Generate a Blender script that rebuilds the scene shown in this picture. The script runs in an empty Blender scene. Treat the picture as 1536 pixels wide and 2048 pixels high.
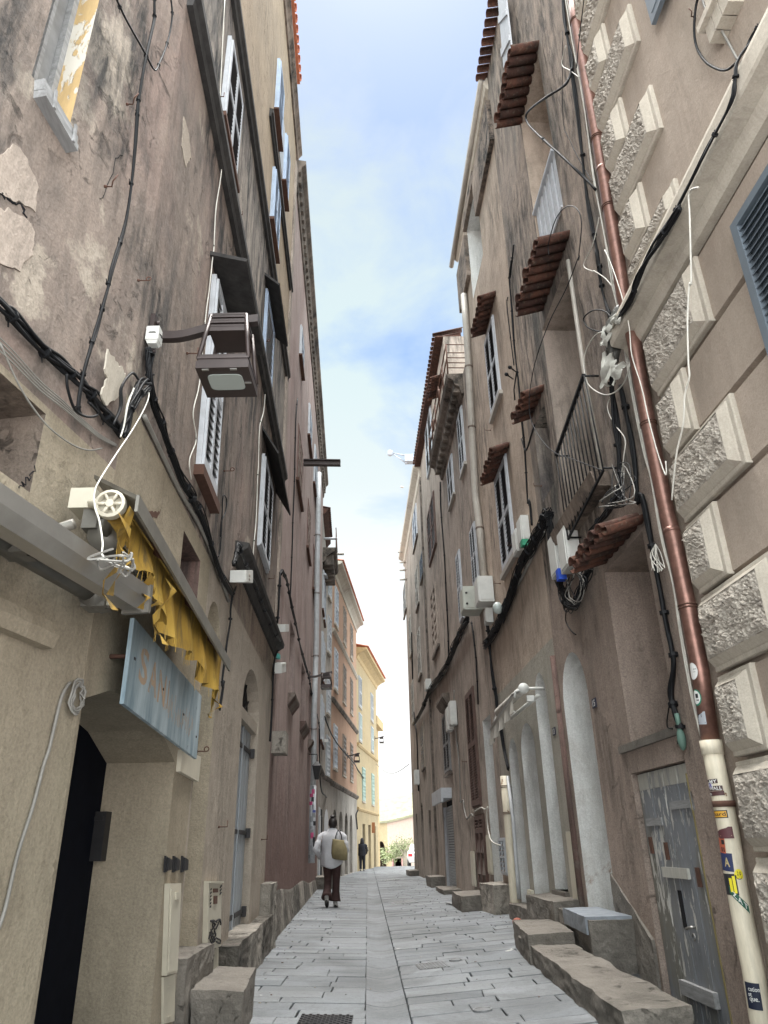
import bpy, math, random
from mathutils import Vector as V, geometry as geo, noise as mnoise, Matrix
random.seed(7)
sc = bpy.context.scene
COL = sc.collection
PI = math.pi
# ------------------------------------------------------------------ camera
F = 1450.; TH = math.radians(24.68); RO = math.radians(1.24); EYE = V((0, 0, 1.2))
ct, st, cr, sr = math.cos(TH), math.sin(TH), math.cos(RO), math.sin(RO)
A0, U0, FW = V((1, 0, 0)), V((0, -st, ct)), V((0, ct, st))
RT = A0 * cr - U0 * sr
UP = U0 * cr + A0 * sr
cam = bpy.data.cameras.new('camera'); camo = bpy.data.objects.new('camera', cam); COL.objects.link(camo)
cam.sensor_fit = 'VERTICAL'; cam.sensor_height = 36; cam.sensor_width = 27; cam.lens = 36 * F / 2048; cam.clip_end = 2000; cam.clip_start = .02
mw = Matrix(((RT.x, UP.x, -FW.x, 0), (RT.y, UP.y, -FW.y, 0), (RT.z, UP.z, -FW.z, 1.2), (0, 0, 0, 1)))
camo.matrix_world = mw
sc.camera = camo
ZN = {'A': (0, 0, 640/1536), 'B': (0, 540, 640/1536), 'C': (0, 940, 560/1536), 'D': (0, 1450, 560/1536), 'E': (900, 0, 636/1536),
      'F': (1000, 500, 536/1536), 'G': (1000, 950, 536/1536), 'H': (1000, 1450, 536/1536), '1': (350, 0, 300/1097), '2': (340, 500, 360/1475),
      '3': (420, 950, 340/1536), '4': (560, 1250, 300/1536), '5': (580, 1480, 320/1536), '6': (760, 1380, 340/1482), '7': (760, 950, 340/1482),
      '8': (760, 540, 300/1396), 'a': (400, 1700, 800/1536), 'b': (600, 1620, 120/1117), 'c': (690, 1520, 160/1365), 'd': (380, 1100, 200/512),
      'e': (880, 1350, 360/1229), 'f': (1200, 1250, 336/1376), 'g': (1150, 0, 386/1536), 'h': (940, 0, 300/1229), 'p': (0, 0, 1)}
def S(t):                               # survey sheet coordinates -> picture coordinates
    k, x, y = t; a, b, s = ZN[k]; return a + x * s, b + y * s
def ray(t):
    x, y = S(t); return FW + RT * ((x - 768) / F) - UP * ((y - 1024) / F)
class Wall:
    def __init__(s, A, B, side):
        s.A, s.B = A, B; s.n = V((1, -B, 0)).normalized() * side; s.p0 = V((A, 0, 0)); s.d = V((B, 1, 0)).normalized()
    def P(s, t, off=0.):
        r = ray(t); k = (off - (EYE - s.p0).dot(s.n)) / r.dot(s.n); return EYE + r * k
    def yz(s, t): q = s.P(t); return (q.y, q.z)
    def pt(s, y, z, off=0.): return V((s.A + s.B * y, y, z)) + s.n * off
def PY(t, Y): r = ray(t); return EYE + r * (Y / r.y)
LW = Wall(-1.168, -.047, 1); L0 = Wall(-1.316 - .155 * 3.14, .155, 1); LF = Wall(-2.53 - .06 * 29, .06, 1); LG = Wall(-1.78 - .105 * 41.5, .105, 1); RW = Wall(2.683, -.047, -1)
# ground shape: V section about a central channel, flat to Y=50 and then falling away
def gut(y): return -.05 - .0295 * (y - 6.5)
def gz(x, y):
    d = x - gut(y); f = max(0, min(1, (46 - y) / 36))
    z = (-.03 * d if d < 0 else .055 * d * (.35 + .65 * f)) * f - (.0255 * (y - 50) if y > 50 else 0)
    return z - .5 if y < 8.0 and x > 2.683 - .047 * y - .66 else z    # sunken strip before the low door
def G(t, dz=0):
    r = ray(t); z = 0
    for _ in range(8):
        k = (z + dz - EYE.z) / r.z; q = EYE + r * k; z = gz(q.x, q.y)
    return q
# ------------------------------------------------------------------ mesh builder
class M:
    def __init__(s): s.v = []; s.f = []; s.m = []; s.mi = 0; s.sm = []; s.smooth = False; s.c = []; s.col = None
    def add(s, pts, faces):
        o = len(s.v); s.v += [V(p) for p in pts]
        for f in faces: s.f.append([o + i for i in f]); s.m.append(s.mi); s.sm.append(s.smooth); s.c.append(s.col)
    def poly(s, pts): s.add(pts, [range(len(pts))])
    def hexa(s, p): s.add(p, [(0, 3, 2, 1), (4, 5, 6, 7), (0, 1, 5, 4), (1, 2, 6, 5), (2, 3, 7, 6), (3, 0, 4, 7)])
    def box(s, c, h, rot=None):
        pts = [V((x * h[0], y * h[1], z * h[2])) for z in (-1, 1) for x, y in ((-1, -1), (1, -1), (1, 1), (-1, 1))]
        if rot: pts = [rot @ q for q in pts]
        s.hexa([V(c) + q for q in pts])
    def prism(s, pts, vec):
        n = len(pts); vec = V(vec)
        s.add(list(pts) + [V(q) + vec for q in pts], [list(range(n)), list(range(2 * n - 1, n - 1, -1))] + [(i, i + n, (i + 1) % n + n, (i + 1) % n) for i in range(n)])
    def ring(s, rings, cap=True, closed=False):
        n = len(rings[0]); L = len(rings); fs = []
        for i in range(L if closed else L - 1):
            a, b = i * n, ((i + 1) % L) * n
            for j in range(n): fs.append((a + j, a + (j + 1) % n, b + (j + 1) % n, b + j))
        if cap and not closed: fs += [list(range(n - 1, -1, -1)), list(range((L - 1) * n, L * n))]
        s.add([q for r in rings for q in r], fs)
    def tube(s, path, r, n=6, cap=True, closed=False):
        path = [V(q) for q in path]; rings = []; L = len(path); prev = None
        for i, q in enumerate(path):
            a = path[(i - 1) % L] if (i or closed) else q; b = path[(i + 1) % L] if (i < L - 1 or closed) else q
            t = (b - a); t = t.normalized() if t.length > 1e-9 else V((0, 0, 1))
            if prev is None: u = t.orthogonal().normalized()
            else:
                u = prev - t * prev.dot(t); u = u.normalized() if u.length > 1e-6 else t.orthogonal().normalized()
            prev = u; w = t.cross(u); rr = r[i] if isinstance(r, (list, tuple)) else r
            rings.append([q + (u * math.cos(2 * PI * k / n) + w * math.sin(2 * PI * k / n)) * rr for k in range(n)])
        o = s.smooth; s.smooth = n > 4; s.ring(rings, cap, closed); s.smooth = o
    def ball(s, c, r, n=10, m=7, sc_=(1, 1, 1)):
        c = V(c); rings = []
        for i in range(m + 1):
            a = PI * (i + .02) / (m + .04) ; rings.append([c + V((math.cos(2*PI*k/n) * math.sin(a) * r * sc_[0], math.sin(2*PI*k/n) * math.sin(a) * r * sc_[1], math.cos(a) * r * sc_[2])) for k in range(n)])
        o = s.smooth; s.smooth = True; s.ring(rings); s.smooth = o
def spline(pts, n=6):
    pts = [V(q) for q in pts]; out = []
    for i in range(len(pts) - 1):
        p0 = pts[max(i - 1, 0)]; p1 = pts[i]; p2 = pts[i + 1]; p3 = pts[min(i + 2, len(pts) - 1)]
        for k in range(n):
            t = k / n
            out.append(.5 * ((2 * p1) + (p2 - p0) * t + (2 * p0 - 5 * p1 + 4 * p2 - p3) * t * t + (3 * p1 - p0 - 3 * p2 + p3) * t ** 3))
    return out + [pts[-1]]
def props(o, label=None, cat=None, group=None, kind=None):
    for k, v in (('label', label), ('category', cat), ('group', group), ('kind', kind)):
        if v: o[k] = v
    return o
def thing(name, loc, label, cat, group=None):
    o = bpy.data.objects.new(name, None); o.empty_display_size = .1; COL.objects.link(o); o.location = loc
    return props(o, label, cat, group)
def build(m, name, mat, parent=None, label=None, cat=None, group=None, kind=None):
    if not m.v: return None
    lo = V([min(q[i] for q in m.v) for i in range(3)]); hi = V([max(q[i] for q in m.v) for i in range(3)])
    o3 = V(((lo.x + hi.x) / 2, (lo.y + hi.y) / 2, lo.z))
    me = bpy.data.meshes.new(name); me.from_pydata([q - o3 for q in m.v], [], m.f)
    for mm in (mat if isinstance(mat, (list, tuple)) else [mat]): me.materials.append(mm)
    me.polygons.foreach_set('material_index', m.m); me.polygons.foreach_set('use_smooth', m.sm)
    if any(c is not None for c in m.c):
        at = me.attributes.new('tint', 'FLOAT', 'FACE')
        at.data.foreach_set('value', [c if c is not None else .5 for c in m.c])
    me.validate(); me.update()
    o = bpy.data.objects.new(name, me); COL.objects.link(o)
    if parent is not None:
        o.parent = parent; w = V(parent.location) if parent.parent is None else V(parent.location) + V(parent.parent.location)
        o.location = o3 - wloc(parent)
    else: o.location = o3
    return props(o, label, cat, group, kind)
def wloc(o):
    w = V((0, 0, 0))
    while o is not None: w += V(o.location); o = o.parent
    return w
def copy_tree(o, delta, label=None, parent=None):
    c = o.copy(); COL.objects.link(c)
    if parent is None: c.location = V(o.location) + V(delta)
    else: c.parent = parent
    if label: c['label'] = label
    for ch in list(o.children): copy_tree(ch, delta, None, c)
    return c
# patches on a wall: four corner points near-top, far-top, far-bottom, near-bottom
class Patch:
    def __init__(s, q, n): s.q = q; s.n = n
    def at(s, a, t, o=0.):
        nt, ft, fb, nb = s.q; return (nb * (1 - a) + fb * a) * (1 - t) + (nt * (1 - a) + ft * a) * t + s.n * o
    def box(s, m, a0, a1, t0, t1, o0, o1):
        m.hexa([s.at(a, t, o) for o in (o0, o1) for a, t in ((a0, t0), (a1, t0), (a1, t1), (a0, t1))])
    def w(s): return (s.at(1, .5) - s.at(0, .5)).length
    def h(s): return (s.at(.5, 1) - s.at(.5, 0)).length
def patch(W, q, off=0.): return Patch([W.P(t, off) for t in q], W.n)
def rpatch(W, y0, y1, z0, z1, off=0.): return Patch([W.pt(y0, z1, off), W.pt(y1, z1, off), W.pt(y1, z0, off), W.pt(y0, z0, off)], W.n)
def avg(W, near, far, top, bot):        # upright rectangle from survey points on its edges
    return (sum(W.yz(t)[0] for t in near) / len(near), sum(W.yz(t)[0] for t in far) / len(far), sum(W.yz(t)[1] for t in bot) / len(bot), sum(W.yz(t)[1] for t in top) / len(top))
def inside(p, poly):
    c = False; j = len(poly) - 1
    for i in range(len(poly)):
        a, b = poly[i], poly[j]
        if (a[1] > p[1]) != (b[1] > p[1]) and p[0] < (b[0] - a[0]) * (p[1] - a[1]) / (b[1] - a[1]) + a[0]: c = not c
        j = i
    return c
def rect(y0, y1, z0, z1): return [(y0, z0), (y1, z0), (y1, z1), (y0, z1)]
def arch(y0, y1, z0, zs, zt, n=12):
    c = (y0 + y1) / 2; h = (y1 - y0) / 2
    return [(y0, z0), (y1, z0)] + [(c + h * math.cos(PI * k / n), zs + (zt - zs) * math.sin(PI * k / n)) for k in range(n + 1)]
def facade(m, W, outline, holes=(), off=0., back=None):
    """wall face with openings; holes: (polygon, depth, reveal material index, back material index, list of skipped back)"""
    pts = []; edges = []
    for poly in [outline] + [h[0] for h in holes]:
        o = len(pts); pts += [V((a, b)) for a, b in poly]; edges += [(o + i, o + (i + 1) % len(poly)) for i in range(len(poly))]
    r = geo.delaunay_2d_cdt(pts, edges, [], 0, 1e-5)
    vs, fs = r[0], r[2]
    keep = []
    for f in fs:
        c = sum((vs[i] for i in f), V((0, 0))) / len(f)
        if inside(c, outline) and not any(inside(c, h[0]) for h in holes): keep.append(f)
    m.add([W.pt(q.x, q.y, off) for q in vs], keep)
    mi = m.mi
    for h in holes:
        poly, dep, rm, bm = h[:4]; n = len(poly)
        m.mi = rm
        for i in range(n):
            a, b = poly[i], poly[(i + 1) % n]
            m.poly([W.pt(*a, off), W.pt(*b, off), W.pt(*b, off - dep), W.pt(*a, off - dep)])
        m.mi = bm; m.poly([W.pt(*a, off - dep) for a in poly])
    m.mi = mi
    if back:
        n = len(outline)
        for i in range(n):
            a, b = outline[i], outline[(i + 1) % n]
            m.poly([W.pt(*a, off), W.pt(*b, off), W.pt(*b, -back), W.pt(*a, -back)])
        m.poly([W.pt(*a, -back) for a in outline])
def wbox(m, W, y0, y1, z0, z1, o0, o1): rpatch(W, y0, y1, z0, z1).box(m, 0, 1, 0, 1, o0, o1)
def profile(m, W, y0, y1, prof, z=0.):   # moulding: prof is a list of (offset, height), closed against the wall
    a = [W.pt(y0, z + h, o) for o, h in prof]; b = [W.pt(y1, z + h, o) for o, h in prof]; n = len(prof)
    m.add(a + b, [(i, (i + 1) % n, (i + 1) % n + n, i + n) for i in range(n)] + [list(range(n - 1, -1, -1)), list(range(n, 2 * n))])
# light settings
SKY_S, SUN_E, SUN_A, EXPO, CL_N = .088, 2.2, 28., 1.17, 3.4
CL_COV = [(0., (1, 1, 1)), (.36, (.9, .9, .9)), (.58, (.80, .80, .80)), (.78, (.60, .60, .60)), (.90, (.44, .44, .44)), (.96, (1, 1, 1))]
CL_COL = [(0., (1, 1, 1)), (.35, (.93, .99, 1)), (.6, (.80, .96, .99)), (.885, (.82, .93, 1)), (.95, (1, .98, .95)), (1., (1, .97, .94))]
CL_STR = [(0., (.18,) * 3), (.2, (.145,) * 3), (.45, (.11,) * 3), (.90, (.098,) * 3), (.955, (.6,) * 3), (1., (.9,) * 3)]  # last stops: unseen zenith cloud brightened as added fill for the walls
CL_BACK_FILL = [(0., (4.2,) * 3), (.5, (3.9,) * 3), (.62, (1.,) * 3), (1., (1.,) * 3)]  # unseen sky behind the camera boosted, added to light the street walls
# ------------------------------------------------------------------ materials
class NT:
    def __init__(s, name):
        s.mat = bpy.data.materials.new(name); s.mat.use_nodes = True; s.t = s.mat.node_tree; s.t.nodes.clear()
        s.out = s.t.nodes.new('ShaderNodeOutputMaterial'); s.co = s.n('ShaderNodeTexCoord').outputs['Object']
    def n(s, ty, ins=None, **pr):
        d = s.t.nodes.new(ty)
        for k, v in pr.items(): setattr(d, k, v)
        for k, v in (ins or {}).items():
            if isinstance(v, bpy.types.NodeSocket): s.t.links.new(v, d.inputs[k])
            else: d.inputs[k].default_value = v
        return d
    def map(s, sc_, loc=(0, 0, 0)): return s.n('ShaderNodeMapping', {'Vector': s.co, 'Scale': sc_, 'Location': loc}).outputs[0]
    def noise(s, scale, det=5, rough=.6, vec=None, dist=0.): return s.n('ShaderNodeTexNoise', {'Vector': vec or s.co, 'Scale': scale, 'Detail': det, 'Roughness': rough, 'Distortion': dist}).outputs['Fac']
    def ramp(s, fac, a, b, ca=(0, 0, 0, 1), cb=(1, 1, 1, 1)):
        d = s.n('ShaderNodeValToRGB', {'Fac': fac}); e = d.color_ramp.elements
        e[0].position, e[1].position = a, b; e[0].color, e[1].color = ca, cb; return d.outputs['Color']
    def mix(s, f, a, b, mode='MIX'):
        d = s.n('ShaderNodeMix', data_type='RGBA', blend_type=mode)
        for i, v in ((0, f), (6, a), (7, b)):
            if isinstance(v, bpy.types.NodeSocket): s.t.links.new(v, d.inputs[i])
            else: d.inputs[i].default_value = v if i == 0 else c4(v)
        return d.outputs[2]
    def math(s, op, a, b=0.):
        return s.n('ShaderNodeMath', {0: a, 1: b}, operation=op).outputs[0]
    def bump(s, h, dist, strength=1., nrm=None):
        i = {'Height': h, 'Distance': dist, 'Strength': strength}
        if nrm: i['Normal'] = nrm
        return s.n('ShaderNodeBump', i).outputs[0]
    def fin(s, col, rough=.9, metal=0., nrm=None, spec=.3, **kw):
        i = {'Base Color': col if isinstance(col, bpy.types.NodeSocket) else c4(col), 'Roughness': rough, 'Metallic': metal, 'Specular IOR Level': spec}
        if nrm: i['Normal'] = nrm
        i.update(kw)
        b = s.n('ShaderNodeBsdfPrincipled', i); s.t.links.new(b.outputs[0], s.out.inputs[0]); return s.mat
def c4(c): return tuple(c) if len(c) == 4 else (*c, 1)
def plaster(name, c1, c2, stain=(.05, .045, .04), st_amt=.6, st_lo=.52, st_hi=.72, streak=(2.2, 2.2, .28), patch_c=None, p_lo=.6, p_hi=.64, pit=.5, fine=.35, sc_=1.0, bump=1.0, c3=None, zc=None):
    t = NT(name)
    big = t.noise(.55 * sc_, 4, .6); mid = t.noise(2.3 * sc_, 8, .65, dist=.6); fi = t.noise(70, 4, .7); spk = t.noise(22, 6, .7)
    col = t.mix(t.ramp(t.mix(.5, big, mid), .36, .62), c1, c2)
    if c3: col = t.mix(t.ramp(t.noise(1.1 * sc_, 6, .6, t.map((1, 1, .45), (7, 3, 2))), .5, .66), col, c3)
    if patch_c:
        pm = t.ramp(t.noise(.9, 9, .62, t.map((1, 1, .8), (3, 1, 9)), .3), p_lo, p_hi)
        col = t.mix(pm, col, patch_c)
    if zc:
        zz = t.n('ShaderNodeSeparateXYZ', {0: t.co}).outputs[2]
        zz = t.math('ADD', zz, t.math('MULTIPLY', t.math('SUBTRACT', t.noise(1.4, 7, .65, t.map((2, 2, .5))), .5), zc[3]))
        cl = t.math('MINIMUM', t.math('MAXIMUM', t.math('MULTIPLY', t.math('SUBTRACT', zc[2], zz), 1. / (zc[2] - zc[1])), 0.), 1.)
        col = t.mix(cl, col, zc[0])
    s1 = t.noise(3.2, 9, .72, t.map(streak, (5, 2, 1)), .25); s2 = t.noise(.8, 3, .5, t.map((1, 1, .55), (1, 8, 4)))
    sm = t.math('MULTIPLY', t.ramp(s1, .44, .60), t.ramp(s2, st_lo, st_hi))
    col = t.mix(t.math('MULTIPLY', sm, st_amt), col, stain)
    s3 = t.noise(2., 9, .72, t.map((3.2, 3.2, .55), (9, 2, 3)), .3)
    col = t.mix(t.math('MULTIPLY', t.ramp(s3, .48, .68), .5 * st_amt), col, stain)
    s4 = t.noise(1.7, 10, .75, t.map((1, 1, .6), (2, 7, 3)), .9)
    col = t.mix(t.math('MULTIPLY', t.ramp(s4, .50, .66), .55 * st_amt), col, tuple(x * 2.2 for x in stain))
    col = t.mix(t.math('MULTIPLY', t.ramp(t.noise(2.6, 9, .7, t.map((2, 2, .5), (1, 1, 7))), .56, .70), .35 * st_amt), col, tuple(min(1, x * 1.28) for x in c1))
    col = t.mix(t.math('MULTIPLY', t.ramp(spk, .58, .7), fine * .5), col, stain)
    g = t.mix(1., col, t.ramp(fi, .2, .8, (1 - fine, 1 - fine, 1 - fine, 1), (1.12, 1.12, 1.12, 1)), 'MULTIPLY')
    vo = t.ramp(t.noise(5.5, 8, .75, None, .8), .57, .70)
    pm2 = t.math('MULTIPLY', vo, t.ramp(t.noise(1.3, 3), .45, .6))
    g = t.mix(t.math('MULTIPLY', pm2, pit * .6), g, stain)
    h = t.math('ADD', t.math('MULTIPLY', fi, .12), t.math('ADD', t.math('MULTIPLY', t.noise(11, 8, .7), .55), t.math('MULTIPLY', t.noise(1.6, 4), 1.6)))
    h = t.math('SUBTRACT', h, t.math('MULTIPLY', pm2, pit))
    return t.fin(g, .93, 0, t.bump(h, .022 * bump), .2)
def simple(name, c, rough=.6, metal=0., var=.25, scale=9., bump=0., dirt=(.06, .05, .04), damt=.25, spec=.4, stretch=(1, 1, 1)):
    t = NT(name); n = t.noise(scale, 6, .65, t.map(stretch)); n2 = t.noise(scale * .3, 4, .6, t.map(stretch, (4, 4, 4)))
    d = tuple(x * (1 - var) for x in c); u = tuple(min(1, x * (1 + var * .6)) for x in c)
    col = t.mix(t.ramp(n, .3, .7), d, u); col = t.mix(t.math('MULTIPLY', t.ramp(n2, .5, .75), damt), col, dirt)
    return t.fin(col, rough, metal, t.bump(n, bump) if bump else None, spec)
def flaky(name, c, under, lo=.56, hi=.58, stretch=(9, 9, .9), scale=2.2, rust=None, rough=.6, g2=None):
    t = NT(name); n = t.noise(scale, 8, .62, t.map(stretch), .2); b = t.noise(.9, 3, .5, t.map((1, 1, 1), (2, 5, 1)))
    m = t.ramp(t.math('ADD', n, t.math('MULTIPLY', t.math('SUBTRACT', b, .5), .45)), lo, hi)
    f = t.noise(30, 5, .7, t.map((1, 1, .15)))
    base = t.mix(t.ramp(f, .3, .7), tuple(x * .8 for x in c), tuple(x * 1.1 for x in c))
    if g2: base = t.mix(t.ramp(t.noise(1.2, 4, .6, t.map((2, 2, .5))), .48, .62), base, g2)
    col = t.mix(m, base, under)
    if rust: col = t.mix(t.ramp(t.noise(5, 8, .75, t.map((1, 1, .6), (8, 8, 1)), .5), .58, .68), col, rust)
    return t.fin(col, rough, 0, t.bump(t.math('SUBTRACT', 1., m), .003), .35)
MT = {}
MT['old'] = plaster('weathered_brown_plaster', (.31, .25, .21), (.22, .18, .155), (.045, .042, .04), 1., .42, .56, (1.6, 1.6, .42), patch_c=(.40, .345, .285), p_lo=.575, p_hi=.60, pit=.9, c3=(.28, .21, .18))
MT['oldgrey'] = plaster('grey_mould_plaster', (.42, .365, .31), (.26, .235, .21), (.04, .04, .04), 1., .34, .5, (2.4, 2.4, .45), c3=(.15, .125, .12))
MT['cream'] = plaster('cream_plaster', (.46, .36, .255), (.38, .30, .215), (.12, .10, .08), .6, .48, .68, (5, 5, .2))
MT['beige'] = plaster('beige_render', (.37, .315, .235), (.31, .265, .20), (.10, .085, .06), .45, .55, .75, pit=.25, patch_c=(.33, .29, .215), p_lo=.55, p_hi=.7)
MT['tan'] = plaster('tan_render', (.43, .37, .305), (.36, .31, .255), (.12, .105, .09), .4, .48, .66, (2.4, 2.4, .5), pit=.25)
MT['white'] = plaster('white_limewash', (.72, .72, .70), (.62, .62, .60), (.18, .16, .14), .6, .55, .75, pit=.3, patch_c=(.36, .28, .23), p_lo=.66, p_hi=.69)
MT['purple'] = plaster('mauve_plaster', (.43, .34, .31), (.36, .28, .255), (.09, .07, .062), .5, .45, .62, (2.6, 2.6, .4), pit=.3, c3=(.32, .23, .21), zc=((.20, .125, .108), 1.6, 4.0, 2.))
MT['maroon'] = plaster('maroon_plaster', (.165, .105, .09), (.12, .08, .07), (.045, .038, .035), .8, .45, .62, (4, 4, .14), pit=.8, patch_c=(.22, .185, .16), p_lo=.6, p_hi=.66)
MT['rusty'] = plaster('brown_roughcast', (.40, .32, .27), (.32, .255, .215), (.06, .05, .042), .55, .5, .7, (2.4, 2.4, .25), pit=.8, fine=.55, bump=1.2)
MT['dark'] = plaster('mould_streaked_plaster', (.42, .34, .28), (.30, .25, .215), (.04, .038, .036), .85, .34, .5, (2.6, 2.6, .5), c3=(.16, .15, .135), pit=.5)
MT['tan2'] = plaster('sandy_plaster', (.52, .42, .34), (.43, .35, .285), (.10, .085, .07), .75, .46, .64, (3, 3, .55), pit=.3)
MT['tan3'] = plaster('taupe_plaster', (.46, .385, .325), (.37, .31, .265), (.08, .07, .06), .8, .42, .6, (3, 3, .5), pit=.4)
MT['greyshop'] = plaster('grey_render', (.40, .375, .32), (.34, .32, .275), (.12, .11, .09), .4, .55, .75, pit=.15)
MT['palazzo'] = plaster('smooth_pinkish_render', (.39, .325, .27), (.335, .28, .23), (.2, .16, .13), .35, .5, .7, (4, 4, .2), pit=.12, fine=.25, bump=.7)
MT['boss'] = plaster('rock_faced_stone', (.51, .465, .405), (.41, .37, .32), (.22, .18, .15), .4, .5, .7, (3, 3, .6), pit=.4, fine=.4, bump=2.6)
MT['trim'] = plaster('cream_stone_trim', (.49, .445, .375), (.42, .38, .32), (.16, .13, .11), .6, .5, .7, pit=.12, fine=.2, bump=.4)
MT['orange'] = plaster('orange_plaster', (.52, .33, .23), (.44, .28, .195), (.2, .14, .10), .5, .5, .7, (3, 3, .35), pit=.2)
MT['yellow'] = plaster('yellow_plaster', (.47, .375, .235), (.41, .325, .20), (.35, .25, .13), .35, .5, .7, (5, 5, .12), pit=.1)
MT['yellowtrim'] = simple('yellow_trim', (.47, .345, .18), .8)
MT['palewall'] = plaster('pale_greige_plaster', (.52, .475, .42), (.43, .39, .345), (.10, .09, .08), .7, .42, .6, (3, 3, .35), pit=.2)
MT['rubble'] = plaster('rubble_stone', (.24, .215, .185), (.13, .115, .10), (.035, .035, .03), .8, .4, .6, (1, 1, 1), pit=1., bump=2.2, patch_c=(.33, .30, .26), p_lo=.56, p_hi=.62)
MT['step'] = plaster('worn_step_stone', (.225, .205, .18), (.15, .135, .118), (.07, .065, .055), .5, .45, .65, (1, 1, 1), pit=.8, bump=1.6)
MT['slate'] = simple('blue_slate', (.22, .245, .275), .55, var=.3, scale=7, bump=.004)
MT['paleground'] = simple('pale_paving', (.27, .27, .26), .9, var=.15, scale=1.5)
MT['mortar'] = simple('joint_mortar', (.045, .045, .045), .95, scale=20)
MT['iron'] = simple('black_iron', (.025, .024, .026), .55, .3, scale=12)
MT['rustiron'] = simple('rusted_iron', (.10, .05, .035), .85, .2, scale=14)
MT['cable'] = simple('black_cable', (.009, .0095, .011), .55, scale=6, damt=.05, spec=.2)
MT['gcable'] = simple('grey_cable', (.23, .22, .20), .6, scale=6)
MT['wcable'] = simple('white_cable', (.62, .60, .54), .55, scale=6)
MT['lampmetal'] = simple('brown_lamp_metal', (.045, .032, .030), .42, .25, scale=5, damt=.1, spec=.5)
MT['glass'] = NT('lamp_glass').fin((.38, .42, .40), .25, 0, None, .6)
MT['pane'] = NT('window_pane').fin((.05, .06, .07), .12, 0, None, .6)
MT['copper'] = simple('brown_copper', (.23, .125, .10), .38, .65, var=.3, scale=16, damt=.25, dirt=(.06, .04, .035))
MT['zinc'] = simple('pale_zinc', (.46, .47, .48), .5, .1, var=.12)
MT['greypipe'] = simple('taupe_pipe', (.36, .33, .29), .5, 0, var=.12)
MT['rustpipe'] = flaky('rusty_cream_pipe', (.62, .56, .44), (.17, .075, .03), .64, .67, (1, 1, .7), 5.5, rough=.45)
MT['whitewood'] = simple('white_paint', (.45, .465, .49), .5, var=.12, scale=14)
MT['greywood'] = simple('weathered_grey_wood', (.26, .26, .26), .75, var=.35, scale=9, stretch=(4, .5, 4), bump=.002)
MT['darkslat'] = simple('dark_louvre', (.035, .033, .036), .6)
MT['greyslat'] = simple('grey_louvre', (.20, .20, .20), .6)
MT['brownslat'] = simple('brown_louvre', (.105, .062, .05), .7, var=.35)
MT['blueslat'] = simple('pale_blue_paint', (.36, .44, .56), .55, var=.12)
MT['blueshut'] = simple('slate_blue_shutter', (.115, .14, .165), .5, var=.12, scale=5)
MT['greenslat'] = simple('pale_green_shutter', (.36, .47, .42), .6)
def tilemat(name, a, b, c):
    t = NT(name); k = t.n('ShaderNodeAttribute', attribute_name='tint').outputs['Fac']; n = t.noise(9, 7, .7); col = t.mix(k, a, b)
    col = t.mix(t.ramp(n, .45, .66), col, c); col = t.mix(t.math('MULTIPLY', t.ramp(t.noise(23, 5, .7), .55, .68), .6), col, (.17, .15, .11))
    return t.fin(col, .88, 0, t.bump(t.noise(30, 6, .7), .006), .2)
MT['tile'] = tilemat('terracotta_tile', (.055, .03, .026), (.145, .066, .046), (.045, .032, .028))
MT['tilelight'] = simple('orange_terracotta', (.46, .16, .09), .85, var=.35, scale=7, bump=.003)
MT['blackband'] = simple('blackened_string_course', (.035, .033, .032), .9, var=.5, scale=9, damt=.3, dirt=(.10, .09, .08), bump=.006)
MT['stained'] = plaster('black_stained_concrete', (.34, .27, .22), (.17, .135, .11), (.02, .02, .02), 1., .4, .55, (1.2, 1.2, 1.2), pit=.8, bump=1.6)
MT['corbel'] = plaster('grimy_corbel_stone', (.30, .25, .21), (.12, .10, .085), (.03, .028, .025), .9, .4, .6, (1.5, 1.5, 1.5), pit=.7)
MT['hole'] = NT('dark_interior').fin((.008, .008, .010), .9)
MT['blackdoor'] = simple('blue_black_door', (.005, .006, .010), .8, spec=.05, damt=.03)
MT['greydoor'] = simple('silver_grey_planks', (.30, .32, .34), .55, .15, var=.25, scale=5, stretch=(6, 6, .25), damt=.15)
MT['peel'] = flaky('peeling_grey_paint', (.19, .20, .215), (.46, .45, .42), .585, .6, (6, 6, 1.5), 2.4, g2=(.16, .155, .135))
MT['palepeel'] = flaky('pale_primer_paint', (.42, .41, .37), (.30, .30, .29), .6, .63)
MT['silver'] = simple('aluminium', (.40, .39, .37), .35, .8, var=.1)
MT['awnmetal'] = simple('dusty_awning_metal', (.17, .16, .14), .5, .35, var=.25, damt=.4)
MT['plastic'] = simple('grey_plastic_box', (.56, .56, .53), .45, var=.08, damt=.15)
MT['cabinet'] = simple('grey_green_cabinet', (.42, .43, .38), .5, .1, var=.1, damt=.15)
MT['cream_box'] = simple('cream_meter_box', (.50, .46, .37), .5, var=.08, damt=.15)
def yellowcloth():
    t = NT('torn_yellow_canvas'); n = t.noise(3, 6, .6, t.map((2, 2, .5))); col = t.mix(t.ramp(n, .3, .72), (.22, .125, .022), (.46, .30, .065))
    col = t.mix(t.math('MULTIPLY', t.ramp(t.noise(7, 6, .7, t.map((3, 3, .4), (3, 3, 3))), .48, .66), .8), col, (.11, .085, .045))
    return t.fin(col, .85, 0, t.bump(t.noise(14, 4), .004), .2)
MT['cloth'] = yellowcloth()
MT['whitecloth'] = simple('grimy_white_canvas', (.52, .50, .45), .85, var=.3, scale=5, stretch=(3, 3, .4), damt=.5)
def signmat():
    t = NT('worn_blue_sign'); n = t.noise(1.6, 8, .7, t.map((4, 4, .7))); col = t.mix(t.ramp(n, .38, .64), (.16, .23, .27), (.42, .50, .54))
    col = t.mix(t.ramp(t.noise(9, 6, .7), .66, .72), col, (.09, .11, .12)); return t.fin(col, .5, .1, None, .4)
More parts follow.
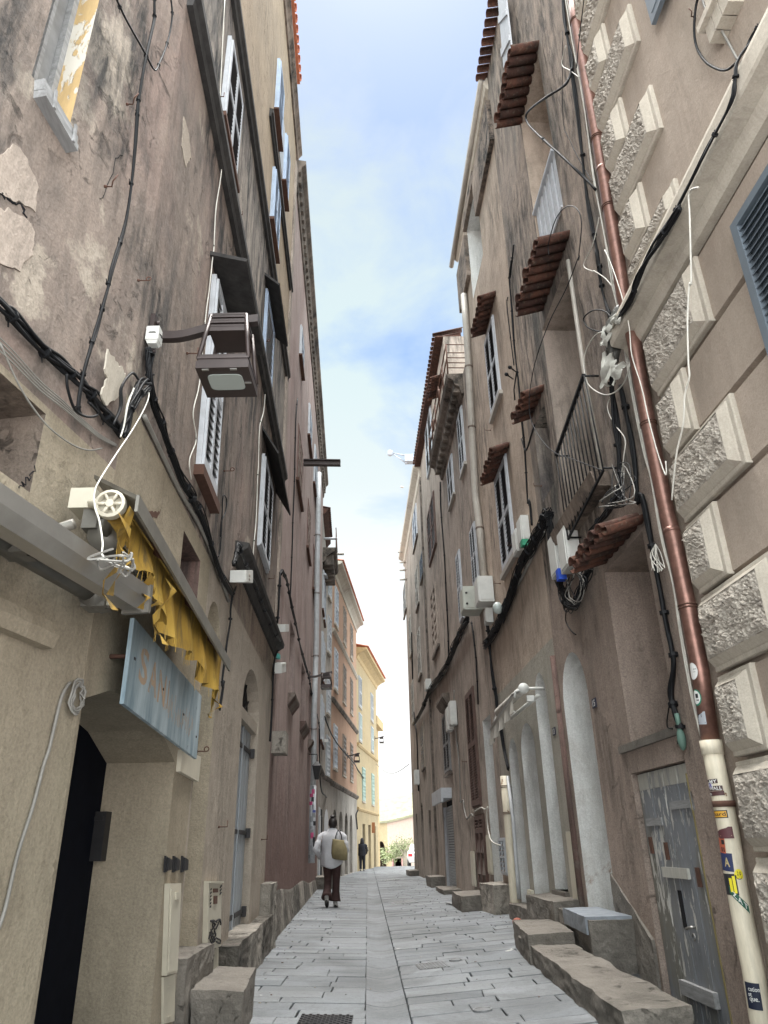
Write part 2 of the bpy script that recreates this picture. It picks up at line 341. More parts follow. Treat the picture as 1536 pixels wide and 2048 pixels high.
MT['sign'] = signmat()
MT['signink'] = flaky('worn_ochre_lettering', (.46, .34, .24), (.30, .36, .39), .55, .6, (9, 9, 3), 4)
def pav():
    t = NT('paving_slabs'); a = t.n('ShaderNodeAttribute', attribute_name='tint').outputs['Fac']
    n = t.noise(1.3, 5, .6); f = t.noise(26, 6, .7); b = t.noise(120, 3, .7)
    col = t.mix(a, (.142, .153, .163), (.212, .223, .232)); col = t.mix(t.math('MULTIPLY', t.ramp(n, .4, .66), .5), col, (.12, .123, .122))
    col = t.mix(t.math('MULTIPLY', t.ramp(f, .52, .72), .45), col, (.06, .06, .062)); col = t.mix(1., col, t.ramp(b, .2, .8, (.86, .86, .86, 1), (1.1, 1.1, 1.1, 1)), 'MULTIPLY')
    col = t.mix(t.math('MULTIPLY', t.ramp(t.noise(.8, 7, .65, t.map((1, 1, 1), (2, 2, 2)), .6), .5, .62), .5), col, (.07, .072, .075))
    col = t.mix(t.ramp(t.noise(3.1, 4, .5, t.map((1, 1, 1), (4, 9, 0))), .735, .745), col, (.36, .36, .34))
    return t.fin(col, .8, 0, t.bump(t.math('ADD', t.math('MULTIPLY', f, .8), t.noise(6, 6)), .012), .35)
MT['pave'] = pav()
MT['steel'] = simple('worn_steel', (.21, .215, .22), .5, .3, var=.3, scale=12, damt=.5)
MT['reveal'] = flaky('peeling_ochre_reveal', (.44, .31, .15), (.50, .47, .41), .5, .53, (3, 3, 1.2), 2.6)
MT['leaf'] = simple('olive_leaf', (.16, .20, .07), .8, var=.6, scale=3)
MT['leaf2'] = simple('grey_green_leaf', (.24, .26, .14), .8, var=.5, scale=3)
MT['bark'] = simple('pale_bark', (.33, .28, .22), .9)
MT['skin'] = simple('skin', (.42, .25, .18), .55, var=.1)
MT['hair'] = simple('dark_hair', (.018, .014, .013), .5, stretch=(1, 1, .3), scale=30)
MT['jacket'] = simple('grey_white_jacket', (.46, .46, .48), .85, var=.14, scale=6, bump=.006, damt=.08)
MT['trouser'] = simple('dark_maroon_trousers', (.045, .022, .020), .85, scale=8, damt=.05)
MT['bag'] = simple('olive_canvas_bag', (.20, .165, .085), .8, var=.3, scale=7, bump=.006)
MT['navy'] = simple('navy_cloth', (.012, .013, .020), .85)
MT['shoe'] = simple('pale_sneaker', (.42, .40, .38), .6)
MT['sole'] = simple('dark_sole', (.03, .03, .03), .7)
def flat(name, c, rough=.6): return simple(name, c, rough, var=.08, damt=.05)
# ------------------------------------------------------------------ shared builders
def leafbox(m, p, a0, a1, t0, t1, o0, o1, stile=.10, rail=.04, nsl=16, slat=True, mid=.45, fm=0, smi=1):
    """a shutter leaf inside patch p: frame plus louvre slats (material index fm for the frame, smi for the slats)"""
    w = a1 - a0; st_ = w * stile; rl = (t1 - t0) * rail
    m.mi = fm
    p.box(m, a0, a0 + st_, t0, t1, o0, o1); p.box(m, a1 - st_, a1, t0, t1, o0, o1)
    rows = [(t0, t0 + rl), (t1 - rl, t1)]
    if mid: rows.insert(1, (t0 + (t1 - t0) * mid, t0 + (t1 - t0) * mid + rl))
    for b in rows: p.box(m, a0 + st_, a1 - st_, b[0], b[1], o0, o1)
    m.mi = smi
    p.box(m, a0 + st_, a1 - st_, t0 + rl, t1 - rl, o0, o0 + (o1 - o0) * .3)
    if slat:
        for i in range(len(rows) - 1):
            lo, hi = rows[i][1], rows[i + 1][0]; k = max(3, int(nsl * (hi - lo) / (t1 - t0)))
            for j in range(k):
                ta = lo + (hi - lo) * (j + .1) / k; tb = lo + (hi - lo) * (j + .75) / k
                q = [p.at(a0 + st_, ta, o1 * .95), p.at(a1 - st_, ta, o1 * .95), p.at(a1 - st_, tb, o0 + (o1 - o0) * .35), p.at(a0 + st_, tb, o0 + (o1 - o0) * .35)]
                e = p.n * -.004 + (p.at(0, 1) - p.at(0, 0)).normalized() * -.006
                m.add(q + [v + e for v in q], [(0, 1, 2, 3), (7, 6, 5, 4), (0, 4, 5, 1), (2, 6, 7, 3)])
    m.mi = 0
def window(par, p, frame, slat, off=0., o1=.045, nsl=18, leaves=2, sill=None, detail=True, mid=.45, fr=True, stile=.10, label=None, name='window', sillh=.05):
    """closed louvred shutters over an opening; p is a Patch"""
    m = M(); fw = .02 / max(p.w(), .1); fh = .025 / max(p.h(), .1)
    if fr:
        for b in ((-fw, 0, -fh, 1 + fh), (1, 1 + fw, -fh, 1 + fh), (0, 1, 1, 1 + fh), (0, 1, -fh, 0)): p.box(m, *b, off - .02, off + o1 * .6)
    else: p.box(m, .02, .98, .02, .98, off - .02, off + .004)
    w = build(m, name, frame, par, label)
    for i in range(leaves):
        m = M(); a0 = i / leaves + (.006 if i else 0); leafbox(m, p, a0, (i + 1) / leaves - .004, .004, .996, off + .006, off + o1, stile, .045, nsl, detail, mid)
        build(m, 'shutter', [frame, slat], w)
    if sill:
        m = M(); p.box(m, -.12, 1.12, -sillh - fh, -fh - .002, -.02, off + .065); build(m, 'sill', sill, w)
    return w
def sunk(par, W, y0, y1, z0, z1, frame, glass, dep, bars=1):     # glazed window set back in an opening
    p = rpatch(W, y0, y1, z0, z1); m = M(); f = .05
    for b in ((0, f, 0, 1), (1 - f, 1, 0, 1), (f, 1 - f, 0, f), (f, 1 - f, 1 - f, 1), (.5 - f / 2, .5 + f / 2, f, 1 - f)): p.box(m, *b, -dep + .002, -dep + .05)
    w = build(m, 'window', frame, par); m = M(); p.box(m, f, 1 - f, f, 1 - f, -dep + .002, -dep + .02); build(m, 'pane', glass, w); return w
def barrel(m, a, out, along, r, th=.012, n=7, taper=.85, flip=False):
    """a barrel tile: half pipe from a in direction out"""
    m.col = random.random(); ax = out.normalized(); e = along.normalized(); up2 = e.cross(ax); up2 = up2 if up2.z > 0 else -up2
    if flip: up2 = -up2
    rings = []
    for s_, q in ((1, a), (taper, a + out)):
        o = [q + e * (math.cos(PI * k / n) * r * s_) + up2 * (math.sin(PI * k / n) * r * s_ * .8) for k in range(n + 1)]
        i = [q + e * (math.cos(PI * k / n) * (r - th) * s_) + up2 * (math.sin(PI * k / n) * (r - th) * s_ * .8) for k in range(n, -1, -1)]
        rings.append(o + i)
    sm = m.smooth; m.smooth = True; m.ring(rings); m.smooth = sm; m.col = None
def tile_hood(par, W, near, far, over=.38, drop=.12, mat='tile', name='tile_hood', rows=2, r=.085):
    a, b = W.P(near), W.P(far); z = (a.z + b.z) / 2; y0, y1 = a.y, b.y; n = max(3, int((y1 - y0) / (r * 1.75)))
    m = M(); al = W.d
    for i in range(n + 1):
        y = y0 + (y1 - y0) * i / n; o2 = W.pt(y, z - drop, over * .97 + random.uniform(-.02, .02)) - W.pt(y, z, 0)
        barrel(m, W.pt(y, z + .0, 0), o2, al, r * .95, taper=.95, flip=True)
    for i in range(n):
        y = y0 + (y1 - y0) * (i + .5) / n; j = random.uniform(-.012, .012)
        barrel(m, W.pt(y, z + .015, 0), W.pt(y + j, z - drop, over + random.uniform(-.03, .02)) - W.pt(y, z, 0), al, r, taper=1.05)
    return build(m, name, MT[mat], par)
def cable(name, W, pts, off=.03, r=.008, strands=1, jit=.012, mat='cable', label=None, group=None, ties=0, sag=None, tiemat='cable', cat='cable', free=None, n=5):
    """strands of wire along survey points on a wall"""
    base = [W.P(t, (off[i] if isinstance(off, (list, tuple)) else off)) for i, t in enumerate(pts)] if free is None else [V(q) for q in free]
    path = spline(base, 5); m = M(); rnd = random.Random(len(name) + int(base[0].z * 100))
    nn = W.n if W else V((1, 0, 0))
    for k in range(strands):
        a, b = rnd.uniform(-jit, jit), rnd.uniform(-jit, jit); ph = rnd.uniform(0, 6); rr = r * rnd.uniform(.75, 1.2) if strands > 1 else r
        q = []
        for i, v in enumerate(path):
            t = (path[min(i + 1, len(path) - 1)] - path[max(i - 1, 0)]).normalized(); s_ = t.cross(nn).normalized()
            w = math.sin(i * .55 + ph) * jit * .5 if strands > 1 else 0
            q.append(v + s_ * (a + w) + nn * (abs(b) + (math.cos(i * .43 + ph) * jit * .3 if strands > 1 else 0)))
        m.tube(q, rr, n)
    o = build(m, name, MT[mat], None, label, cat, group)
    for i in range(ties):
        t = M(); k = int((i + .5) / ties * (len(path) - 2)); v = path[k]; d = (path[k + 1] - path[k]).normalized(); s_ = d.cross(nn).normalized(); R = jit * .8 + r * 1.25
        t.ring([[v + d * e + nn * jit * .5 + (s_ * math.cos(2 * PI * j / 8) + nn * math.sin(2 * PI * j / 8)) * R for j in range(8)] for e in (-r * .7, r * .7)], cap=True)
        t.tube([v + s_ * R * .8, v + s_ * (R + .02) + nn * .004], r * .4, 4)
        build(t, 'cable_clip', MT[tiemat], o)
    return o
_fonts = {}
def glyphs(txt):
    if txt in _fonts: return _fonts[txt]
    cu = bpy.data.curves.new('lettering', 'FONT'); cu.body = txt; cu.size = 1; cu.resolution_u = 3; cu.offset = .022 if len(txt) < 3 else .012
    o = bpy.data.objects.new('lettering', cu); COL.objects.link(o); bpy.context.view_layer.update()
    me = bpy.data.meshes.new_from_object(o.evaluated_get(bpy.context.evaluated_depsgraph_get()))
    vs = [v.co.copy() for v in me.vertices]; fs = [tuple(p.vertices) for p in me.polygons]
    bpy.data.objects.remove(o); bpy.data.curves.remove(cu); bpy.data.meshes.remove(me)
    x0 = min(v.x for v in vs); x1 = max(v.x for v in vs); y0 = min(v.y for v in vs); y1 = max(v.y for v in vs)
    _fonts[txt] = ([((v.x - x0) / (x1 - x0), (v.y - y0) / (y1 - y0)) for v in vs], fs); return _fonts[txt]
def letter(m, txt, fn):                    # fn maps (0..1, 0..1) to a point in space
    vs, fs = glyphs(txt); m.add([fn(a, b) for a, b in vs], fs)
def ebox(name, W, q, o0, o1, mat, label, cat='box', group=None, extra=None):
    p = patch(W, q); m = M(); p.box(m, 0, 1, 0, 1, o0, o1); p.box(m, .05, .95, .04, .96, o1, o1 + .008)
    o = build(m, name, MT[mat], None, label, cat, group)
    if extra == 'knobs':
        k = M()
        for b in (.3, .6): k.tube([p.at(.4, b, o1 + .008), p.at(.4, b, o1 + .02)], .018, 8)
        build(k, 'gland', MT['greypipe'], o)
    elif extra == 'lid':
        k = M(); p.box(k, .1, .9, .82, .9, o1 + .008, o1 + .014); build(k, 'lid', MT['cabinet'], o)
    return o
def hook(W, t, label, kind=0, r=.008, L=.14, mat='rustiron', sc_=1.):
    a = W.P(t); sc_ = .42 if a.y < 4 else .55; n = W.n; m = M(); d = W.d
    if kind == 0: pth = [a, a + n * L * sc_, a + n * L * sc_ + V((0, 0, .05)), ]
    elif kind == 1: pth = [a, a + n * L * sc_] + [a + n * L * sc_ + V((0, 0, .03 * sc_)) + n * (math.sin(q) * .03 * sc_) - V((0, 0, math.cos(q) * .03 * sc_)) for q in [k * .6 for k in range(1, 10)]]
    else: pth = [a, a + n * L * .6 * sc_, a + n * L * sc_ + V((0, 0, -.02)) + d * -.05, a + n * L * 1.2 * sc_ + V((0, 0, .03)) + d * -.04]
    m.tube(pth, r * sc_, 6); m.tube([a, a + n * .012], r * 2.2 * sc_, 8)
    return build(m, 'wall_hook', MT[mat], None, label, 'hook')
def pipe(name, W, pts, r, off, mat, label, clips=(), clipmat='rustiron', cat='drainpipe'):
    base = [W.P(t, off) for t in pts]; m = M(); m.tube(base, r, 16)
    o = build(m, name, MT[mat], None, label, cat)
    if clips:
        for f in clips:
            c = M(); i = min(int(f), len(base) - 2); v = base[i].lerp(base[i + 1], f - i); d = (base[i + 1] - base[i]).normalized(); u = d.orthogonal().normalized(); w = d.cross(u)
            for dz in (-.012, .012): c.tube([v + d * dz + (u * math.cos(2 * PI * j / 14) + w * math.sin(2 * PI * j / 14)) * (r + .004) for j in range(14)], .006, 5, closed=True)
            c.tube([v - W.n * r, v - W.n * (off + .01)], .009, 5)
            build(c, 'pipe_clip', MT[clipmat], o)
    return o, base
def boulder(m, pts, h, seed=0, div=6, amp=.03):
    """irregular stone block with footprint quad pts (ground points) and height h"""
    a, b, c, d = [V(q) for q in pts]; rnd = random.Random(seed); n = div
    def top(u, v): return (a * (1 - u) + b * u) * (1 - v) + (d * (1 - u) + c * u) * v
    cen = (a + b + c + d) / 4
    def dis(q, k=1.):
        e = mnoise.noise_vector(q * 1.7 + V((seed, 0, 0))) * amp * .9 + mnoise.noise_vector(q * 7 + V((0, seed, 0))) * amp * .45 + mnoise.noise_vector(q * 19 + V((0, seed, 0))) * amp * .3; e.z *= .6; return q + e * k
    def face(fn):
        g = [[dis(fn(i / n, j / n)) for j in range(n + 1)] for i in range(n + 1)]
        m.add([q for r_ in g for q in r_], [(i * (n + 1) + j, (i + 1) * (n + 1) + j, (i + 1) * (n + 1) + j + 1, i * (n + 1) + j + 1) for i in range(n) for j in range(n)])
    H = V((0, 0, h)); D = V((0, 0, -.12))
    face(lambda u, v: top(u, v) + H)
    for p, q in ((a, b), (b, c), (c, d), (d, a)): face(lambda u, v, p=p, q=q: (p * (1 - u) + q * u) + D + (H - D) * v)
# ------------------------------------------------------------------ LEFT: old corner house
h1 = thing('old_house', LW.pt(6.5, -.2), 'tall weathered brown house on the left with black string courses and blue shutters', 'building')
m = M(); mats = [MT['old'], MT['oldgrey'], MT['cream'], MT['beige'], MT['tan'], MT['hole'], MT['blackdoor'], MT['greyslat'], MT['maroon'], MT['stained'], MT['reveal']]
YC = 3.14
# near facade that turns away from the street
m.mi = 0; facade(m, L0, rect(.2, YC, 2.9, 14.4), [(rect(2.05, 2.33, 4.26, 5.7), .15, 10, 7)])
m.mi = 3; facade(m, L0, rect(.2, YC, -.6, 2.9), [(rect(.5, 2.57, 2.5, 2.865), .22, 9, 9)])
# street facade, floor by floor
m.mi = 0; facade(m, LW, rect(YC, 10.6, 3.35, 6.75))
m.mi = 1; facade(m, LW, rect(YC, 10.6, 6.75, 8.75))
m.mi = 2; facade(m, LW, rect(YC, 10.6, 8.75, 15.8))
dooro = [(YC + .03, -.6), (4.98, -.6), (4.98, 1.72), (4.55, 1.86), (4.0, 1.93), (3.5, 1.9), (YC + .03, 1.8)]
m.mi = 3; facade(m, LW, [(YC, -.6), (5.54, -.6), (5.54, 3.35), (YC, 3.35)], [(dooro, .44, 3, 6), (rect(4.59, 5.18, 2.6, 3.2), .16, 8, 8)])
m.mi = 4; facade(m, LW, [(5.54, -.6), (10.6, -.6), (10.6, 3.85), (6.62, 3.85), (6.62, 3.35), (5.54, 3.35)], [(arch(5.6, 6.22, .45, 2.75, 3.1), .4, 3, 3), (arch(7.76, 9.2, .4, 2.6, 3.08), .14, 4, 5)])
m.mi = 2; m.add([LW.pt(YC, 15.8), LW.pt(10.6, 15.8), LW.pt(10.6, 15.8, -6), LW.pt(YC, 15.8, -6), LW.pt(10.6, -.6), LW.pt(10.6, -.6, -6)], [(0, 1, 2, 3), (1, 4, 5, 2)])
m.add([L0.pt(.2, 14.4), L0.pt(YC, 14.4), L0.pt(YC, 14.4, -6), L0.pt(.2, 14.4, -6), L0.pt(.2, -.6), L0.pt(.2, -.6, -6), LW.pt(YC, 15.8), LW.pt(YC, 15.8, -6)], [(0, 1, 2, 3), (0, 4, 5, 3), (1, 6, 7, 2)])
build(m, 'wall', mats, h1)
for z, y0, y1, hh, oo in ((6.74, YC, 10.62, .13, .09), (8.74, YC, 10.6, .13, .07), (10.62, 6.9, 10.55, .10, .06)):
    m = M(); profile(m, LW, y0, y1, [(-.01, -hh), (oo * .5, -hh), (oo * .6, -hh * .4), (oo, -.02), (oo, .05), (-.01, .07)], z); build(m, 'string_course', MT['blackband'], h1)
m = M(); profile(m, LW, 6.64, 10.66, [(-.01, -.16), (.03, -.16), (.05, -.05), (.13, .0), (.14, .05), (-.01, .08)], 3.9); build(m, 'string_course', MT['blackband'], h1)
m = M(); profile(m, LW, 3.5, 10.75, [(-.01, -.22), (.03, -.22), (.05, -.12), (.11, -.03), (.11, .04), (-.01, .06)], 14.5); build(m, 'cornice', MT['stained'], h1)
m = M()
for i in range(26):
    y = 5.0 + i * .2
    barrel(m, LW.pt(y, 16.0, -.4), LW.pt(y, 15.86, .09) - LW.pt(y, 16.0, -.4), LW.d, .095)
    m.prism([LW.pt(y - .1, 15.8, .07), LW.pt(y + .1, 15.8, .07), LW.pt(y + .1, 15.8, -.4), LW.pt(y - .1, 15.8, -.4)], (0, 0, .04))
build(m, 'roof', MT['tilelight'], h1)
m = M(); wbox(m, LW, 10.42, 10.66, 3.9, 13.9, -.005, .035); build(m, 'corner_strip', MT['tan3'], h1)
# ledge at the near left
m = M(); profile(m, L0, .8, 2.82, [(-.01, -.05), (.05, -.05), (.07, 0.), (.06, .045), (-.01, .05)], 1.98); build(m, 'ledge', MT['beige'], h1)
# deep window with grey board sill
w = M(); p = rpatch(L0, 2.05, 2.33, 4.26, 5.7)
for b in ((0, .12, 0, 1), (.88, 1, 0, 1), (.46, .54, 0, 1), (.12, .88, .0, .04)): p.box(w, *b, -.148, -.115)
w = build(w, 'window', MT['greywood'], h1, 'deep window with closed grey shutters and peeling yellowish reveal')
m = M(); p = patch(L0, [('A', 165, 385), ('A', 328, 665), ('A', 316, 735), ('A', 160, 470)], 0.)
p.box(m, 0, 1, 0, .38, -.01, .06); p.box(m, 0, 1, .42, 1, -.01, .05)
for a in (.2, .8): p.box(m, a, a + .05, .0, 1.1, .06, .07)
build(m, 'sill', MT['greywood'], w)
# upper window with hood, louvred (behind the lantern)
p = patch(LW, [('2', 345, 230), ('2', 428, 565), ('2', 325, 2028), ('2', 215, 1760)]); window(h1, p, MT['whitewood'], MT['greyslat'], .01, .05, 26, 2, MT['rustiron'])
m = M(); m.hexa([LW.pt(4.5, 5.62, 0), LW.pt(5.75, 5.62, 0), LW.pt(5.75, 5.55, .30), LW.pt(4.5, 5.55, .30)] + [LW.pt(4.5, 5.66, 0), LW.pt(5.75, 5.66, 0), LW.pt(5.75, 5.58, .31), LW.pt(4.5, 5.58, .31)])
build(m, 'window_hood', MT['blackband'], h1)
p = rpatch(LW, 4.33, 5.0, 7.05, 8.12); window(h1, p, MT['whitewood'], MT['darkslat'], .01, .045, 22, 2, MT['rustiron'])
p = rpatch(LW, 8.16, 9.12, 4.56, 5.78); window(h1, p, MT['whitewood'], MT['darkslat'], .01, .045, 22, 2, None)
m = M(); m.hexa([LW.pt(8.0, 6.1, 0), LW.pt(9.9, 6.1, 0), LW.pt(9.9, 5.72, .22), LW.pt(8.0, 5.72, .22)] + [LW.pt(8.0, 6.14, 0), LW.pt(9.9, 6.14, 0), LW.pt(9.9, 5.75, .23), LW.pt(8.0, 5.75, .23)])
build(m, 'window_hood', MT['blackband'], h1)
# blue shutters of the upper floors
p = rpatch(LW, 7.55, 8.25, 9.25, 10.25); window(h1, p, MT['blueslat'], MT['blueslat'], .01, .05, 16, 2, MT['rustiron'])
p = rpatch(LW, 7.35, 7.95, 11.25, 12.4); ww = window(h1, p, MT['blueslat'], MT['blueslat'], .012, .05, 16, 1, MT['rustiron'], sillh=.03)
p = rpatch(LW, 8.62, 9.15, 11.25, 12.35); window(h1, p, MT['blueslat'], MT['blueslat'], .012, .05, 16, 1, MT['rustiron'], sillh=.03)
m = M(); wbox(m, LW, 7.97, 8.6, 11.25, 12.35, -.01, .012); build(m, 'pane', MT['whitewood'], ww)
p = rpatch(LW, 7.6, 8.5, 6.75 + .18, 8.0); ww = window(h1, p, MT['blueslat'], MT['whitewood'], .005, .035, 10, 1, MT['rustiron'], mid=None)
m = M(); m.hexa([LW.pt(7.4, 8.1, 0), LW.pt(8.7, 8.1, 0), LW.pt(8.7, 7.92, .2), LW.pt(7.4, 7.92, .2)] + [LW.pt(7.4, 8.14, 0), LW.pt(8.7, 8.14, 0), LW.pt(8.7, 7.95, .21), LW.pt(7.4, 7.95, .21)]); build(m, 'window_hood', MT['blackband'], h1)
# grey plank double door with fanlight
p = rpatch(LW, 7.78, 9.18, .42, 2.46)
m = M(); p.box(m, -.02, 1.02, 1.0, 1.06, -.12, -.02); fr = build(m, 'door_frame', MT['tan'], h1)
for i in range(2):
    m = M(); a0 = i * .5 + .004
    for k in range(6): p.box(m, a0 + k * .082, a0 + k * .082 + .079, 0, .998, -.12, -.085 - .003 * (k % 2))
    if i: p.box(m, .485, .525, 0, .998, -.085, -.07)
    d = build(m, 'door', MT['greydoor'], h1)
    for t in (.06, .45, .88): m = M(); p.box(m, .02 + i * .53, .45 + i * .53, t, t + .022, -.08, -.066); p.box(m, -.02 if not i else .96, .02 if not i else 1.02, t - .015, t + .035, -.08, -.03); build(m, 'hinge', MT['iron'], d)
m = M(); c = LW.pt(8.48, 2.6, -.12)
for k in range(1, 6):
    a = PI * k / 6; m.tube([c, LW.pt(8.48 + .66 * math.cos(a), 2.62 + .42 * math.sin(a), -.12)], .012, 5)
build(m, 'fanlight', MT['iron'], h1)
# flaking plaster and cracks
def flake(par, W, pts, mat, th=.006, seed=1, name='plaster_patch'):
    rnd = random.Random(seed); q = [W.P(t) for t in pts]; out = []
    for i in range(len(q)):
        a, b = q[i], q[(i + 1) % len(q)]; k = max(2, int((b - a).length / .025))
        for j in range(k): v = a.lerp(b, j / k); out.append(v + W.d * rnd.uniform(-.009, .009) + V((0, 0, rnd.uniform(-.012, .012))))
    m = M(); m.prism([v + W.n * -.002 for v in out], W.n * (th + .002)); build(m, name, MT[mat], par)
def crack(par, W, pts, seed=1, r=.0035):
    rnd = random.Random(seed); q = [W.P(t) for t in pts]; out = []
    for i in range(len(q) - 1):
        for j in range(5): out.append(q[i].lerp(q[i + 1], j / 5) + W.d * rnd.uniform(-.012, .012) + V((0, 0, rnd.uniform(-.012, .012))))
    m = M(); m.tube(out, [r * rnd.uniform(.5, 1.3) for _ in out], 4); build(m, 'crack', MT['hole'], par)
flake(h1, LW, [('B', 515, 390), ('B', 560, 440), ('B', 600, 500), ('B', 575, 600), ('B', 500, 650), ('B', 478, 600), ('B', 510, 520), ('B', 497, 480)], 'trim', seed=1)
flake(h1, L0, [('A', -20, 760), ('A', 60, 690), ('A', 130, 760), ('A', 180, 900), ('A', 165, 1010), ('A', 110, 990), ('A', 60, 960), ('A', -20, 930)], 'tan3', .005, 2)
flake(h1, L0, [('A', -20, 1000), ('A', 40, 1010), ('A', 120, 1040), ('A', 160, 1120), ('A', 150, 1220), ('A', 90, 1290), ('A', -20, 1260)], 'tan3', .006, 3)
flake(h1, L0, [('A', 250, 420), ('A', 330, 260), ('A', 400, 240), ('A', 350, 470), ('A', 325, 600), ('A', 290, 640)], 'white', .003, 4) if False else None
flake(h1, LW, [('A', 880, 560), ('A', 905, 640), ('A', 915, 760), ('A', 890, 800), ('A', 870, 700)], 'tan', .004, 5)
flake(h1, LW, [('C', 800, 235), ('C', 880, 225), ('C', 860, 260), ('C', 815, 275)], 'rustiron', .002, 6)
crack(h1, L0, [('C', 195, -10), ('C', 165, 30), ('C', 130, 75), ('C', 100, 105)], 1); crack(h1, L0, [('A', 480, 960), ('A', 500, 930), ('A', 560, 760), ('A', 600, 740)], 2, .0025); crack(h1, L0, [('A', 0, 930), ('A', 50, 960), ('A', 110, 990), ('A', 125, 1060)], 3, .006)
# bits fixed to the pier
m = M(); p = patch(LW, [('D', 903, 870), ('D', 970, 868), ('D', 947, 1358), ('D', 886, 1376)]); p.box(m, 0, 1, 0, 1, -.01, .03); p.box(m, .08, .9, .03, .95, .03, .038); p.box(m, .35, .75, .82, .9, .038, .05)
build(m, 'meter_box', MT['cream_box'], None, 'cream meter box on the pier beside the dark shop entrance', 'meter box')
m = M(); p = patch(LW, [('D', 886, 1385), ('D', 950, 1366), ('D', 945, 1625), ('D', 884, 1640)]); p.box(m, 0, 1, 0, 1, -.01, .015); p.box(m, .3, .6, .76, .78, .015, .02); p.box(m, .3, .6, .12, .14, .015, .02)
build(m, 'meter_cover', MT['cream_box'], None, 'lower cream cover plate under the meter box on the pier', 'cover plate')
for x in (905, 950, 997): m = M(); p = patch(LW, [('D', x, 728), ('D', x + 18, 740), ('D', x + 16, 795), ('D', x - 4, 800)]); p.box(m, 0, 1, 0, 1, -.005, .025); p.box(m, -.25, .3, -.1, 1.1, .0, .012); build(m, 'letter_slot', MT['iron'], h1)
m = M(); p = patch(LW, [('D', 975, 135), ('D', 1082, 175), ('D', 1068, 312), ('D', 965, 255)]); p.box(m, 0, 1, 0, 1, -.005, .03); build(m, 'board', MT['cream_box'], None, 'blank cream board on the pier below the blue sign', 'board')
m = M(); q = PY(('D', 540, 610), 4.92); m.box(q, (.05, .05, .14)); m.box(q + V((0, -.055, .1)), (.035, .006, .012)); build(m, 'mailbox', MT['iron'], None, 'small black letter box inside the dark shop entrance', 'mailbox')
m = M(); p = patch(LW, [('D', 1118, 857), ('D', 1191, 857), ('D', 1184, 1215), ('D', 1108, 1240)]); p.box(m, 0, 1, 0, 1, -.01, .04); p.box(m, -.04, 1.04, .97, 1.0, .04, .055)
ub = build(m, 'utility_box', MT['cream_box'], None, 'cream utility box with black graffiti scribbles beside the grey door', 'utility box')
m = M(); p.box(m, .35, .6, .66, .78, .041, .048); p.box(m, .3, .66, .83, .89, .041, .046); build(m, 'latch', MT['rustiron'], ub)
m = M(); rnd = random.Random(5)
for k in range(7):
    u, v = rnd.uniform(.15, .8), rnd.uniform(.08, .36); pts = [p.at(u, v, .045)]
    for _ in range(6): u = min(.93, max(.05, u + rnd.uniform(-.28, .28))); v = min(.42, max(.05, v + rnd.uniform(-.07, .07))); pts.append(p.at(u, v, .045))
    m.tube(spline(pts, 4), .006, 4)
for k in range(6): m.tube([p.at(.08 + .02 * (k % 2), .62 + .05 * k, .045), p.at(.14, .64 + .05 * k, .045)], .005, 4)
for k in range(3): m.tube([p.at(.82, .8 + .05 * k, .045), p.at(.93, .83 + .05 * k, .045)], .005, 4)
build(m, 'graffiti', MT['iron'], ub)
m = M(); p = patch(LW, [('D', 1118, 1245), ('D', 1186, 1222), ('D', 1184, 1380), ('D', 1118, 1392)]); p.box(m, 0, 1, 0, 1, -.01, .02); build(m, 'box_plinth', MT['cream_box'], ub)
# ---------------- neighbour: mauve house
h2 = thing('mauve_house', LW.pt(17, -.2), 'tall mauve plaster house with a flaking maroon base and ornate cornice', 'building')
m = M(); sl = []
for t0, t1 in ((('4', 82, 690), ('4', 130, 780)), (('4', 205, 1010), ('4', 246, 1078)), (('4', 286, 1225), ('4', 309, 1272))):
    y0, z0 = LW.yz(t0); y1 = LW.yz(t1)[0]; sl.append((y0, y1, 3.7))
holes = [(rect(a, b, z, z + 1.35), .22, 0, 1) for a, b, z in sl]
facade(m, LW, rect(10.602, 25.5, -.6, 14.2), holes, 0., 6.)
build(m, 'wall', [MT['purple'], MT['hole']], h2)
for a, b, z in sl:
    m = M(); m.hexa([LW.pt(a - .05, z - .22, 0), LW.pt(b + .05, z - .22, 0), LW.pt(b + .05, z - .06, .12), LW.pt(a - .05, z - .06, .12)] + [LW.pt(a - .05, z, 0), LW.pt(b + .05, z, 0), LW.pt(b + .05, z, .13), LW.pt(a - .05, z, .13)])
    build(m, 'sill', MT['maroon'], h2)
m = M()
profile(m, LW, 10.7, 25.5, [(-.01, -.62), (.03, -.62), (.05, -.5), (.05, -.3), (.10, -.26), (.11, -.14), (.19, -.06), (.20, .04), (-.01, .08)], 14.2)
for k in range(60): wbox(m, LW, 10.8 + k * .245, 10.92 + k * .245, 13.72, 13.9, .045, .10)
build(m, 'cornice', MT['corbel'], h2)
for q in ([('2', 1062, 660), ('2', 1086, 720), ('2', 1083, 990), ('2', 1060, 955)], [('2', 1132, 1300), ('2', 1153, 1360), ('2', 1150, 1640), ('2', 1129, 1590)], [('2', 1180, 1660), ('2', 1200, 1720), ('2', 1195, 2040), ('2', 1172, 1960)]):
    a = [LW.yz(t) for t in q]; y0, y1 = (a[0][0] + a[3][0]) / 2, (a[1][0] + a[2][0]) / 2
    window(h2, rpatch(LW, y0, y1, (a[2][1] + a[3][1]) / 2, (a[0][1] + a[1][1]) / 2), MT['whitewood'], MT['blueslat'], .01, .04, 12, 2, MT['rustiron'])
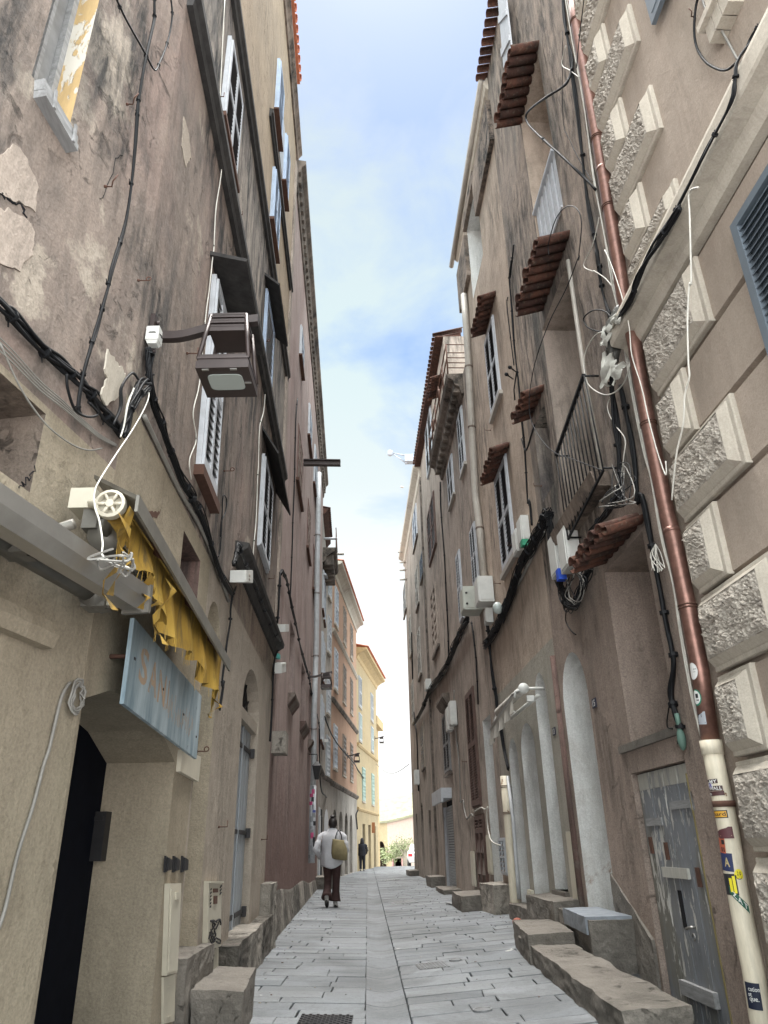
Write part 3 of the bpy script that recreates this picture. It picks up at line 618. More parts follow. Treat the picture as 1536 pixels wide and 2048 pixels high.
for q in ([('3', 780, 95), ('3', 800, 150), ('3', 820, 250), ('3', 806, 200)], [('3', 872, 670), ('3', 885, 700), ('3', 895, 780), ('3', 880, 740)], [('3', 925, 1035), ('3', 936, 1060), ('3', 942, 1120), ('3', 930, 1080)]):
    a = LW.yz(q[0]); b = LW.yz(q[2]); z = (a[1] + b[1]) / 2
    window(h2, rpatch(LW, a[0], b[0], z + .04, z + 1.35), MT['purple'], MT['tan3'], .0, .02, 10, 2, MT['rustiron'])
# rough stone base of the mauve house
m = M(); n1, n2 = 90, 14
for i in range(n1 + 1):
    y = 10.62 + (25.4 - 10.62) * i / n1
    for j in range(n2 + 1):
        t = j / n2; hh = .62 + .12 * mnoise.noise(V((y * .3, 3, 1))) - max(0, (y - 14)) * .03
        z = -.15 + t * max(.25, hh + .15); q = V((y * 2.2, z * 2.6, 4)); d = .10 * (1 - t) + (.018 * mnoise.noise(q) + .02 * mnoise.noise(q * 2.7)) * (1 - t ** 2) + .004
        m.v.append(LW.pt(y, z, d if j < n2 else -.02))
for i in range(n1):
    for j in range(n2): a = i * (n2 + 1) + j; m.f.append([a, a + n2 + 1, a + n2 + 2, a + 1]); m.m.append(0); m.sm.append(True); m.c.append(None)
build(m, 'rubble_base', MT['rubble'], h2)
m = M(); wbox(m, LW, 10.75, 11.15, 2.42, 2.72, -.02, .2); build(m, 'beam_end', MT['rubble'], h2)
# ---------------- pale house, orange house, yellow house
h3 = thing('pale_house', LW.pt(28, -.2), 'narrow pale greige house between the mauve and the orange house', 'building')
m = M(); facade(m, LW, rect(25.502, 29., -.6, 13.2), [], 0., 6.); facade(m, LF, rect(29., 31.2, -.6, 13.2), [], 0., 6.); build(m, 'wall', MT['palewall'], h3)
m = M(); profile(m, LW, 25.6, 29.1, [(-.01, -.2), (.05, -.15), (.2, .02), (.2, .08), (-.01, .1)], 13.1)
for i in range(16): barrel(m, LW.pt(25.7 + i * .2, 13.32, -.3), LW.pt(25.7 + i * .2, 13.2, .28) - LW.pt(25.7 + i * .2, 13.32, -.3), LW.d, .09)
build(m, 'roof', MT['tile'], h3)
m = M(); profile(m, LW, 25.9, 28.6, [(-.01, -.55), (.1, -.5), (.16, -.3), (.3, -.2), (.5, -.06), (.55, .06), (-.01, .06)], 11.6)
for k in range(6): wbox(m, LW, 26.0 + k * .46, 26.2 + k * .46, 11.0, 11.4, .03, .42)
bl = build(m, 'balcony', MT['corbel'], h3)
m = M()
for k in range(15): m.tube([LW.pt(26. + k * .18, 11.65, .5), LW.pt(26. + k * .18, 12.5, .5)], .012, 5)
m.tube([LW.pt(25.95, 12.5, .5), LW.pt(28.6, 12.5, .5)], .02, 5); build(m, 'railing', MT['rustiron'], bl)
def far_windows(par, W, ys, zs, w, hgt, frame, slat, sill, mul=1, det=True):
    for z in zs:
        for y in ys: window(par, rpatch(W, y, y + w, z, z + hgt), frame, slat, .01, .06, 10, 2, sill, det)
far_windows(h3, LW, (26.1, 27.6), (9.3, 6.9, 4.6), .8, 1.5, MT['whitewood'], MT['blueslat'], MT['rustiron'])
far_windows(h3, LF, (29.7,), (11, 8.6, 6.1, 3.7), .8, 1.5, MT['whitewood'], MT['whitewood'], MT['trim'])
m = M(); profile(m, LW, 25.55, 29., [(-.01, -.1), (.08, -.05), (.1, .05), (-.01, .08)], 3.6); profile(m, LF, 29., 31.15, [(-.01, -.1), (.08, -.05), (.1, .05), (-.01, .08)], 3.6); build(m, 'string_course', MT['corbel'], h3)
for y, mt in ((26., 'whitewood'), (27.4, 'hole')):
    m = M(); p = rpatch(LW, y, y + .95, .0, 2.4); p.box(m, 0, 1, 0, 1, -.01, .03); p.box(m, .1, .46, .1, .9, .03, .05); p.box(m, .54, .9, .1, .9, .03, .05); build(m, 'door', MT[mt], h3)
m = M(); facade(m, LF, arch(29.5, 30.6, 0, 2.0, 2.5), [], .012); build(m, 'shop_window', MT['whitewood'], h3)
h4 = thing('orange_house', LF.pt(36, -.2), 'tall faded orange house with a bracketed cornice down the street on the left', 'building')
m = M(); m.mi = 0; facade(m, LF, rect(31.202, 41.5, 3.5, 13.), [], 0., 6.); m.mi = 1
facade(m, LF, rect(31.202, 41.5, -.6, 3.5), [(arch(32. + k * 2.05, 33.2 + k * 2.05, .02, 2.1, 2.6), .2, 1, 2) for k in range(4)], 0.); build(m, 'wall', [MT['orange'], MT['palewall'], MT['hole']], h4)
m = M(); profile(m, LF, 31.2, 41.55, [(-.01, -.5), (.05, -.5), (.08, -.3), (.25, -.12), (.42, -.05), (.44, .05), (-.01, .1)], 13.05); build(m, 'cornice', MT['trim'], h4)
m = M()
for i in range(48): barrel(m, LF.pt(31.3 + i * .21, 13.3, -.4), LF.pt(31.3 + i * .21, 13.13, .5) - LF.pt(31.3 + i * .21, 13.3, -.4), LF.d, .09)
build(m, 'roof', MT['tilelight'], h4)
for z in (3.55, 6.9, 9.9): m = M(); profile(m, LF, 31.2, 41.5, [(-.01, -.12), (.06, -.1), (.12, .0), (.12, .06), (-.01, .1)], z); build(m, 'string_course', MT['corbel'] if z < 7 else MT['trim'], h4)
far_windows(h4, LF, (31.9,), (10.4, 7.5, 4.2), 1.0, 1.75, MT['whitewood'], MT['blueslat'], MT['trim'])
far_windows(h4, LF, (35.1, 38.2), (10.4, 7.5, 4.2), 1.0, 1.75, MT['tan3'], MT['greyslat'], MT['trim'])
h5 = thing('yellow_house', LG.pt(45, -.2), 'yellow house with golden eaves where the street bends', 'building')
m = M(); facade(m, LG, rect(41.502, 50.6, -.8, 11.6), [(rect(43.6 + k * 2.4, 44.7 + k * 2.4, -.1, 2.3), .12, 0, 1) for k in range(3)], 0., 7.); build(m, 'wall', [MT['yellow'], MT['hole']], h5)
m = M(); profile(m, LG, 41.5, 50.9, [(-.01, -.6), (.06, -.55), (.1, -.35), (.4, -.15), (.6, -.08), (.62, .04), (-.01, .1)], 11.6); build(m, 'cornice', MT['yellowtrim'], h5)
m = M()
for i in range(44): barrel(m, LG.pt(41.6 + i * .21, 11.95, -.5), LG.pt(41.6 + i * .21, 11.7, .7) - LG.pt(41.6 + i * .21, 11.95, -.5), LG.d, .09)
build(m, 'roof', MT['tilelight'], h5)
for z in (6.3, 3.0): m = M(); profile(m, LG, 41.6, 50.65, [(-.01, -.1), (.06, -.08), (.12, .0), (.12, .06), (-.01, .1)], z); build(m, 'string_course', MT['yellowtrim'], h5)
far_windows(h5, LG, (42.3, 47.6), (8.5,), 1.0, 1.7, MT['whitewood'], MT['greyslat'], MT['trim']); far_windows(h5, LG, (42.3, 47.6), (6.6,), 1.0, 1.5, MT['whitewood'], MT['greenslat'], MT['trim']); far_windows(h5, LG, (43.5, 47.6), (3.5,), 1.0, 1.75, MT['greenslat'], MT['greenslat'], MT['trim'])
m = M(); wbox(m, LG, 50.7, 54., -1, 9.2, -5, -.3); wbox(m, LG, 50.7, 54.3, 8.7, 9.25, -5, .05); 
h6 = build(m, 'ochre_house', MT['yellowtrim'], None, 'sliver of an ochre house beyond the yellow house', 'building')
# ------------------------------------------------------------------ RIGHT: rusticated palazzo
h0 = thing('palazzo', RW.pt(3, -.2), 'pinkish palazzo with rock-faced corner blocks and a stone ledge at the near right', 'building')
rows = [(5.86, 6.19, 1), (6.21, 6.77, 0)] + [(6.79 + .59 * k, 7.36 + .59 * k, 1 - k % 2) for k in range(10)] + [(4.70, 5.34, 1), (4.09, 4.68, 0), (3.50, 4.07, 1), (2.90, 3.48, 0), (2.30, 2.88, 1), (1.71, 2.28, 0), (1.11, 1.69, 1), (.51, 1.09, 0), (-.09, .49, 1), (-.7, -.11, 0)]
m = M(); facade(m, RW, rect(.2, 5.66, -.7, 5.5), [], -.06); facade(m, RW, rect(.2, 5.66, 5.5, 13.), [], -.012)
for z0, z1, l in rows:
    if z1 < 5.5:
        p = rpatch(RW, .2, 5.0, z0 + .008, z1 - .008)
        m.hexa([p.at(a, t, -.07) for a, t in ((0, 0), (1, 0), (1, 1), (0, 1))] + [p.at(a, t, -.012) for a, t in ((0, .02), (1, .02), (1, .98), (0, .98))])
m.poly([RW.pt(5.66, -.7, 0), RW.pt(5.66, 13, 0), RW.pt(5.66, 13, -5), RW.pt(5.66, -.7, -5)]); m.poly([RW.pt(.2, 13, 0), RW.pt(5.66, 13, 0), RW.pt(5.66, 13, -5), RW.pt(.2, 13, -5)]); m.poly([RW.pt(.2, -.7, 0), RW.pt(.2, 13, 0), RW.pt(.2, 13, -5), RW.pt(.2, -.7, -5)])
build(m, 'wall', MT['palazzo'], h0)
for bi, (z0, z1, l) in enumerate(rows):
    y0, y1 = (4.33 if l else 4.87), 5.34; z1 = z1 - .012
    m = M(); mg, dr = .045, .07
    def R4(i, o): return [RW.pt(a, b, o) for a, b in ((y0 + i, z0 + i * .75), (y1 - i * .3, z0 + i * .75), (y1 - i * .4, z1 - i * .75), (y0 + i, z1 - i * .75))]
    m.mi = 0
    m.ring([R4(0, -.02), R4(0, .018), R4(.008, .026), R4(mg, .03)], cap=False); m.ring([R4(mg, .03), R4(mg + .008, .040), R4(mg + dr, .085)], cap=False)
    # rock face
    m.mi = 1; i = mg + dr; ya, yb, za, zb = y0 + i, y1 - i * .3, z0 + i * .75, z1 - i * .75
    ny = max(14, int((yb - ya) / .0115)); nz = max(8, int((zb - za) / .0115))
    if z0 > 8 or z1 < .2: ny //= 2; nz //= 2
    o = len(m.v)
    for a in range(ny + 1):
        for b in range(nz + 1):
            u, v = a / ny, b / nz; e = min(u, 1 - u) * (yb - ya); f_ = min(v, 1 - v) * (zb - za); ed = min(1, min(e, f_) / .05)
            q = V((ya + (yb - ya) * u, za + (zb - za) * v, bi * 3.3))
            d = .3 * mnoise.noise(q * 11) + .45 * abs(mnoise.noise(q * 24)) + .5 * mnoise.noise(q * 58) + .35 * mnoise.noise(q * 5) + random.uniform(-.22, .22)
            wy = mnoise.noise(q * 14 + V((3, 3, 3))) * .012; wz = mnoise.noise(q * 14 + V((9, 1, 5))) * .012
            m.v.append(RW.pt(q.x + wy, q.y + wz, .081 + ed * (.008 + .042 * d)))
    for a in range(ny):
        for b in range(nz): k = o + a * (nz + 1) + b; m.f.append([k, k + nz + 1, k + nz + 2, k + 1]); m.m.append(1); m.sm.append(False); m.c.append(None)
    build(m, 'corner_block', [MT['trim'], MT['boss']], h0)
m = M(); profile(m, RW, .2, 5.70, [(-.03, 5.36), (.04, 5.37), (.07, 5.42), (.08, 5.48), (.19, 5.51), (.20, 5.54), (.20, 5.68), (.18, 5.74), (-.03, 5.78)]); build(m, 'ledge', MT['trim'], h0)
a = RW.yz(('E', 1422, 1075)); b = RW.yz(('F', 1536, 430))
w = window(h0, rpatch(RW, a[0] - .55, (a[0] + b[0]) / 2, 3.62, a[1], .0), MT['blueshut'], MT['blueshut'], .02, .07, 26, 1, None, stile=.12, mid=None)
a = RW.yz(('g', 690, 200)); m = M(); p = rpatch(RW, a[0] - .62, a[0], a[1], a[1] + 1.7)
p.box(m, 0, 1, 0, 1, .05, .09); p.box(m, .08, .92, .05, .45, .035, .095); p.box(m, .08, .92, .5, .95, .035, .095); build(m, 'shutter', MT['blueshut'], h0)
a = RW.yz(('g', 1215, 270)); m = M()
for k in range(3): p = rpatch(RW, a[0] - .02 - .1 * k, a[0] - .1 * k + .07, a[1], a[1] + .16); p.box(m, 0, 1, 0, 1, -.02, .10)
wbox(m, RW, a[0] - .8, a[0] + .1, a[1] + .16, a[1] + .22, -.02, .14); wbox(m, RW, a[0] - .8, a[0] + .06, a[1] + .22, a[1] + .27, -.02, .09)
for k in range(3): wbox(m, RW, a[0] - .02 - .16 * k, a[0] + .05 - .16 * k, a[1] + .27, a[1] + .8, -.02, .05)
build(m, 'window_apron', MT['trim'], h0)
hook(RW, ('g', 955, 132), 'rusty shutter hook under the top shutter of the palazzo', 2, .012, .12)
# ---------------- stained house with tile hoods
s1 = thing('stained_house', RW.pt(7.6, -.2), 'black-streaked house with tile-hooded loggias beside the copper drainpipe', 'building')
m = M(); Y1 = 9.6
a = RW.yz(('F', 243, 800)); b = RW.yz(('F', 185, 960))
up = [(rect(6.78, 7.92, 8.55, 11.62), .6, 4, 4), (rect(6.93, 8.28, 4.72, 7.78), .65, 7, 7), (rect(a[0], b[0], 5.55, 6.78), .4, 1, 1)]
m.mi = 0; facade(m, RW, rect(5.70, Y1, 4.3, 15.), up, 0.)
lo = [(rect(6.21, 7.32, 2.05, 3.80), .5, 2, 2), (rect(6.2, 7.45, -.55, 1.78), .09, 2, 6), (arch(8.42, 9.44, .10, 2.75, 3.32), .5, 3, 3)]
m.mi = 2; facade(m, RW, rect(5.70, Y1, -.6, 4.3), lo, 0.)
m.mi = 0
for a, b in (((5.70, -.6), (5.70, 15)), ((5.70, 15), (Y1, 15)), ((Y1, 15), (Y1, -.6))): m.poly([RW.pt(*a), RW.pt(*b), RW.pt(*b, -5), RW.pt(*a, -5)])
build(m, 'wall', [MT['dark'], MT['oldgrey'], MT['rusty'], MT['white'], MT['tan2'], MT['hole'], MT['iron'], MT['tan3']], s1)
# rounded jamb of the recess above the grey door
m = M(); prof = []
for k in range(9): t = k / 8 * PI / 2; prof.append((7.33 + .28 * (1 - math.cos(t)), -.28 * (1 - math.sin(t))))
A_ = [RW.pt(y, 2.04, o + .004) for y, o in prof]; B_ = [RW.pt(y, 3.80, o + .004) for y, o in prof]
m.smooth = True; m.add(A_ + B_, [(i, i + 1, i + 10, i + 9) for i in range(8)]); m.smooth = False
m = M(); wbox(m, RW, 6.2, 7.62, 1.98, 2.05, -.5, .03); build(m, 'sill', MT['step'], s1)
for nr, fa, ov, nm in ((('h', 545, 312), ('h', 425, 1040), .42, 0), (('h', 790, 1845), ('F', 255, 372), .42, 1), (('F', 243, 770), ('F', 185, 955), .3, 2), (('G', 800, 205), ('G', 612, 505), .40, 3)): tile_hood(s1, RW, nr, fa, ov)
m = M(); p = rpatch(RW, 6.8, 7.9, 8.55, 9.62)
p.box(m, 0, 1, .96, 1, -.08, .03); p.box(m, 0, 1, 0, .04, -.08, .02)
for k in range(6): p.box(m, k * .17, k * .17 + .10, .04, .96, -.05, -.01)
build(m, 'balustrade', MT['whitewood'], s1)
# balcony with iron railing
m = M(); m.hexa([RW.pt(6.75, 4.55, 0), RW.pt(8.45, 4.55, 0), RW.pt(8.45, 4.55, .16), RW.pt(6.75, 4.55, .16)] + [RW.pt(6.75, 4.72, 0), RW.pt(8.45, 4.72, 0), RW.pt(8.45, 4.72, .20), RW.pt(6.75, 4.72, .20)])
bl = build(m, 'balcony', MT['stained'], s1)
m = M(); pr = Patch([RW.P(('F', 482, 722), .16), RW.P(('F', 322, 1180), .16), RW.P(('G', 390, 368), .16), RW.P(('F', 592, 1262), .16)], RW.n)
for k in range(13): m.tube([pr.at(k / 12, 0), pr.at(k / 12, 1)], .009, 5)
m.tube([pr.at(0, 0), pr.at(1, 0)], .016, 4); q0, q1 = pr.at(0, 1), pr.at(1, 1)
pp = Patch([q0 + V((0, 0, .03)), q1 + V((0, 0, .03)), q1, q0], RW.n); pp.box(m, 0, 1, 0, 1, -.02, .02)
for q in (q0, q1, pr.at(0, .02), pr.at(1, .02)): m.tube([q, q - RW.n * .17], .012, 5)
build(m, 'railing', MT['cable'], bl)
m = M(); m.tube([RW.P(('F', 390, 60), .02), RW.P(('F', 488, 735), .02), RW.P(('F', 585, 1262), .02)], .028, 6); build(m, 'door_post', MT['greypipe'], s1)
# peeling grey plank door
ya, yb = 6.22, 7.43; p = rpatch(RW, ya, yb, -.52, 1.77); m = M(); m.mi = 0; nb = 8
for k in range(nb):
    a = k / nb + .003; b = (k + 1) / nb - .003; p.box(m, a, b, 0, .935, -.088, -.045 - .004 * (k % 2)); m.mi = 1; p.box(m, a, b, .936, .998, -.088, -.047 - .004 * (k % 2)); m.mi = 0
dr = build(m, 'door', [MT['peel'], MT['palepeel']], s1, 'grey plank door with flaking paint and iron straps')
m = M()
for a0, a1, t in ((.0, .42, .85), (.62, .92, .80)): p.box(m, a0, a1, t, t + .028, -.045, -.03); 
p.box(m, -.04, .03, .84, .9, -.045, .0)
build(m, 'hinge', MT['greywood'], dr)
m = M(); p.box(m, .3, .74, .62, .655, -.045, -.02); build(m, 'batten', MT['palepeel'], dr)
m = M(); p.box(m, .2, .72, .245, .29, -.045, -.005); build(m, 'batten', MT['greywood'], dr)
for a, t in ((.9, .7), (.62, .68), (.16, .6)): m = M(); p.box(m, a - .02, a + .02, t, t + .06, -.045, -.025); build(m, 'latch', MT['rustiron'], dr)
m = M(); m.tube([p.at(.37, .47, -.045), p.at(.37, .47, -.01), p.at(.45, .462, -.01)], .012, 6); build(m, 'handle', MT['silver'], dr); m = M(); c = p.at(.37, .44, -.02); m.tube([c + RW.d * (.025 * math.cos(k * .7)) + V((0, 0, .025 * math.sin(k * .7))) for k in range(9)], .006, 5); 
build(m, 'pull_ring', MT['silver'], dr)
m = M(); p.box(m, .50, .56, .46, .58, -.046, -.041); build(m, 'keyhole', MT['hole'], dr)
m = M(); p.box(m, -.004, .006, 0, .96, -.03, .003); build(m, 'door_seal', flat('dull_ochre', (.22, .18, .08)), dr)
# weathered open shutter high up
m = M(); p = Patch([RW.P(('h', 300, -60), .12), RW.P(('h', 235, -40), .12), RW.P(('h', 285, 560), .12), RW.P(('h', 352, 400), .12)], RW.n)
for k in range(5): p.box(m, k * .2, k * .2 + .19, 0, 1, 0, .025)
p.box(m, 0, 1, .15, .25, .025, .05); p.box(m, 0, 1, .6, .7, .025, .05); build(m, 'shutter', MT['whitewood'], s1)
m = M()
for i in range(22): y = 5.8 + i * .175; barrel(m, RW.pt(y, 15.15, -.5), RW.pt(y, 14.95, .22) - RW.pt(y, 15.15, -.5), RW.d, .09)
build(m, 'roof', MT['tile'], s1)
m = M(); m.tube([RW.pt(9.62, -.1, .01), RW.pt(9.62, 3.45, .01)], .05, 8); build(m, 'corner_strip', MT['maroon'], s1)
# ---------------- sandy house
s2 = thing('sandy_house', RW.pt(11.8, -.2), 'sandy house with tile-hooded white windows above arched grey shopfront', 'building')
def gy(t): return RW.yz(t)[0]
m = M(); m.mi = 0; facade(m, RW, rect(Y1 + .002, 14., 3.7, 14.9), [(rect(11.35, 12.7, 12.2, 14.25), .5, 1, 1)], 0.)
ar = []
for fa, na, tp, bt in ((('e', 645, 100), ('e', 722, 100), ('e', 655, 0), .62), (('e', 560, 560), ('e', 655, 560), ('e', 600, 318), .3), (('e', 472, 560), ('e', 532, 560), ('e', 492, 432), .1)):
    y1, y0 = gy(fa), gy(na); zt = RW.yz(tp)[1]; ar.append((y0, y1, bt, zt - .4, min(zt, 3.45)))
holes = [(arch(y0, y1, bt, zs, zt), .45, 1, 1) for y0, y1, bt, zs, zt in ar]
m.mi = 2; facade(m, RW, [(Y1 + .002, -.6), (14., -.6), (14., 3.7), (Y1 + .002, 3.7)], holes, 0.)
m.mi = 0
for a, b in (((Y1 + .002, 14.9), (14., 14.9)), ((14., 14.9), (14., -.6))): m.poly([RW.pt(*a), RW.pt(*b), RW.pt(*b, -5), RW.pt(*a, -5)])
build(m, 'wall', [MT['tan2'], MT['white'], MT['greyshop']], s2)
m = M(); facade(m, RW, [(9.68, -.6), (10.6, -.6), (10.6, 3.55), (9.68, 4.0)], [(arch(ar[0][0], ar[0][1], ar[0][2], ar[0][3], ar[0][4]), .01, 0, 0)], .006) if False else None
tile_hood(s2, RW, ('8', 1066, 165), ('8', 988, 610), .3); tile_hood(s2, RW, ('8', 1192, 1570), ('8', 1083, 1975), .3)
window(s2, rpatch(RW, 11.0, 11.85, 8.6, 10.3), MT['whitewood'], MT['darkslat'], .005, .045, 24, 2, MT['greypipe'])
window(s2, rpatch(RW, 11.12, 12.12, 5.55, 7.35), MT['whitewood'], MT['darkslat'], .005, .045, 24, 2, MT['greypipe'])
m = M(); wbox(m, RW, 9.5, 11.35, 13.25, 14.35, -.005, .09); wbox(m, RW, 12.7, 14., 12.9, 14.1, -.005, .09); wbox(m, RW, 11.3, 12.75, 14.25, 14.55, -.005, .09); build(m, 'lintel', MT['stained'], s2)
m = M(); profile(m, RW, 9.5, 14.15, [(-.01, 14.65), (.06, 14.7), (.10, 14.85), (.02, 15.0), (-.01, 15.)]); build(m, 'cornice', MT['trim'], s2)
m = M(); m.tube([RW.pt(9.5, 14.9, .13), RW.pt(14.4, 14.75, .13)], .06, 8); build(m, 'gutter', MT['greypipe'], s2)
m = M(); y0, y1 = ar[0][:2]; wbox(m, RW, y0 - .05, y1 + .03, .52, .62, -.44, .05); build(m, 'sill', MT['step'], s2)
# ---------------- taupe house with balcony
s3 = thing('taupe_house', RW.pt(19, -.2), 'long taupe house with an iron-railed balcony on a carved corbel', 'building')
def winpx(par, W, q, fr, sl, **k):
    a = [W.yz(t) for t in q]; y0 = (a[0][0] + a[3][0]) / 2; y1 = (a[1][0] + a[2][0]) / 2; z1 = (a[0][1] + a[1][1]) / 2; z0 = (a[2][1] + a[3][1]) / 2
    if y1 - y0 < .25: y1 = y0 + .5
    return window(par, rpatch(W, y0, y1, z0, z1), MT[fr], MT[sl], .005, .05, k.get('n', 18), k.get('leaves', 2), MT[k['sill']] if k.get('sill') else None, True, k.get('mid', .45))
m = M(); wh = [RW.yz(('e', 340, 300)), RW.yz(('e', 295, 400)), RW.yz(('e', 375, 1440)), RW.yz(('e', 440, 1440))]
yo0, yo1 = (wh[0][0] + wh[3][0]) / 2, (wh[1][0] + wh[2][0]) / 2
rs = [RW.yz(('6', 552, 1085)), RW.yz(('6', 575, 1755)), RW.yz(('6', 640, 1070)), RW.yz(('6', 665, 1775))]; yr1 = (rs[0][0] + rs[1][0]) / 2; yr0 = (rs[2][0] + rs[3][0]) / 2
holes = [(rect(yo0, yo1, .45, 3.5), .4, 1, 1), (rect(yr0, yr1, -.3, 2.35), .14, 0, 2)]
m.mi = 0; facade(m, RW, [(14.002, -.6), (25.5, -.6), (25.5, 14.9), (17.4, 14.9), (17.4, 11.6), (14.002, 11.6)], holes, 0., 5.); build(m, 'wall', [MT['tan3'], MT['white'], MT['hole']], s3)
m = M()
for i in range(38): y = 17.4 + i * .215; barrel(m, RW.pt(y, 15.15, -.6), RW.pt(y, 14.92, .3) - RW.pt(y, 15.15, -.6), RW.d, .095)
m.prism([RW.pt(17.4, 14.86, .24), RW.pt(25.5, 14.86, .24), RW.pt(25.5, 14.9, -.5), RW.pt(17.4, 14.9, -.5)], (0, 0, .05)); build(m, 'roof', MT['tile'], s3)
m = M(); profile(m, RW, 14.7, 19.3, [(-.01, 11.05), (.06, 11.08), (.10, 11.25), (.22, 11.32), (.25, 11.45), (.36, 11.5), (.40, 11.62), (-.01, 11.64)])
for k in range(12): wbox(m, RW, 14.8 + k * .38, 14.95 + k * .38, 11.16, 11.46, .05, .24)
bl = build(m, 'balcony', MT['corbel'], s3)
m = M()
for z in (11.66, 12.1, 12.5): m.tube([RW.pt(14.7, z, .36), RW.pt(19.2, z, .36)], .018, 5)
for k in range(6): m.tube([RW.pt(14.7 + k * .9, 11.62, .36), RW.pt(14.7 + k * .9, 12.5, .36)], .02, 5)
for z in (11.8, 11.95, 12.1, 12.25, 12.5): m.tube([RW.pt(14.7, z, .36), RW.pt(14.7, z, -.2)], .014, 5)
for k in (1.5, 3.0): c = RW.pt(14.7 + k, 12.0, .40); m.tube([c + V((0, .12 * math.cos(q * .5), .16 * math.sin(q * .5))) for q in range(11)], .03, 5)
build(m, 'railing', MT['rustiron'], bl)
m = M(); wbox(m, RW, 17.5, 20.2, 13.1, 13.2, -.01, .05); build(m, 'beam', MT['greywood'], s3)
tile_hood(s3, RW, ('8', 575, 935), ('8', 545, 1210), .35)
winpx(s3, RW, [('8', 770, 1270), ('8', 735, 1370), ('8', 760, 1930), ('8', 800, 1800)], 'whitewood', 'darkslat', sill='greypipe', n=22)
winpx(s3, RW, [('8', 672, 1720), ('8', 632, 1880), ('7', 618, 255), ('7', 655, 170)], 'whitewood', 'greyslat', sill='greypipe', n=22)
winpx(s3, RW, [('8', 480, 1300), ('8', 445, 1370), ('8', 430, 2020), ('8', 497, 1740)], 'whitewood', 'greyslat', n=16)
winpx(s3, RW, [('7', 830, 420), ('7', 795, 500), ('7', 830, 960), ('7', 872, 930)], 'whitewood', 'darkslat', n=22)
winpx(s3, RW, [('7', 690, 690), ('7', 668, 720), ('7', 715, 1290), ('7', 745, 1210)], 'whitewood', 'darkslat', n=22)
winpx(s3, RW, [('7', 478, 150), ('7', 418, 350), ('7', 437, 810), ('7', 492, 600)], 'brownslat', 'whitewood', n=14)
winpx(s3, RW, [('7', 495, 960), ('7', 440, 1050), ('7', 480, 1560), ('7', 510, 1480)], 'tan3', 'tan3', sill='corbel', n=3)
winpx(s3, RW, [('e', 228, 78), ('e', 183, 150), ('e', 232, 905), ('e', 290, 885)], 'brownslat', 'brownslat', n=44, mid=.5)
winpx(s3, RW, [('6', 600, 170), ('6', 552, 250), ('6', 578, 730), ('6', 622, 700)], 'greyslat', 'darkslat', n=24, sill='corbel')
m = M(); a = RW.yz(('6', 600, 85)); profile(m, RW, a[0] - .2, a[0] + 1.5, [(-.01, -.1), (.1, -.05), (.2, .12), (.2, .2), (-.01, .22)], RW.yz(('6', 570, 150))[1]); build(m, 'window_hood', MT['corbel'], s3)
winpx(s3, RW, [('6', 380, 270), ('6', 360, 320), ('6', 375, 700), ('6', 397, 660)], 'tan', 'greyslat', n=16)
winpx(s3, RW, [('6', 905, 1080), ('6', 845, 1110), ('6', 885, 1870), ('6', 970, 1860)], 'brownslat', 'maroon', n=3, mid=.8)
winpx(s3, RW, [('6', 1105, 1300), ('6', 1085, 1300), ('6', 1105, 1600), ('6', 1118, 1600)], 'whitewood', 'pane', n=3)
m = M(); wbox(m, RW, yo0 - .05, yo1 + .05, .0, .45, -.3, .06); build(m, 'window_plinth', MT['rubble'], s3)
p = rpatch(RW, yr0, yr1, -.1, 2.2); m = M()
for k in range(34): t = k / 34; m.hexa([p.at(a, t + d, o) for o, dd in ((-.12, 0), (-.085, 0)) for a, d in ((.02, .001), (.98, .001), (.98, .024), (.02, .024))])
rd = build(m, 'roller_shutter', MT['zinc'], s3)
m = M(); p.box(m, 0, .04, 0, 1, -.13, -.02); p.box(m, .96, 1, 0, 1, -.13, -.02); build(m, 'guide_rail', MT['whitewood'], rd)
m = M(); a = rpatch(RW, yr0 - .05, yr1 + .1, 2.25, 2.6); a.box(m, 0, 1, .25, 1, -.02, .30); a.box(m, 0, 1, 0, .25, .24, .30); build(m, 'shutter_case', MT['whitewood'], rd)
# ---------------- end house
s4 = thing('end_house', RW.pt(30, -.2), 'last shaded house on the right before the bright square', 'building')
m = M(); facade(m, RW, rect(25.502, 35.6, -.6, 14.9), [(arch(30.3, 31.4, -.3, 2.2, 2.7), .3, 0, 1), (rect(27.3, 28.2, -.3, 2.3), .2, 0, 2), (rect(33.2, 34.1, -.3, 2.4), .2, 0, 1)], 0., 6.); build(m, 'wall', [MT['tan3'], MT['hole'], MT['brownslat']], s4)
m = M(); profile(m, RW, 25.5, 35.7, [(-.01, -.45), (.05, -.4), (.08, -.15), (.28, -.02), (.3, .08), (-.01, .1)], 14.85); build(m, 'cornice', MT['trim'], s4)
m = M(); wbox(m, RW, 25.5, 25.75, 0, 14.4, -.005, .06); build(m, 'corner_strip', MT['corbel'], s4)
for q, fr, sl in (([('7', 322, 265), ('7', 295, 330), ('7', 292, 680), ('7', 326, 550)], 'whitewood', 'blueslat'), ([('7', 382, 690), ('7', 352, 720), ('7', 362, 915), ('7', 385, 880)], 'blueshut', 'blueslat'), ([('7', 330, 790), ('7', 312, 860), ('7', 322, 1180), ('7', 343, 1110)], 'greypipe', 'greyslat'), ([('7', 228, 940), ('7', 207, 980), ('7', 212, 1230), ('7', 230, 1190)], 'greypipe', 'blueslat'), ([('7', 350, 1330), ('7', 330, 1380), ('7', 345, 1800), ('7', 365, 1700)], 'greypipe', 'greyslat'), ([('5', 1290, -60), ('5', 1270, -20), ('5', 1270, 290), ('5', 1298, 250)], 'greyslat', 'darkslat')):
    winpx(s4, RW, q, fr, sl, n=10, sill='corbel')
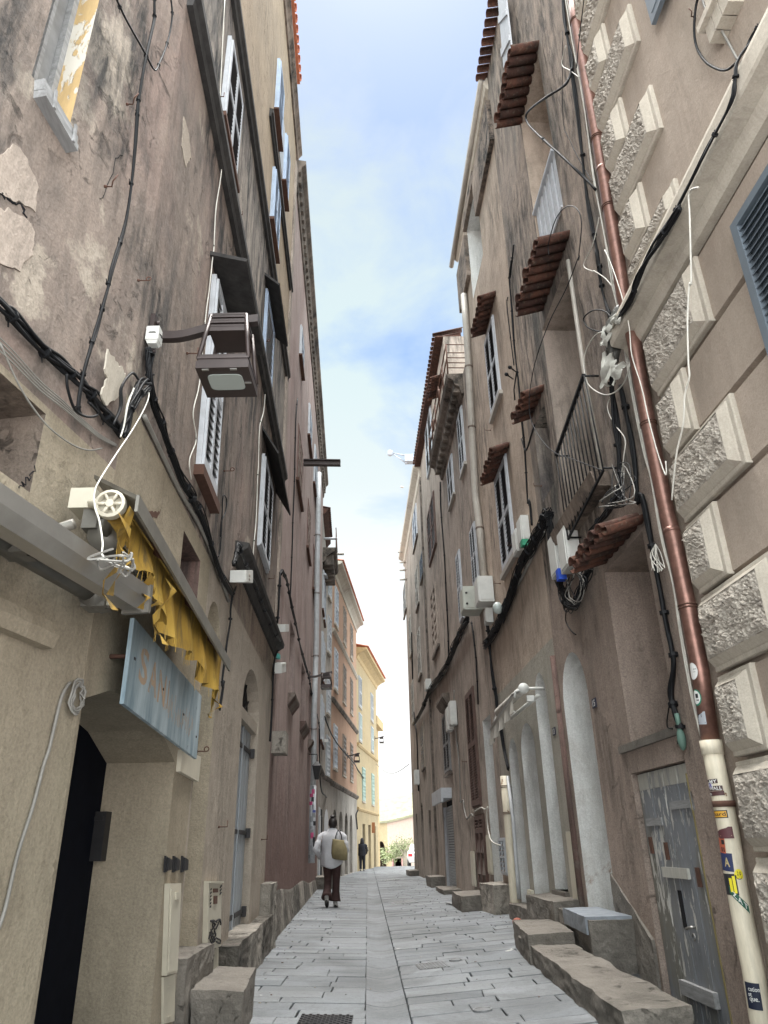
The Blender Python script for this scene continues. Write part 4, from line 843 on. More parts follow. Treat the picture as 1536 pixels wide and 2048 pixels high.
for z in (9.2, 6.2): m = M(); p = rpatch(RW, 32.6, 33.6, z, z + 1.7); window(s4, p, MT['greypipe'], MT['greyslat'], .005, .05, 10, 2, MT['trim'])
# ------------------------------------------------------------------ lanterns
lamp = thing('street_lamp', (-1.31, 3.32, 3.87), 'large brown square lantern on a curved arm, nearest on the left wall', 'street lamp')
bx = -.85; by = 3.33
def sq(h, z, sx=1.): return [V((bx + a * h * sx, by + b * h, z)) for a, b in ((-1, -1), (1, -1), (1, 1), (-1, 1))]
m = M(); m.box((-1.30, by, 3.86), (.012, .035, .14))
arm = spline([(-1.3, by, 3.865), (-1.15, by, 3.86), (-1.0, by, 3.90), (-.85, by, 3.945), (-.70, by, 3.965)], 5)
m.ring([[q + V((0, y, z)) for y, z in ((-.022, -.026), (.022, -.026), (.022, .026), (-.022, .026))] for q in arm])
for dz in (.1, -.1): m.tube([(-1.29, by, 3.86 + dz), (-1.27, by, 3.86 + dz)], .012, 6)
build(m, 'bracket', MT['lampmetal'], lamp)
m = M()
for z, h in ((3.925, .10), (3.905, .105), (3.885, .10), (3.865, .107), (3.845, .1)): m.prism(sq(h, z), (0, 0, .013))
m.ring([sq(.100, 3.815), sq(.098, 3.85)]); build(m, 'lamp_top', MT['lampmetal'], lamp)
for a, b in ((-1, -1), (1, -1), (1, 1), (-1, 1)):
    m = M(); m.tube([(bx + a * .135, by + b * .125, 3.61), (bx + a * .098, by + b * .092, 3.93)], .013, 8); build(m, 'lamp_post', MT['lampmetal'], lamp)
m = M(); m.ring([sq(.142, 3.535), sq(.142, 3.58)]); m.ring([sq(.136, 3.58), sq(.136, 3.598)]); m.ring([sq(.141, 3.598), sq(.139, 3.612)]); m.ring([sq(.133, 3.612), sq(.133, 3.63)]); build(m, 'lamp_box', MT['lampmetal'], lamp)
m = M(); pts = []
for k in range(24):
    a = 2 * PI * k / 24; c_, s_ = math.cos(a), math.sin(a); e = .35
    pts.append(V((bx + .095 * math.copysign(abs(c_) ** e, c_), by - .01 + .072 * math.copysign(abs(s_) ** e, s_), 3.5345)))
m.prism(pts, (0, 0, -.004)); build(m, 'glass', MT['glass'], lamp)
m = M()
for dx in (-.09, .06): m.box((bx + dx, by - .128, 3.533), (.018, .006, .004))
m.box((bx + .115, by, 3.533), (.018, .005, .004)); build(m, 'latch', MT['silver'], lamp)
base = V((-1.31, by, 3.865))
def lampat(W, t, label): copy_tree(lamp, W.P(t) - base, label)
lampat(LW, ('4', 300, 528), 'square brown lantern on the mauve house, in front of the pale drainpipe')
lampat(LF, ('4', 690, 1338), 'small square lantern on the orange house above the white fascia')
copy_tree(lamp, LG.pt(49.5, 7.6) - base, 'tiny square lantern seen against the sky beyond the yellow house')
m = M(); c = LW.P(('5', 258, 300), .22); ln = thing('wall_lantern', c, 'black tapered wall lantern beside the sticker-covered drainpipe', 'lantern')
m.ring([[c + V((a * h, b * h, z)) for a, b in ((-1, -1), (1, -1), (1, 1), (-1, 1))] for h, z in ((.05, -.2), (.11, .12), (.12, .13), (.03, .24))]); build(m, 'lamp_body', MT['iron'], ln)
m = M(); m.tube([c + V((0, 0, .24)), c + V((0, 0, .42)), c + V((-.22, 0, .42))], .015, 5); build(m, 'bracket', MT['iron'], ln)
# ------------------------------------------------------------------ left side fittings
o = cable('twisted_cable', LW, [('A', 738, -40), ('A', 738, 60), ('A', 735, 100), ('A', 690, 310), ('A', 662, 480), ('A', 656, 550), ('A', 632, 830), ('A', 600, 1070), ('A', 530, 1300), ('B', 510, 100), ('B', 470, 250), ('B', 430, 372), ('B', 396, 500), ('B', 372, 640), ('B', 378, 690)], .02, .0065, 3, .006, 'cable', 'twisted black cable clipped down the near brown wall', ties=12)
cable('black_cable', LW, [('A', 545, -30), ('A', 600, 90), ('A', 690, 250), ('A', 740, 338), ('A', 765, 300), ('A', 790, 240), ('A', 815, 150), ('A', 825, 60), ('A', 815, -30)], .02, .006, 1, .004, 'cable', 'thin black cable dipping in a V at the top of the brown wall', ties=5)
def offs(n, a, b): return [a + (b - a) * i / (n - 1) for i in range(n)]
cable('cable_bundle', L0, [('B', -160, 60), ('B', 0, 190), ('B', 60, 240), ('B', 180, 375), ('B', 290, 465), ('B', 380, 552), ('B', 440, 615), ('B', 500, 705), ('B', 575, 795)], .03, .008, 7, .022, 'cable', 'thick bundle of black cables across the near left wall', ties=6)
cable('cable_bundle', LW, [('B', 575, 795), ('B', 600, 730), ('B', 622, 650), ('B', 660, 560), ('B', 700, 545), ('B', 705, 560), ('B', 650, 600), ('B', 610, 700), ('B', 590, 790)], .04, .007, 6, .02, 'cable', 'black cables looping up below the white connector box', ties=2)
cable('cable_bundle', LW, [('B', 712, 385), ('B', 705, 450), ('B', 712, 540), ('B', 730, 640), ('B', 765, 730), ('B', 800, 840), ('B', 860, 990), ('B', 925, 1095), ('C', 1040, 160), ('C', 1090, 225), ('C', 1150, 405), ('C', 1200, 560), ('C', 1270, 680)], .03, .006, 14, .024, 'cable', 'long black cable bundle running along the brown wall towards the string course', ties=10)
cable('wire_conduit', LW, [('B', 690, 700), ('B', 760, 850), ('B', 850, 1040), ('C', 1010, 160), ('C', 1090, 300), ('C', 1160, 460), ('C', 1255, 720)], .015, .016, 1, .0, 'gcable', 'grey conduit under the long black cable bundle')
for k in range(4):
    cable('grey_wire', L0, [('B', -60, 270 + 22 * k), ('B', 60, 385 + 20 * k), ('B', 190, 530 + 15 * k), ('B', 300, 625 + 12 * k), ('B', 400, 720 + 8 * k), ('B', 480, 790 + 6 * k), ('B', 560, 838 + k * 3)], .02 + .004 * k, .0035, 1, 0, 'gcable', 'thin slack grey wire under the thick cable bundle', 'grey wires under the bundle')
cable('grey_wire', L0, [('B', 0, 350), ('B', 80, 530), ('B', 150, 650), ('B', 240, 760), ('B', 350, 840), ('B', 430, 865), ('B', 490, 855)], .03, .004, 1, 0, 'gcable', 'pale wire sagging lowest over the near ledge')
cable('black_cable', LW, [('B', 320, 500), ('B', 325, 570), ('B', 360, 670), ('B', 420, 705), ('B', 470, 690), ('B', 430, 640)], .04, .006, 1, 0, 'cable', 'black cable loop hanging from the near bundle')
cable('black_cable', LW, [('B', 540, 740), ('B', 575, 650), ('B', 580, 560), ('B', 630, 490), ('B', 660, 520)], .04, .007, 2, .006, 'cable', 'short black cable arched left of the connector box')
cable('white_cable', LW, [('B', 690, 570), ('B', 715, 590), ('B', 700, 650), ('B', 640, 760), ('B', 560, 880), ('B', 480, 1005), ('C', 519, 120), ('C', 520, 200), ('C', 545, 280), ('C', 563, 400), ('C', 560, 465), ('C', 600, 500), ('C', 640, 530), ('C', 690, 530), ('C', 725, 553)], offs(15, .03, .45), .0035, 1, 0, 'wcable', 'white cord running down to the torn yellow awning')
cable('white_cable', LW, [('B', 640, 570), ('B', 610, 640), ('B', 590, 750), ('B', 575, 800)], .06, .0035, 2, .006, 'wcable', 'short white cords tied in with the looped black cables')
cable('white_cable', LW, [('1', 365, -20), ('1', 330, 700), ('1', 325, 1010), ('1', 340, 1240), ('1', 300, 1520), ('1', 285, 1800), ('2', 350, 60), ('2', 320, 340), ('2', 300, 480), ('2', 275, 720), ('2', 240, 1100), ('2', 190, 1330), ('2', 215, 1550), ('2', 160, 1720), ('2', 175, 1880)], .02, .005, 1, 0, 'wcable', 'thin white cable down the wall beside the near louvred window', ties=4)
cable('white_cable', LW, [('2', 800, 300), ('2', 800, 600), ('2', 775, 1250), ('2', 735, 1450), ('2', 725, 1750), ('3', 430, 40), ('3', 415, 420), ('3', 395, 640), ('3', 380, 900)], .015, .007, 1, 0, 'wcable', 'white cable down beside the dark louvred window', ties=4)
cable('black_cable', LW, [('3', 75, 740), ('3', 90, 690), ('3', 105, 480), ('3', 115, 210), ('3', 135, 190), ('3', 150, 230), ('3', 140, 330), ('3', 105, 420), ('3', 95, 560)], .02, .006, 1, 0, 'cable', 'black cable loop hung on the grey stained wall')
cable('cable_bundle', LW, [('3', 205, 820), ('3', 230, 720), ('3', 245, 650), ('3', 265, 640), ('3', 270, 690), ('3', 330, 830), ('3', 380, 945), ('3', 430, 1070), ('3', 470, 1180), ('3', 520, 1290), ('3', 580, 1420), ('3', 628, 1500)], .13, .010, 5, .016, 'cable', 'black cables lying along the black string course', ties=12)
cable('cable_bundle', LW, [('3', 228, 1010), ('3', 195, 1090), ('3', 180, 1200), ('3', 175, 1330), ('3', 140, 1520), ('3', 125, 1680), ('3', 100, 1900), ('d', 165, 680), ('d', 148, 820)], .03, .008, 3, .012, 'cable', 'black cables dropping past the end of the yellow awning', ties=4)
cable('cable_bundle', LW, [('3', 600, 1340), ('3', 620, 1000), ('3', 632, 880), ('3', 655, 880), ('3', 690, 970), ('3', 715, 1090), ('3', 750, 1270), ('3', 790, 1450), ('3', 830, 1620), ('3', 880, 1800), ('4', 300, 580), ('4', 320, 700), ('4', 350, 850), ('4', 385, 960), ('4', 400, 1050)], .04, .012, 4, .022, 'cable', 'pair of clipped black cables stepping down the mauve wall', ties=18)
cable('black_cable', LW, [('2', 1045, 1215), ('2', 1030, 1400), ('2', 1022, 1750), ('3', 765, 0), ('3', 750, 370), ('3', 742, 660), ('3', 725, 1100)], .03, .014, 1, 0, 'cable', 'single black cable straight down the mauve wall', ties=6)
cable('cable_bundle', LW, [('3', 628, 1500), ('3', 600, 1600), ('3', 575, 1700), ('3', 568, 1800), ('d', 424, 655), ('d', 418, 800), ('d', 408, 980)], .04, .010, 3, .01, 'cable', 'black cables dropping at the joint of the brown and mauve houses', ties=3)
cable('cable_bundle', LF, [('4', 395, 1040), ('4', 440, 930), ('4', 470, 990), ('4', 520, 1110), ('4', 590, 1220), ('4', 680, 1330), ('4', 760, 1420), ('4', 800, 1490), ('c', 270, 250), ('c', 340, 340), ('c', 430, 420), ('c', 500, 480)], .12, .022, 3, .035, 'cable', 'black cables sagging along the pale and orange houses')
cable('cable_bundle', LW, [('4', 400, 1060), ('5', 290, 440), ('5', 340, 540), ('5', 380, 600), ('5', 430, 640), ('5', 480, 700)], .1, .02, 2, .02, 'cable', 'cable running low across the pale house')
cable('black_cable', LG, [('c', 225, 850), ('c', 190, 940), ('c', 200, 1050), ('c', 210, 1180)], .06, .035, 1, 0, 'cable', 'black cable down the pier of the orange house')
# connector boxes on the left
c = LW.P(('B', 740, 318), .05); m = M(); m.box(c, (.036, .035, .045)); m.ring([[c + V((a * w, b * w * .9, z)) for a, b in ((-1, -1), (1, -1), (1, 1), (-1, 1))] for w, z in ((.034, -.045), (.025, -.065))])
lb = build(m, 'connector_box', MT['plastic'], None, 'white connector box hanging under the near lantern arm', 'box')
m = M(); m.tube([c + V((math.cos(k) * .042, math.sin(k) * .04, .0)) for k in [q * .63 for q in range(10)]], .003, 4, closed=True); build(m, 'strap', MT['cable'], lb)
ebox('junction_box', LW, [('d', 195, 105), ('d', 238, 103), ('d', 238, 170), ('d', 192, 165)], .02, .16, 'plastic', 'grey junction box with two glands at the end of the long bundle', extra='knobs')
ebox('junction_box', LW, [('d', 430, 380), ('d', 452, 380), ('d', 452, 418), ('d', 430, 420)], .02, .16, 'plastic', 'small white box at the lower end of the black string course')
ebox('junction_box', LW, [('d', 415, 580), ('d', 443, 575), ('d', 443, 625), ('d', 415, 632)], .02, .14, 'plastic', 'grey box at the joint between the brown and mauve houses', extra='lid')
ebox('junction_box', LF, [('4', 368, 1170), ('4', 412, 1170), ('4', 412, 1200), ('4', 368, 1200)], .02, .3, 'plastic', 'pale box behind the white drainpipe')
ebox('junction_box', LW, [('5', 410, 660), ('5', 470, 690), ('5', 470, 750), ('5', 410, 740)], .02, .62, 'plastic', 'large pale air-conditioner case over the woman', 'box')
m = M(); m.box(LW.P(('d', 450, 545), .05), (.03, .06, .03)); build(m, 'plastic_scrap', flat('turquoise_plastic', (.10, .42, .38)), None, 'small turquoise scrap of plastic beside the cables', 'plastic scrap')
# drainpipe of the mauve house
o, bs = pipe('drainpipe', LW, [('3', 985, -20), ('3', 978, 300), ('3', 968, 800), ('3', 960, 1480), ('3', 952, 1800), ('4', 348, 900), ('5', 228, 250), ('5', 222, 440)], .075, .12, 'zinc', 'pale zinc drainpipe at the far edge of the mauve house', (1.5, 2.4, 3.5, 5.3), 'rustiron')
m = M(); m.tube([LW.P(('5', 222, 440), .12), LW.P(('5', 205, 1180), .12)], .085, 14); lp = build(m, 'pipe_shoe', MT['whitewood'], o)
stk = [flat('sticker_black', (.03, .03, .035)), flat('sticker_blue', (.08, .10, .30)), flat('sticker_pink', (.55, .08, .20)), flat('sticker_grey', (.25, .26, .27))]
rnd = random.Random(3); a, b = LW.P(('5', 222, 440), .12), LW.P(('5', 205, 1180), .12)
for k in range(18):
    q = a.lerp(b, (k + .5) / 19); m = M(); hh = rnd.uniform(.03, .08); th0 = rnd.uniform(-1.4, .5); th1 = th0 + rnd.uniform(.5, 1.2)
    m.ring([[q + V((math.sin(t) * .088, -math.cos(t) * .088, z)) for t in [th0 + (th1 - th0) * i / 5 for i in range(6)]] + [q + V((math.sin(t) * .084, -math.cos(t) * .084, z)) for t in [th1 - (th1 - th0) * i / 5 for i in range(6)]] for z in (-hh, hh)])
    build(m, 'sticker', stk[rnd.choice((0, 0, 1, 2, 3, 3))], o)
pipe('drainpipe', LW, [('3', 1040, 900), ('3', 1095, 1000), ('4', 520, 0), ('4', 512, 520), ('4', 508, 900)], .06, .1, 'whitewood', 'white drainpipe on the pale house')
# iron beam and rods
m = M(); a = LW.P(('p', 607, 925)); b = PY(('p', 681, 926), a.y); L = b - a
for z, h, w in ((.06, .012, .06), (-.06, .012, .06), (0, .06, .012)): m.hexa([q + V((0, y, z + zz)) for q, y, zz in ((a, -w, -h), (b, -w, -h), (b, w, -h), (a, w, -h), (a, -w, h), (b, -w, h), (b, w, h), (a, w, h))])
build(m, 'iron_beam', MT['lampmetal'], None, 'dark iron beam jutting over the street from the mauve house', 'beam')
for t0, t1, l, mt in ((('3', 1015, 575), ('3', 1150, 575), 'white rod jutting from the pale house roof', 'whitewood'), (('3', 1115, 713), ('3', 1210, 714), 'thin rod jutting under the balcony of the pale house', 'greypipe')):
    a = LW.pt(26.5, PY(t0, 26.5).z); m = M(); m.tube([PY(t0, 26.5), PY(t1, 26.5)], .05, 6); m.tube([a, PY(t0, 26.5)], .05, 6); build(m, 'jutting_rod', MT[mt], None, l, 'rod')
for t, l, k in ((('A', 605, 500), 'stub of rusty iron high on the brown wall left of the twisted cable', 2), (('A', 500, 895), 'bent iron bracket on the brown wall above the curled hook', 2), (('B', 660, 50), 'curled black iron hook on the brown wall above the lantern', 1), (('B', 895, 400), 'small pale hook between the lantern and its wall plate', 0), (('2', 440, 1810), 'iron hook on the grey wall right of the louvred window', 1), (('1', 290, 705), 'iron peg beside the top dark window', 0), (('1', 435, 1570), 'iron peg between the two upper string courses', 0), (('d', 145, 1418), 'long iron door stay left of the grey door', 0), (('d', 365, 1482), 'short iron peg right of the grey door', 0), (('2', 760, 750), 'small curled hook under the broken window hood', 1), (('D', 1075, 145), 'wire hook at the lower corner of the blue sign', 1), (('3', 530, 935), 'iron peg under the dark louvred window', 0)):
    hook(LW, t, l, k)
# near awning, rolled up
aw = thing('rolled_awning', L0.pt(2.4, 2.3, .2), 'grey rolled-up awning with a silver front bar over the near shop', 'awning')
def along(W, t0, off, y0): a = W.P(t0, off); return [W.pt(y0, a.z, off), a]
e = L0.P(('C', 780, 715), .35); m = M(); z = e.z
profile(m, L0, .6, e.y, [(.30, z - .055), (.38, z - .065), (.405, z - .02), (.40, z + .04), (.36, z + .055), (.30, z + .05)]); build(m, 'front_bar', MT['silver'], aw)
m = M(); wbox(m, L0, e.y, e.y + .02, z - .07, z + .06, .295, .41); build(m, 'end_cap', MT['awnmetal'], aw)
m = M(); profile(m, L0, .6, e.y - .25, [(.02, z + .06), (.30, z + .01), (.33, z + .05), (.30, z + .10), (.02, z + .16)]); build(m, 'canopy_cover', MT['awnmetal'], aw)
q = L0.P(('C', 480, 660), .1); m = M(); m.tube([L0.pt(.6, q.z, .1), L0.pt(q.y + .05, q.z, .1)], .045, 10)
build(m, 'torsion_tube', MT['awnmetal'], aw)
for t in (('C', 110, 390), ('C', 540, 690)):
    c = L0.P(t, .12); m = M(); m.box(c, (.05, .05, .06)); m.tube([c - L0.d * .06, c + L0.d * .06], .062, 10); m.tube([c, c + L0.n * .2 + V((0, 0, .05))], .02, 6); m.tube([c + L0.n * .05 + V((0, 0, -.06)), c + L0.n * .05 + V((0, 0, .08))], .012, 6); build(m, 'bracket', MT['awnmetal'], aw)
m = M(); c = L0.P(('C', 635, 710), .2); m.box(c, (.035, .02, .03)); m.tube([c, c + V((-.12, -.02, .02))], .012, 6); build(m, 'arm_end', MT['cream_box'], aw)
# torn yellow awning
ay = thing('torn_awning', LW.pt(4.8, 2.7, .2), 'awning with shredded yellow canvas under a long grey cover', 'awning')
w0 = LW.P(('C', 515, 45), .03); o0 = LW.P(('C', 745, 160), .36); o1 = LW.P(('C', 1255, 1062), .36); o2 = LW.P(('C', 905, 440), .36)
w1 = LW.pt(o1.y, w0.z + .03, .03)
m = M(); up_ = V((0, 0, .018)); m.hexa([w0, w1, o1, o0, w0 + up_, w1 + up_, o1 + up_, o0 + up_])
for q, r_ in ((o0, o2), (o2, o1)): m.hexa([q + V((0, 0, -.05)), r_ + V((0, 0, -.05)), r_ + LW.n * .012 + V((0, 0, -.05)), q + LW.n * .012 + V((0, 0, -.05)), q + up_, r_ + up_, r_ + LW.n * .012 + up_, q + LW.n * .012 + up_])
build(m, 'cover', MT['awnmetal'], ay)
m = M()
for f in (.22, .52, .82): a, b = w0.lerp(w1, f), o0.lerp(o1, f); m.prism([a + V((0, -.01, 0)), b + V((0, -.01, 0)), b + V((0, -.01, -.04)), a + V((0, -.01, -.09))], (0, .02, 0))
build(m, 'bracket', MT['rustiron'], ay)
rc = LW.P(('C', 615, 200), .24); re = LW.pt(o1.y - .1, rc.z - .02, .24)
m = M(); m.tube([rc + LW.d * .02, re], .045, 12); build(m, 'roller', MT['cloth'], ay)
m = M(); n_ = -LW.d
def circ(c, r, k=16): u = LW.n; return [c + u * (math.cos(2 * PI * i / k) * r) + V((0, 0, math.sin(2 * PI * i / k) * r)) for i in range(k)]
m.ring([circ(rc, .058), circ(rc + n_ * .03, .058), circ(rc + n_ * .034, .046), circ(rc + n_ * .012, .044)], cap=False); m.poly(circ(rc + n_ * .006, .05)); m.ring([circ(rc + n_ * .006, .018), circ(rc + n_ * .034, .016)])
for k in range(6): a = 2 * PI * k / 6; d = LW.n * math.cos(a) + V((0, 0, math.sin(a))); m.tube([rc + n_ * .026 + d * .015, rc + n_ * .026 + d * .05], .007, 5)
build(m, 'end_cap', MT['cream_box'], ay)
m = M(); c = LW.P(('C', 478, 185), .06); m.box(c, (.05, .06, .045)); m.tube([c, rc + n_ * .01], .022, 6); build(m, 'arm', MT['cream_box'], ay)
m = M(); c2 = LW.P(('C', 580, 360), .16); m.tube([c2 + n_ * .02, c2 - n_ * .04], .07, 12); m.tube([c2, c2 + V((.02, .3, -.02)), LW.pt(c2.y + 1.2, c2.z - .03, .2)], .022, 6); m.tube([rc, c2], .02, 6); m.box(c2 + V((-.06, 0, .08)), (.03, .04, .06)); build(m, 'folding_arm', MT['awnmetal'], ay)
bot = [(660, 420), (690, 495), (705, 460), (722, 430), (738, 375), (745, 545), (775, 560), (800, 590), (812, 640), (830, 690), (845, 660), (850, 700), (858, 840), (880, 835), (893, 862), (890, 900), (930, 925), (950, 945), (985, 985), (1030, 1005), (1055, 1030), (1100, 1062), (1085, 1110), (1110, 1165), (1150, 1200), (1170, 1215), (1178, 1330), (1190, 1240), (1215, 1180)]
m = M(); m.smooth = True; rnd = random.Random(11); rows_ = 9; prev = None; cols = []
for sub in range(len(bot) * 4 - 3):
    i, f = divmod(sub / 4, 1); i = int(i); x0, y0_ = bot[i]; x1, y1_ = bot[min(i + 1, len(bot) - 1)]; x, y = x0 + (x1 - x0) * f, y0_ + (y1_ - y0_) * f
    y += rnd.uniform(-9, 9)
    b = LW.P(('C', x, y), .30); yy = b.y; top = LW.pt(yy, rc.z + (re.z - rc.z) * (yy - rc.y) / (re.y - rc.y), .285)
    col_ = []
    for r_ in range(rows_):
        t = r_ / (rows_ - 1); q = top.lerp(b, t); w = math.sin(yy * 21 + 1.6 * math.sin(yy * 6)) * .04 * t + mnoise.noise(V((yy * 9, t * 1.2, 0))) * .02 * t; col_.append(q + LW.n * w + V((0, mnoise.noise(V((yy * 6, t * 1.5, 5))) * .025 * t, 0)))
    cols.append(col_)
cols.sort(key=lambda c_: c_[0].y)
m.add([q for c_ in cols for q in c_], [(a * rows_ + b, (a + 1) * rows_ + b, (a + 1) * rows_ + b + 1, a * rows_ + b + 1) for a in range(len(cols) - 1) for b in range(rows_ - 1)])
# loose strips
for (x, y, L_, w_) in ((700, 215, .34, .05), (800, 585, .14, .06), (905, 600, .3, .05), (1185, 1215, .16, .03), (845, 640, .12, .05), (690, 230, .38, .03)):
    a = LW.P(('C', x, y), .33); st_ = []
    for k in range(8): t = k / 7; q = a + V((.03 * math.sin(k * 1.1 + x), .03 * math.sin(k * .8), -L_ * t)); ww_ = w_ * .55 * (1 - .5 * t) * rnd.uniform(.7, 1.2); st_ += [q - LW.d * ww_, q + LW.d * ww_ + LW.n * .02 * math.sin(k * 2.)]
    m.add(st_, [(2 * k, 2 * k + 1, 2 * k + 3, 2 * k + 2) for k in range(7)])
for c_ in cols[::1]:
    if rnd.random() < .6: e = c_[-1]; m.tube([e, e + V((rnd.uniform(-.01, .01), rnd.uniform(-.015, .015), -rnd.uniform(.02, .07)))], .0012, 3)
build(m, 'canvas', MT['cloth'], ay)
m = M(); g = LW.P(('C', 600, 490), .42)
for k in range(5): m.tube(spline([g + V((rnd.uniform(-.06, .06), rnd.uniform(-.05, .08), rnd.uniform(-.03, .03))) for _ in range(5)], 4), .004, 4)
build(m, 'rope_knot', MT['gcable'], ay)
# blue sign
p = patch(LW, [('C', 715, 812), ('C', 1090, 1240), ('D', 1062, 187), ('C', 655, 1282)], .10); m = M(); p.box(m, 0, 1, 0, 1, 0, .02)
sg = build(m, 'shop_sign', MT['sign'], None, 'weathered pale blue metal sign with worn ochre letters', 'sign')
m = M()
for txt, a0, a1, b0, b1 in (('S', .10, .19, .36, .80), ('A', .21, .31, .34, .76), ('N', .325, .42, .32, .74), ('I', .45, .465, .34, .72)): letter(m, txt, lambda u, v: p.at(a0 + (a1 - a0) * u, b0 + (b1 - b0) * v, .0212))
build(m, 'lettering', MT['signink'], sg)
m = M(); rnd = random.Random(9)
for k in range(26): a = .42 + k * .018 + rnd.uniform(-.004, .004); b = rnd.uniform(.22, .4); p.box(m, a, a + rnd.uniform(.002, .006), b, b + rnd.uniform(.06, .28), .0205, .0212)
build(m, 'worn_lettering', MT['signink'], sg)
m = M()
for a, b in ((.04, .55), (.38, .52), (.7, .45), (.95, .3)): p.box(m, a, a + .012, b, b + .03, .02, .024)
build(m, 'bolt', MT['iron'], sg)
m = M()
for a, b in ((.05, .6), (.9, .6)): m.tube([p.at(a, b, 0), p.at(a, b, -.11)], .012, 5)
build(m, 'fixing', MT['rustiron'], sg)
# coil of cable by the shop door
m = M(); c = L0.P(('C', 412, 1245), .02); rnd = random.Random(2)
for k in range(4):
    r_ = .035 + .006 * k; m.tube([c + L0.d * (math.cos(q * .45) * r_ + rnd.uniform(-.006, .006)) + V((0, 0, math.sin(q * .45) * r_ * 1.4)) + L0.n * rnd.uniform(.0, .02) for q in range(14)], .005, 5, closed=True)
build(m, 'cable_coil', MT['gcable'], None, 'small coil of dusty cable on the beige shop wall', 'cable')
cable('grey_wire', L0, [('C', 385, 1165), ('C', 340, 1240), ('C', 300, 1400), ('C', 270, 1530), ('D', 240, 220), ('D', 180, 450), ('D', 100, 700), ('D', 30, 1000), ('D', -10, 1120)], .012, .007, 1, 0, 'gcable', 'beige painted cable running down the beige shop wall')
# ------------------------------------------------------------------ stones along the left wall
def stone(name, pts, h, label, mat='step', seed=1, div=8, amp=.025):
    m = M(); boulder(m, pts, h, seed, div * 2, amp); return build(m, name, MT[mat], None, label, 'stone step')
def lp(y, o): q = LW.pt(y, 0, o); return V((q.x, q.y, gz(q.x, q.y)))
def rp(y, o): q = RW.pt(y, 0, o); return V((q.x, q.y, gz(q.x, q.y)))
stone('stone_step', [lp(5.6, -.3), lp(5.6, .06), lp(6.45, .08), lp(6.45, -.3)], .50, 'upper worn step in front of the arched niche on the left', seed=2)
stone('stone_step', [lp(5.75, .08), lp(5.7, .42), lp(6.7, .40), lp(6.75, .09)], .30, 'lower rough step jutting out on the left', seed=3)
stone('stone_threshold', [lp(7.25, -.1), lp(7.25, .16), lp(10.4, .14), lp(10.4, -.1)], .40, 'long mossy stone threshold under the grey plank door', 'rubble', 4, 16, .03)
stone('corner_stone', [lp(10.2, -.1), lp(10.15, .12), lp(10.75, .16), lp(10.8, -.1)], .75, 'rough corner stone between the grey door and the mauve house', 'rubble', 5)
stone('stone_step', [lp(24.6, -.1), lp(24.6, .5), lp(26.2, .5), lp(26.2, -.1)], .33, 'grey step at the foot of the sticker-covered drainpipe', seed=6)
# ------------------------------------------------------------------ right side fittings
cp, cb = pipe('copper_drainpipe', RW, [('p', 1146, -30), ('p', 1152, 41), ('p', 1175, 166), ('p', 1198, 290), ('p', 1218, 414), ('p', 1236, 518), ('p', 1246, 590), ('p', 1268, 681), ('p', 1281, 762), ('p', 1297, 849), ('p', 1319, 954), ('p', 1335, 1030), ('p', 1349, 1085), ('p', 1373, 1201), ('p', 1399, 1334), ('p', 1421, 1479)], .066, .07, 'copper', 'long brown copper drainpipe between the palazzo and the stained house', (1.02, 2.9, 4.0, 9.0, 13.1))
m = M()
for f in (3.4, 6.5, 11.6): i = int(f); v = cb[i].lerp(cb[i + 1], f - i); d = (cb[i + 1] - cb[i]).normalized(); m.tube([v - d * .02, v + d * .02], .0685, 16)
build(m, 'pipe_joint', MT['copper'], cp)
rpp, rb = pipe('cast_iron_pipe', RW, [('p', 1421, 1481), ('p', 1433, 1543), ('p', 1447, 1609), ('p', 1458, 1665), ('p', 1469, 1747), ('p', 1485, 1834), ('p', 1506, 1938), ('p', 1522, 2040), ('p', 1540, 2150)], .07, .07, 'rustpipe', 'rust-flecked cream pipe plastered with stickers below the copper drainpipe', ())
m = M(); v = rb[0]; d = (rb[1] - rb[0]).normalized(); m.tube([v, v + d * .1], .078, 16); build(m, 'pipe_collar', MT['rustpipe'], rpp)
m = M(); v = RW.P(('f', 1015, 1465), .07); m.tube([v - d * .02, v + d * .02], .078, 16); build(m, 'pipe_clip', MT['rustiron'], rpp)
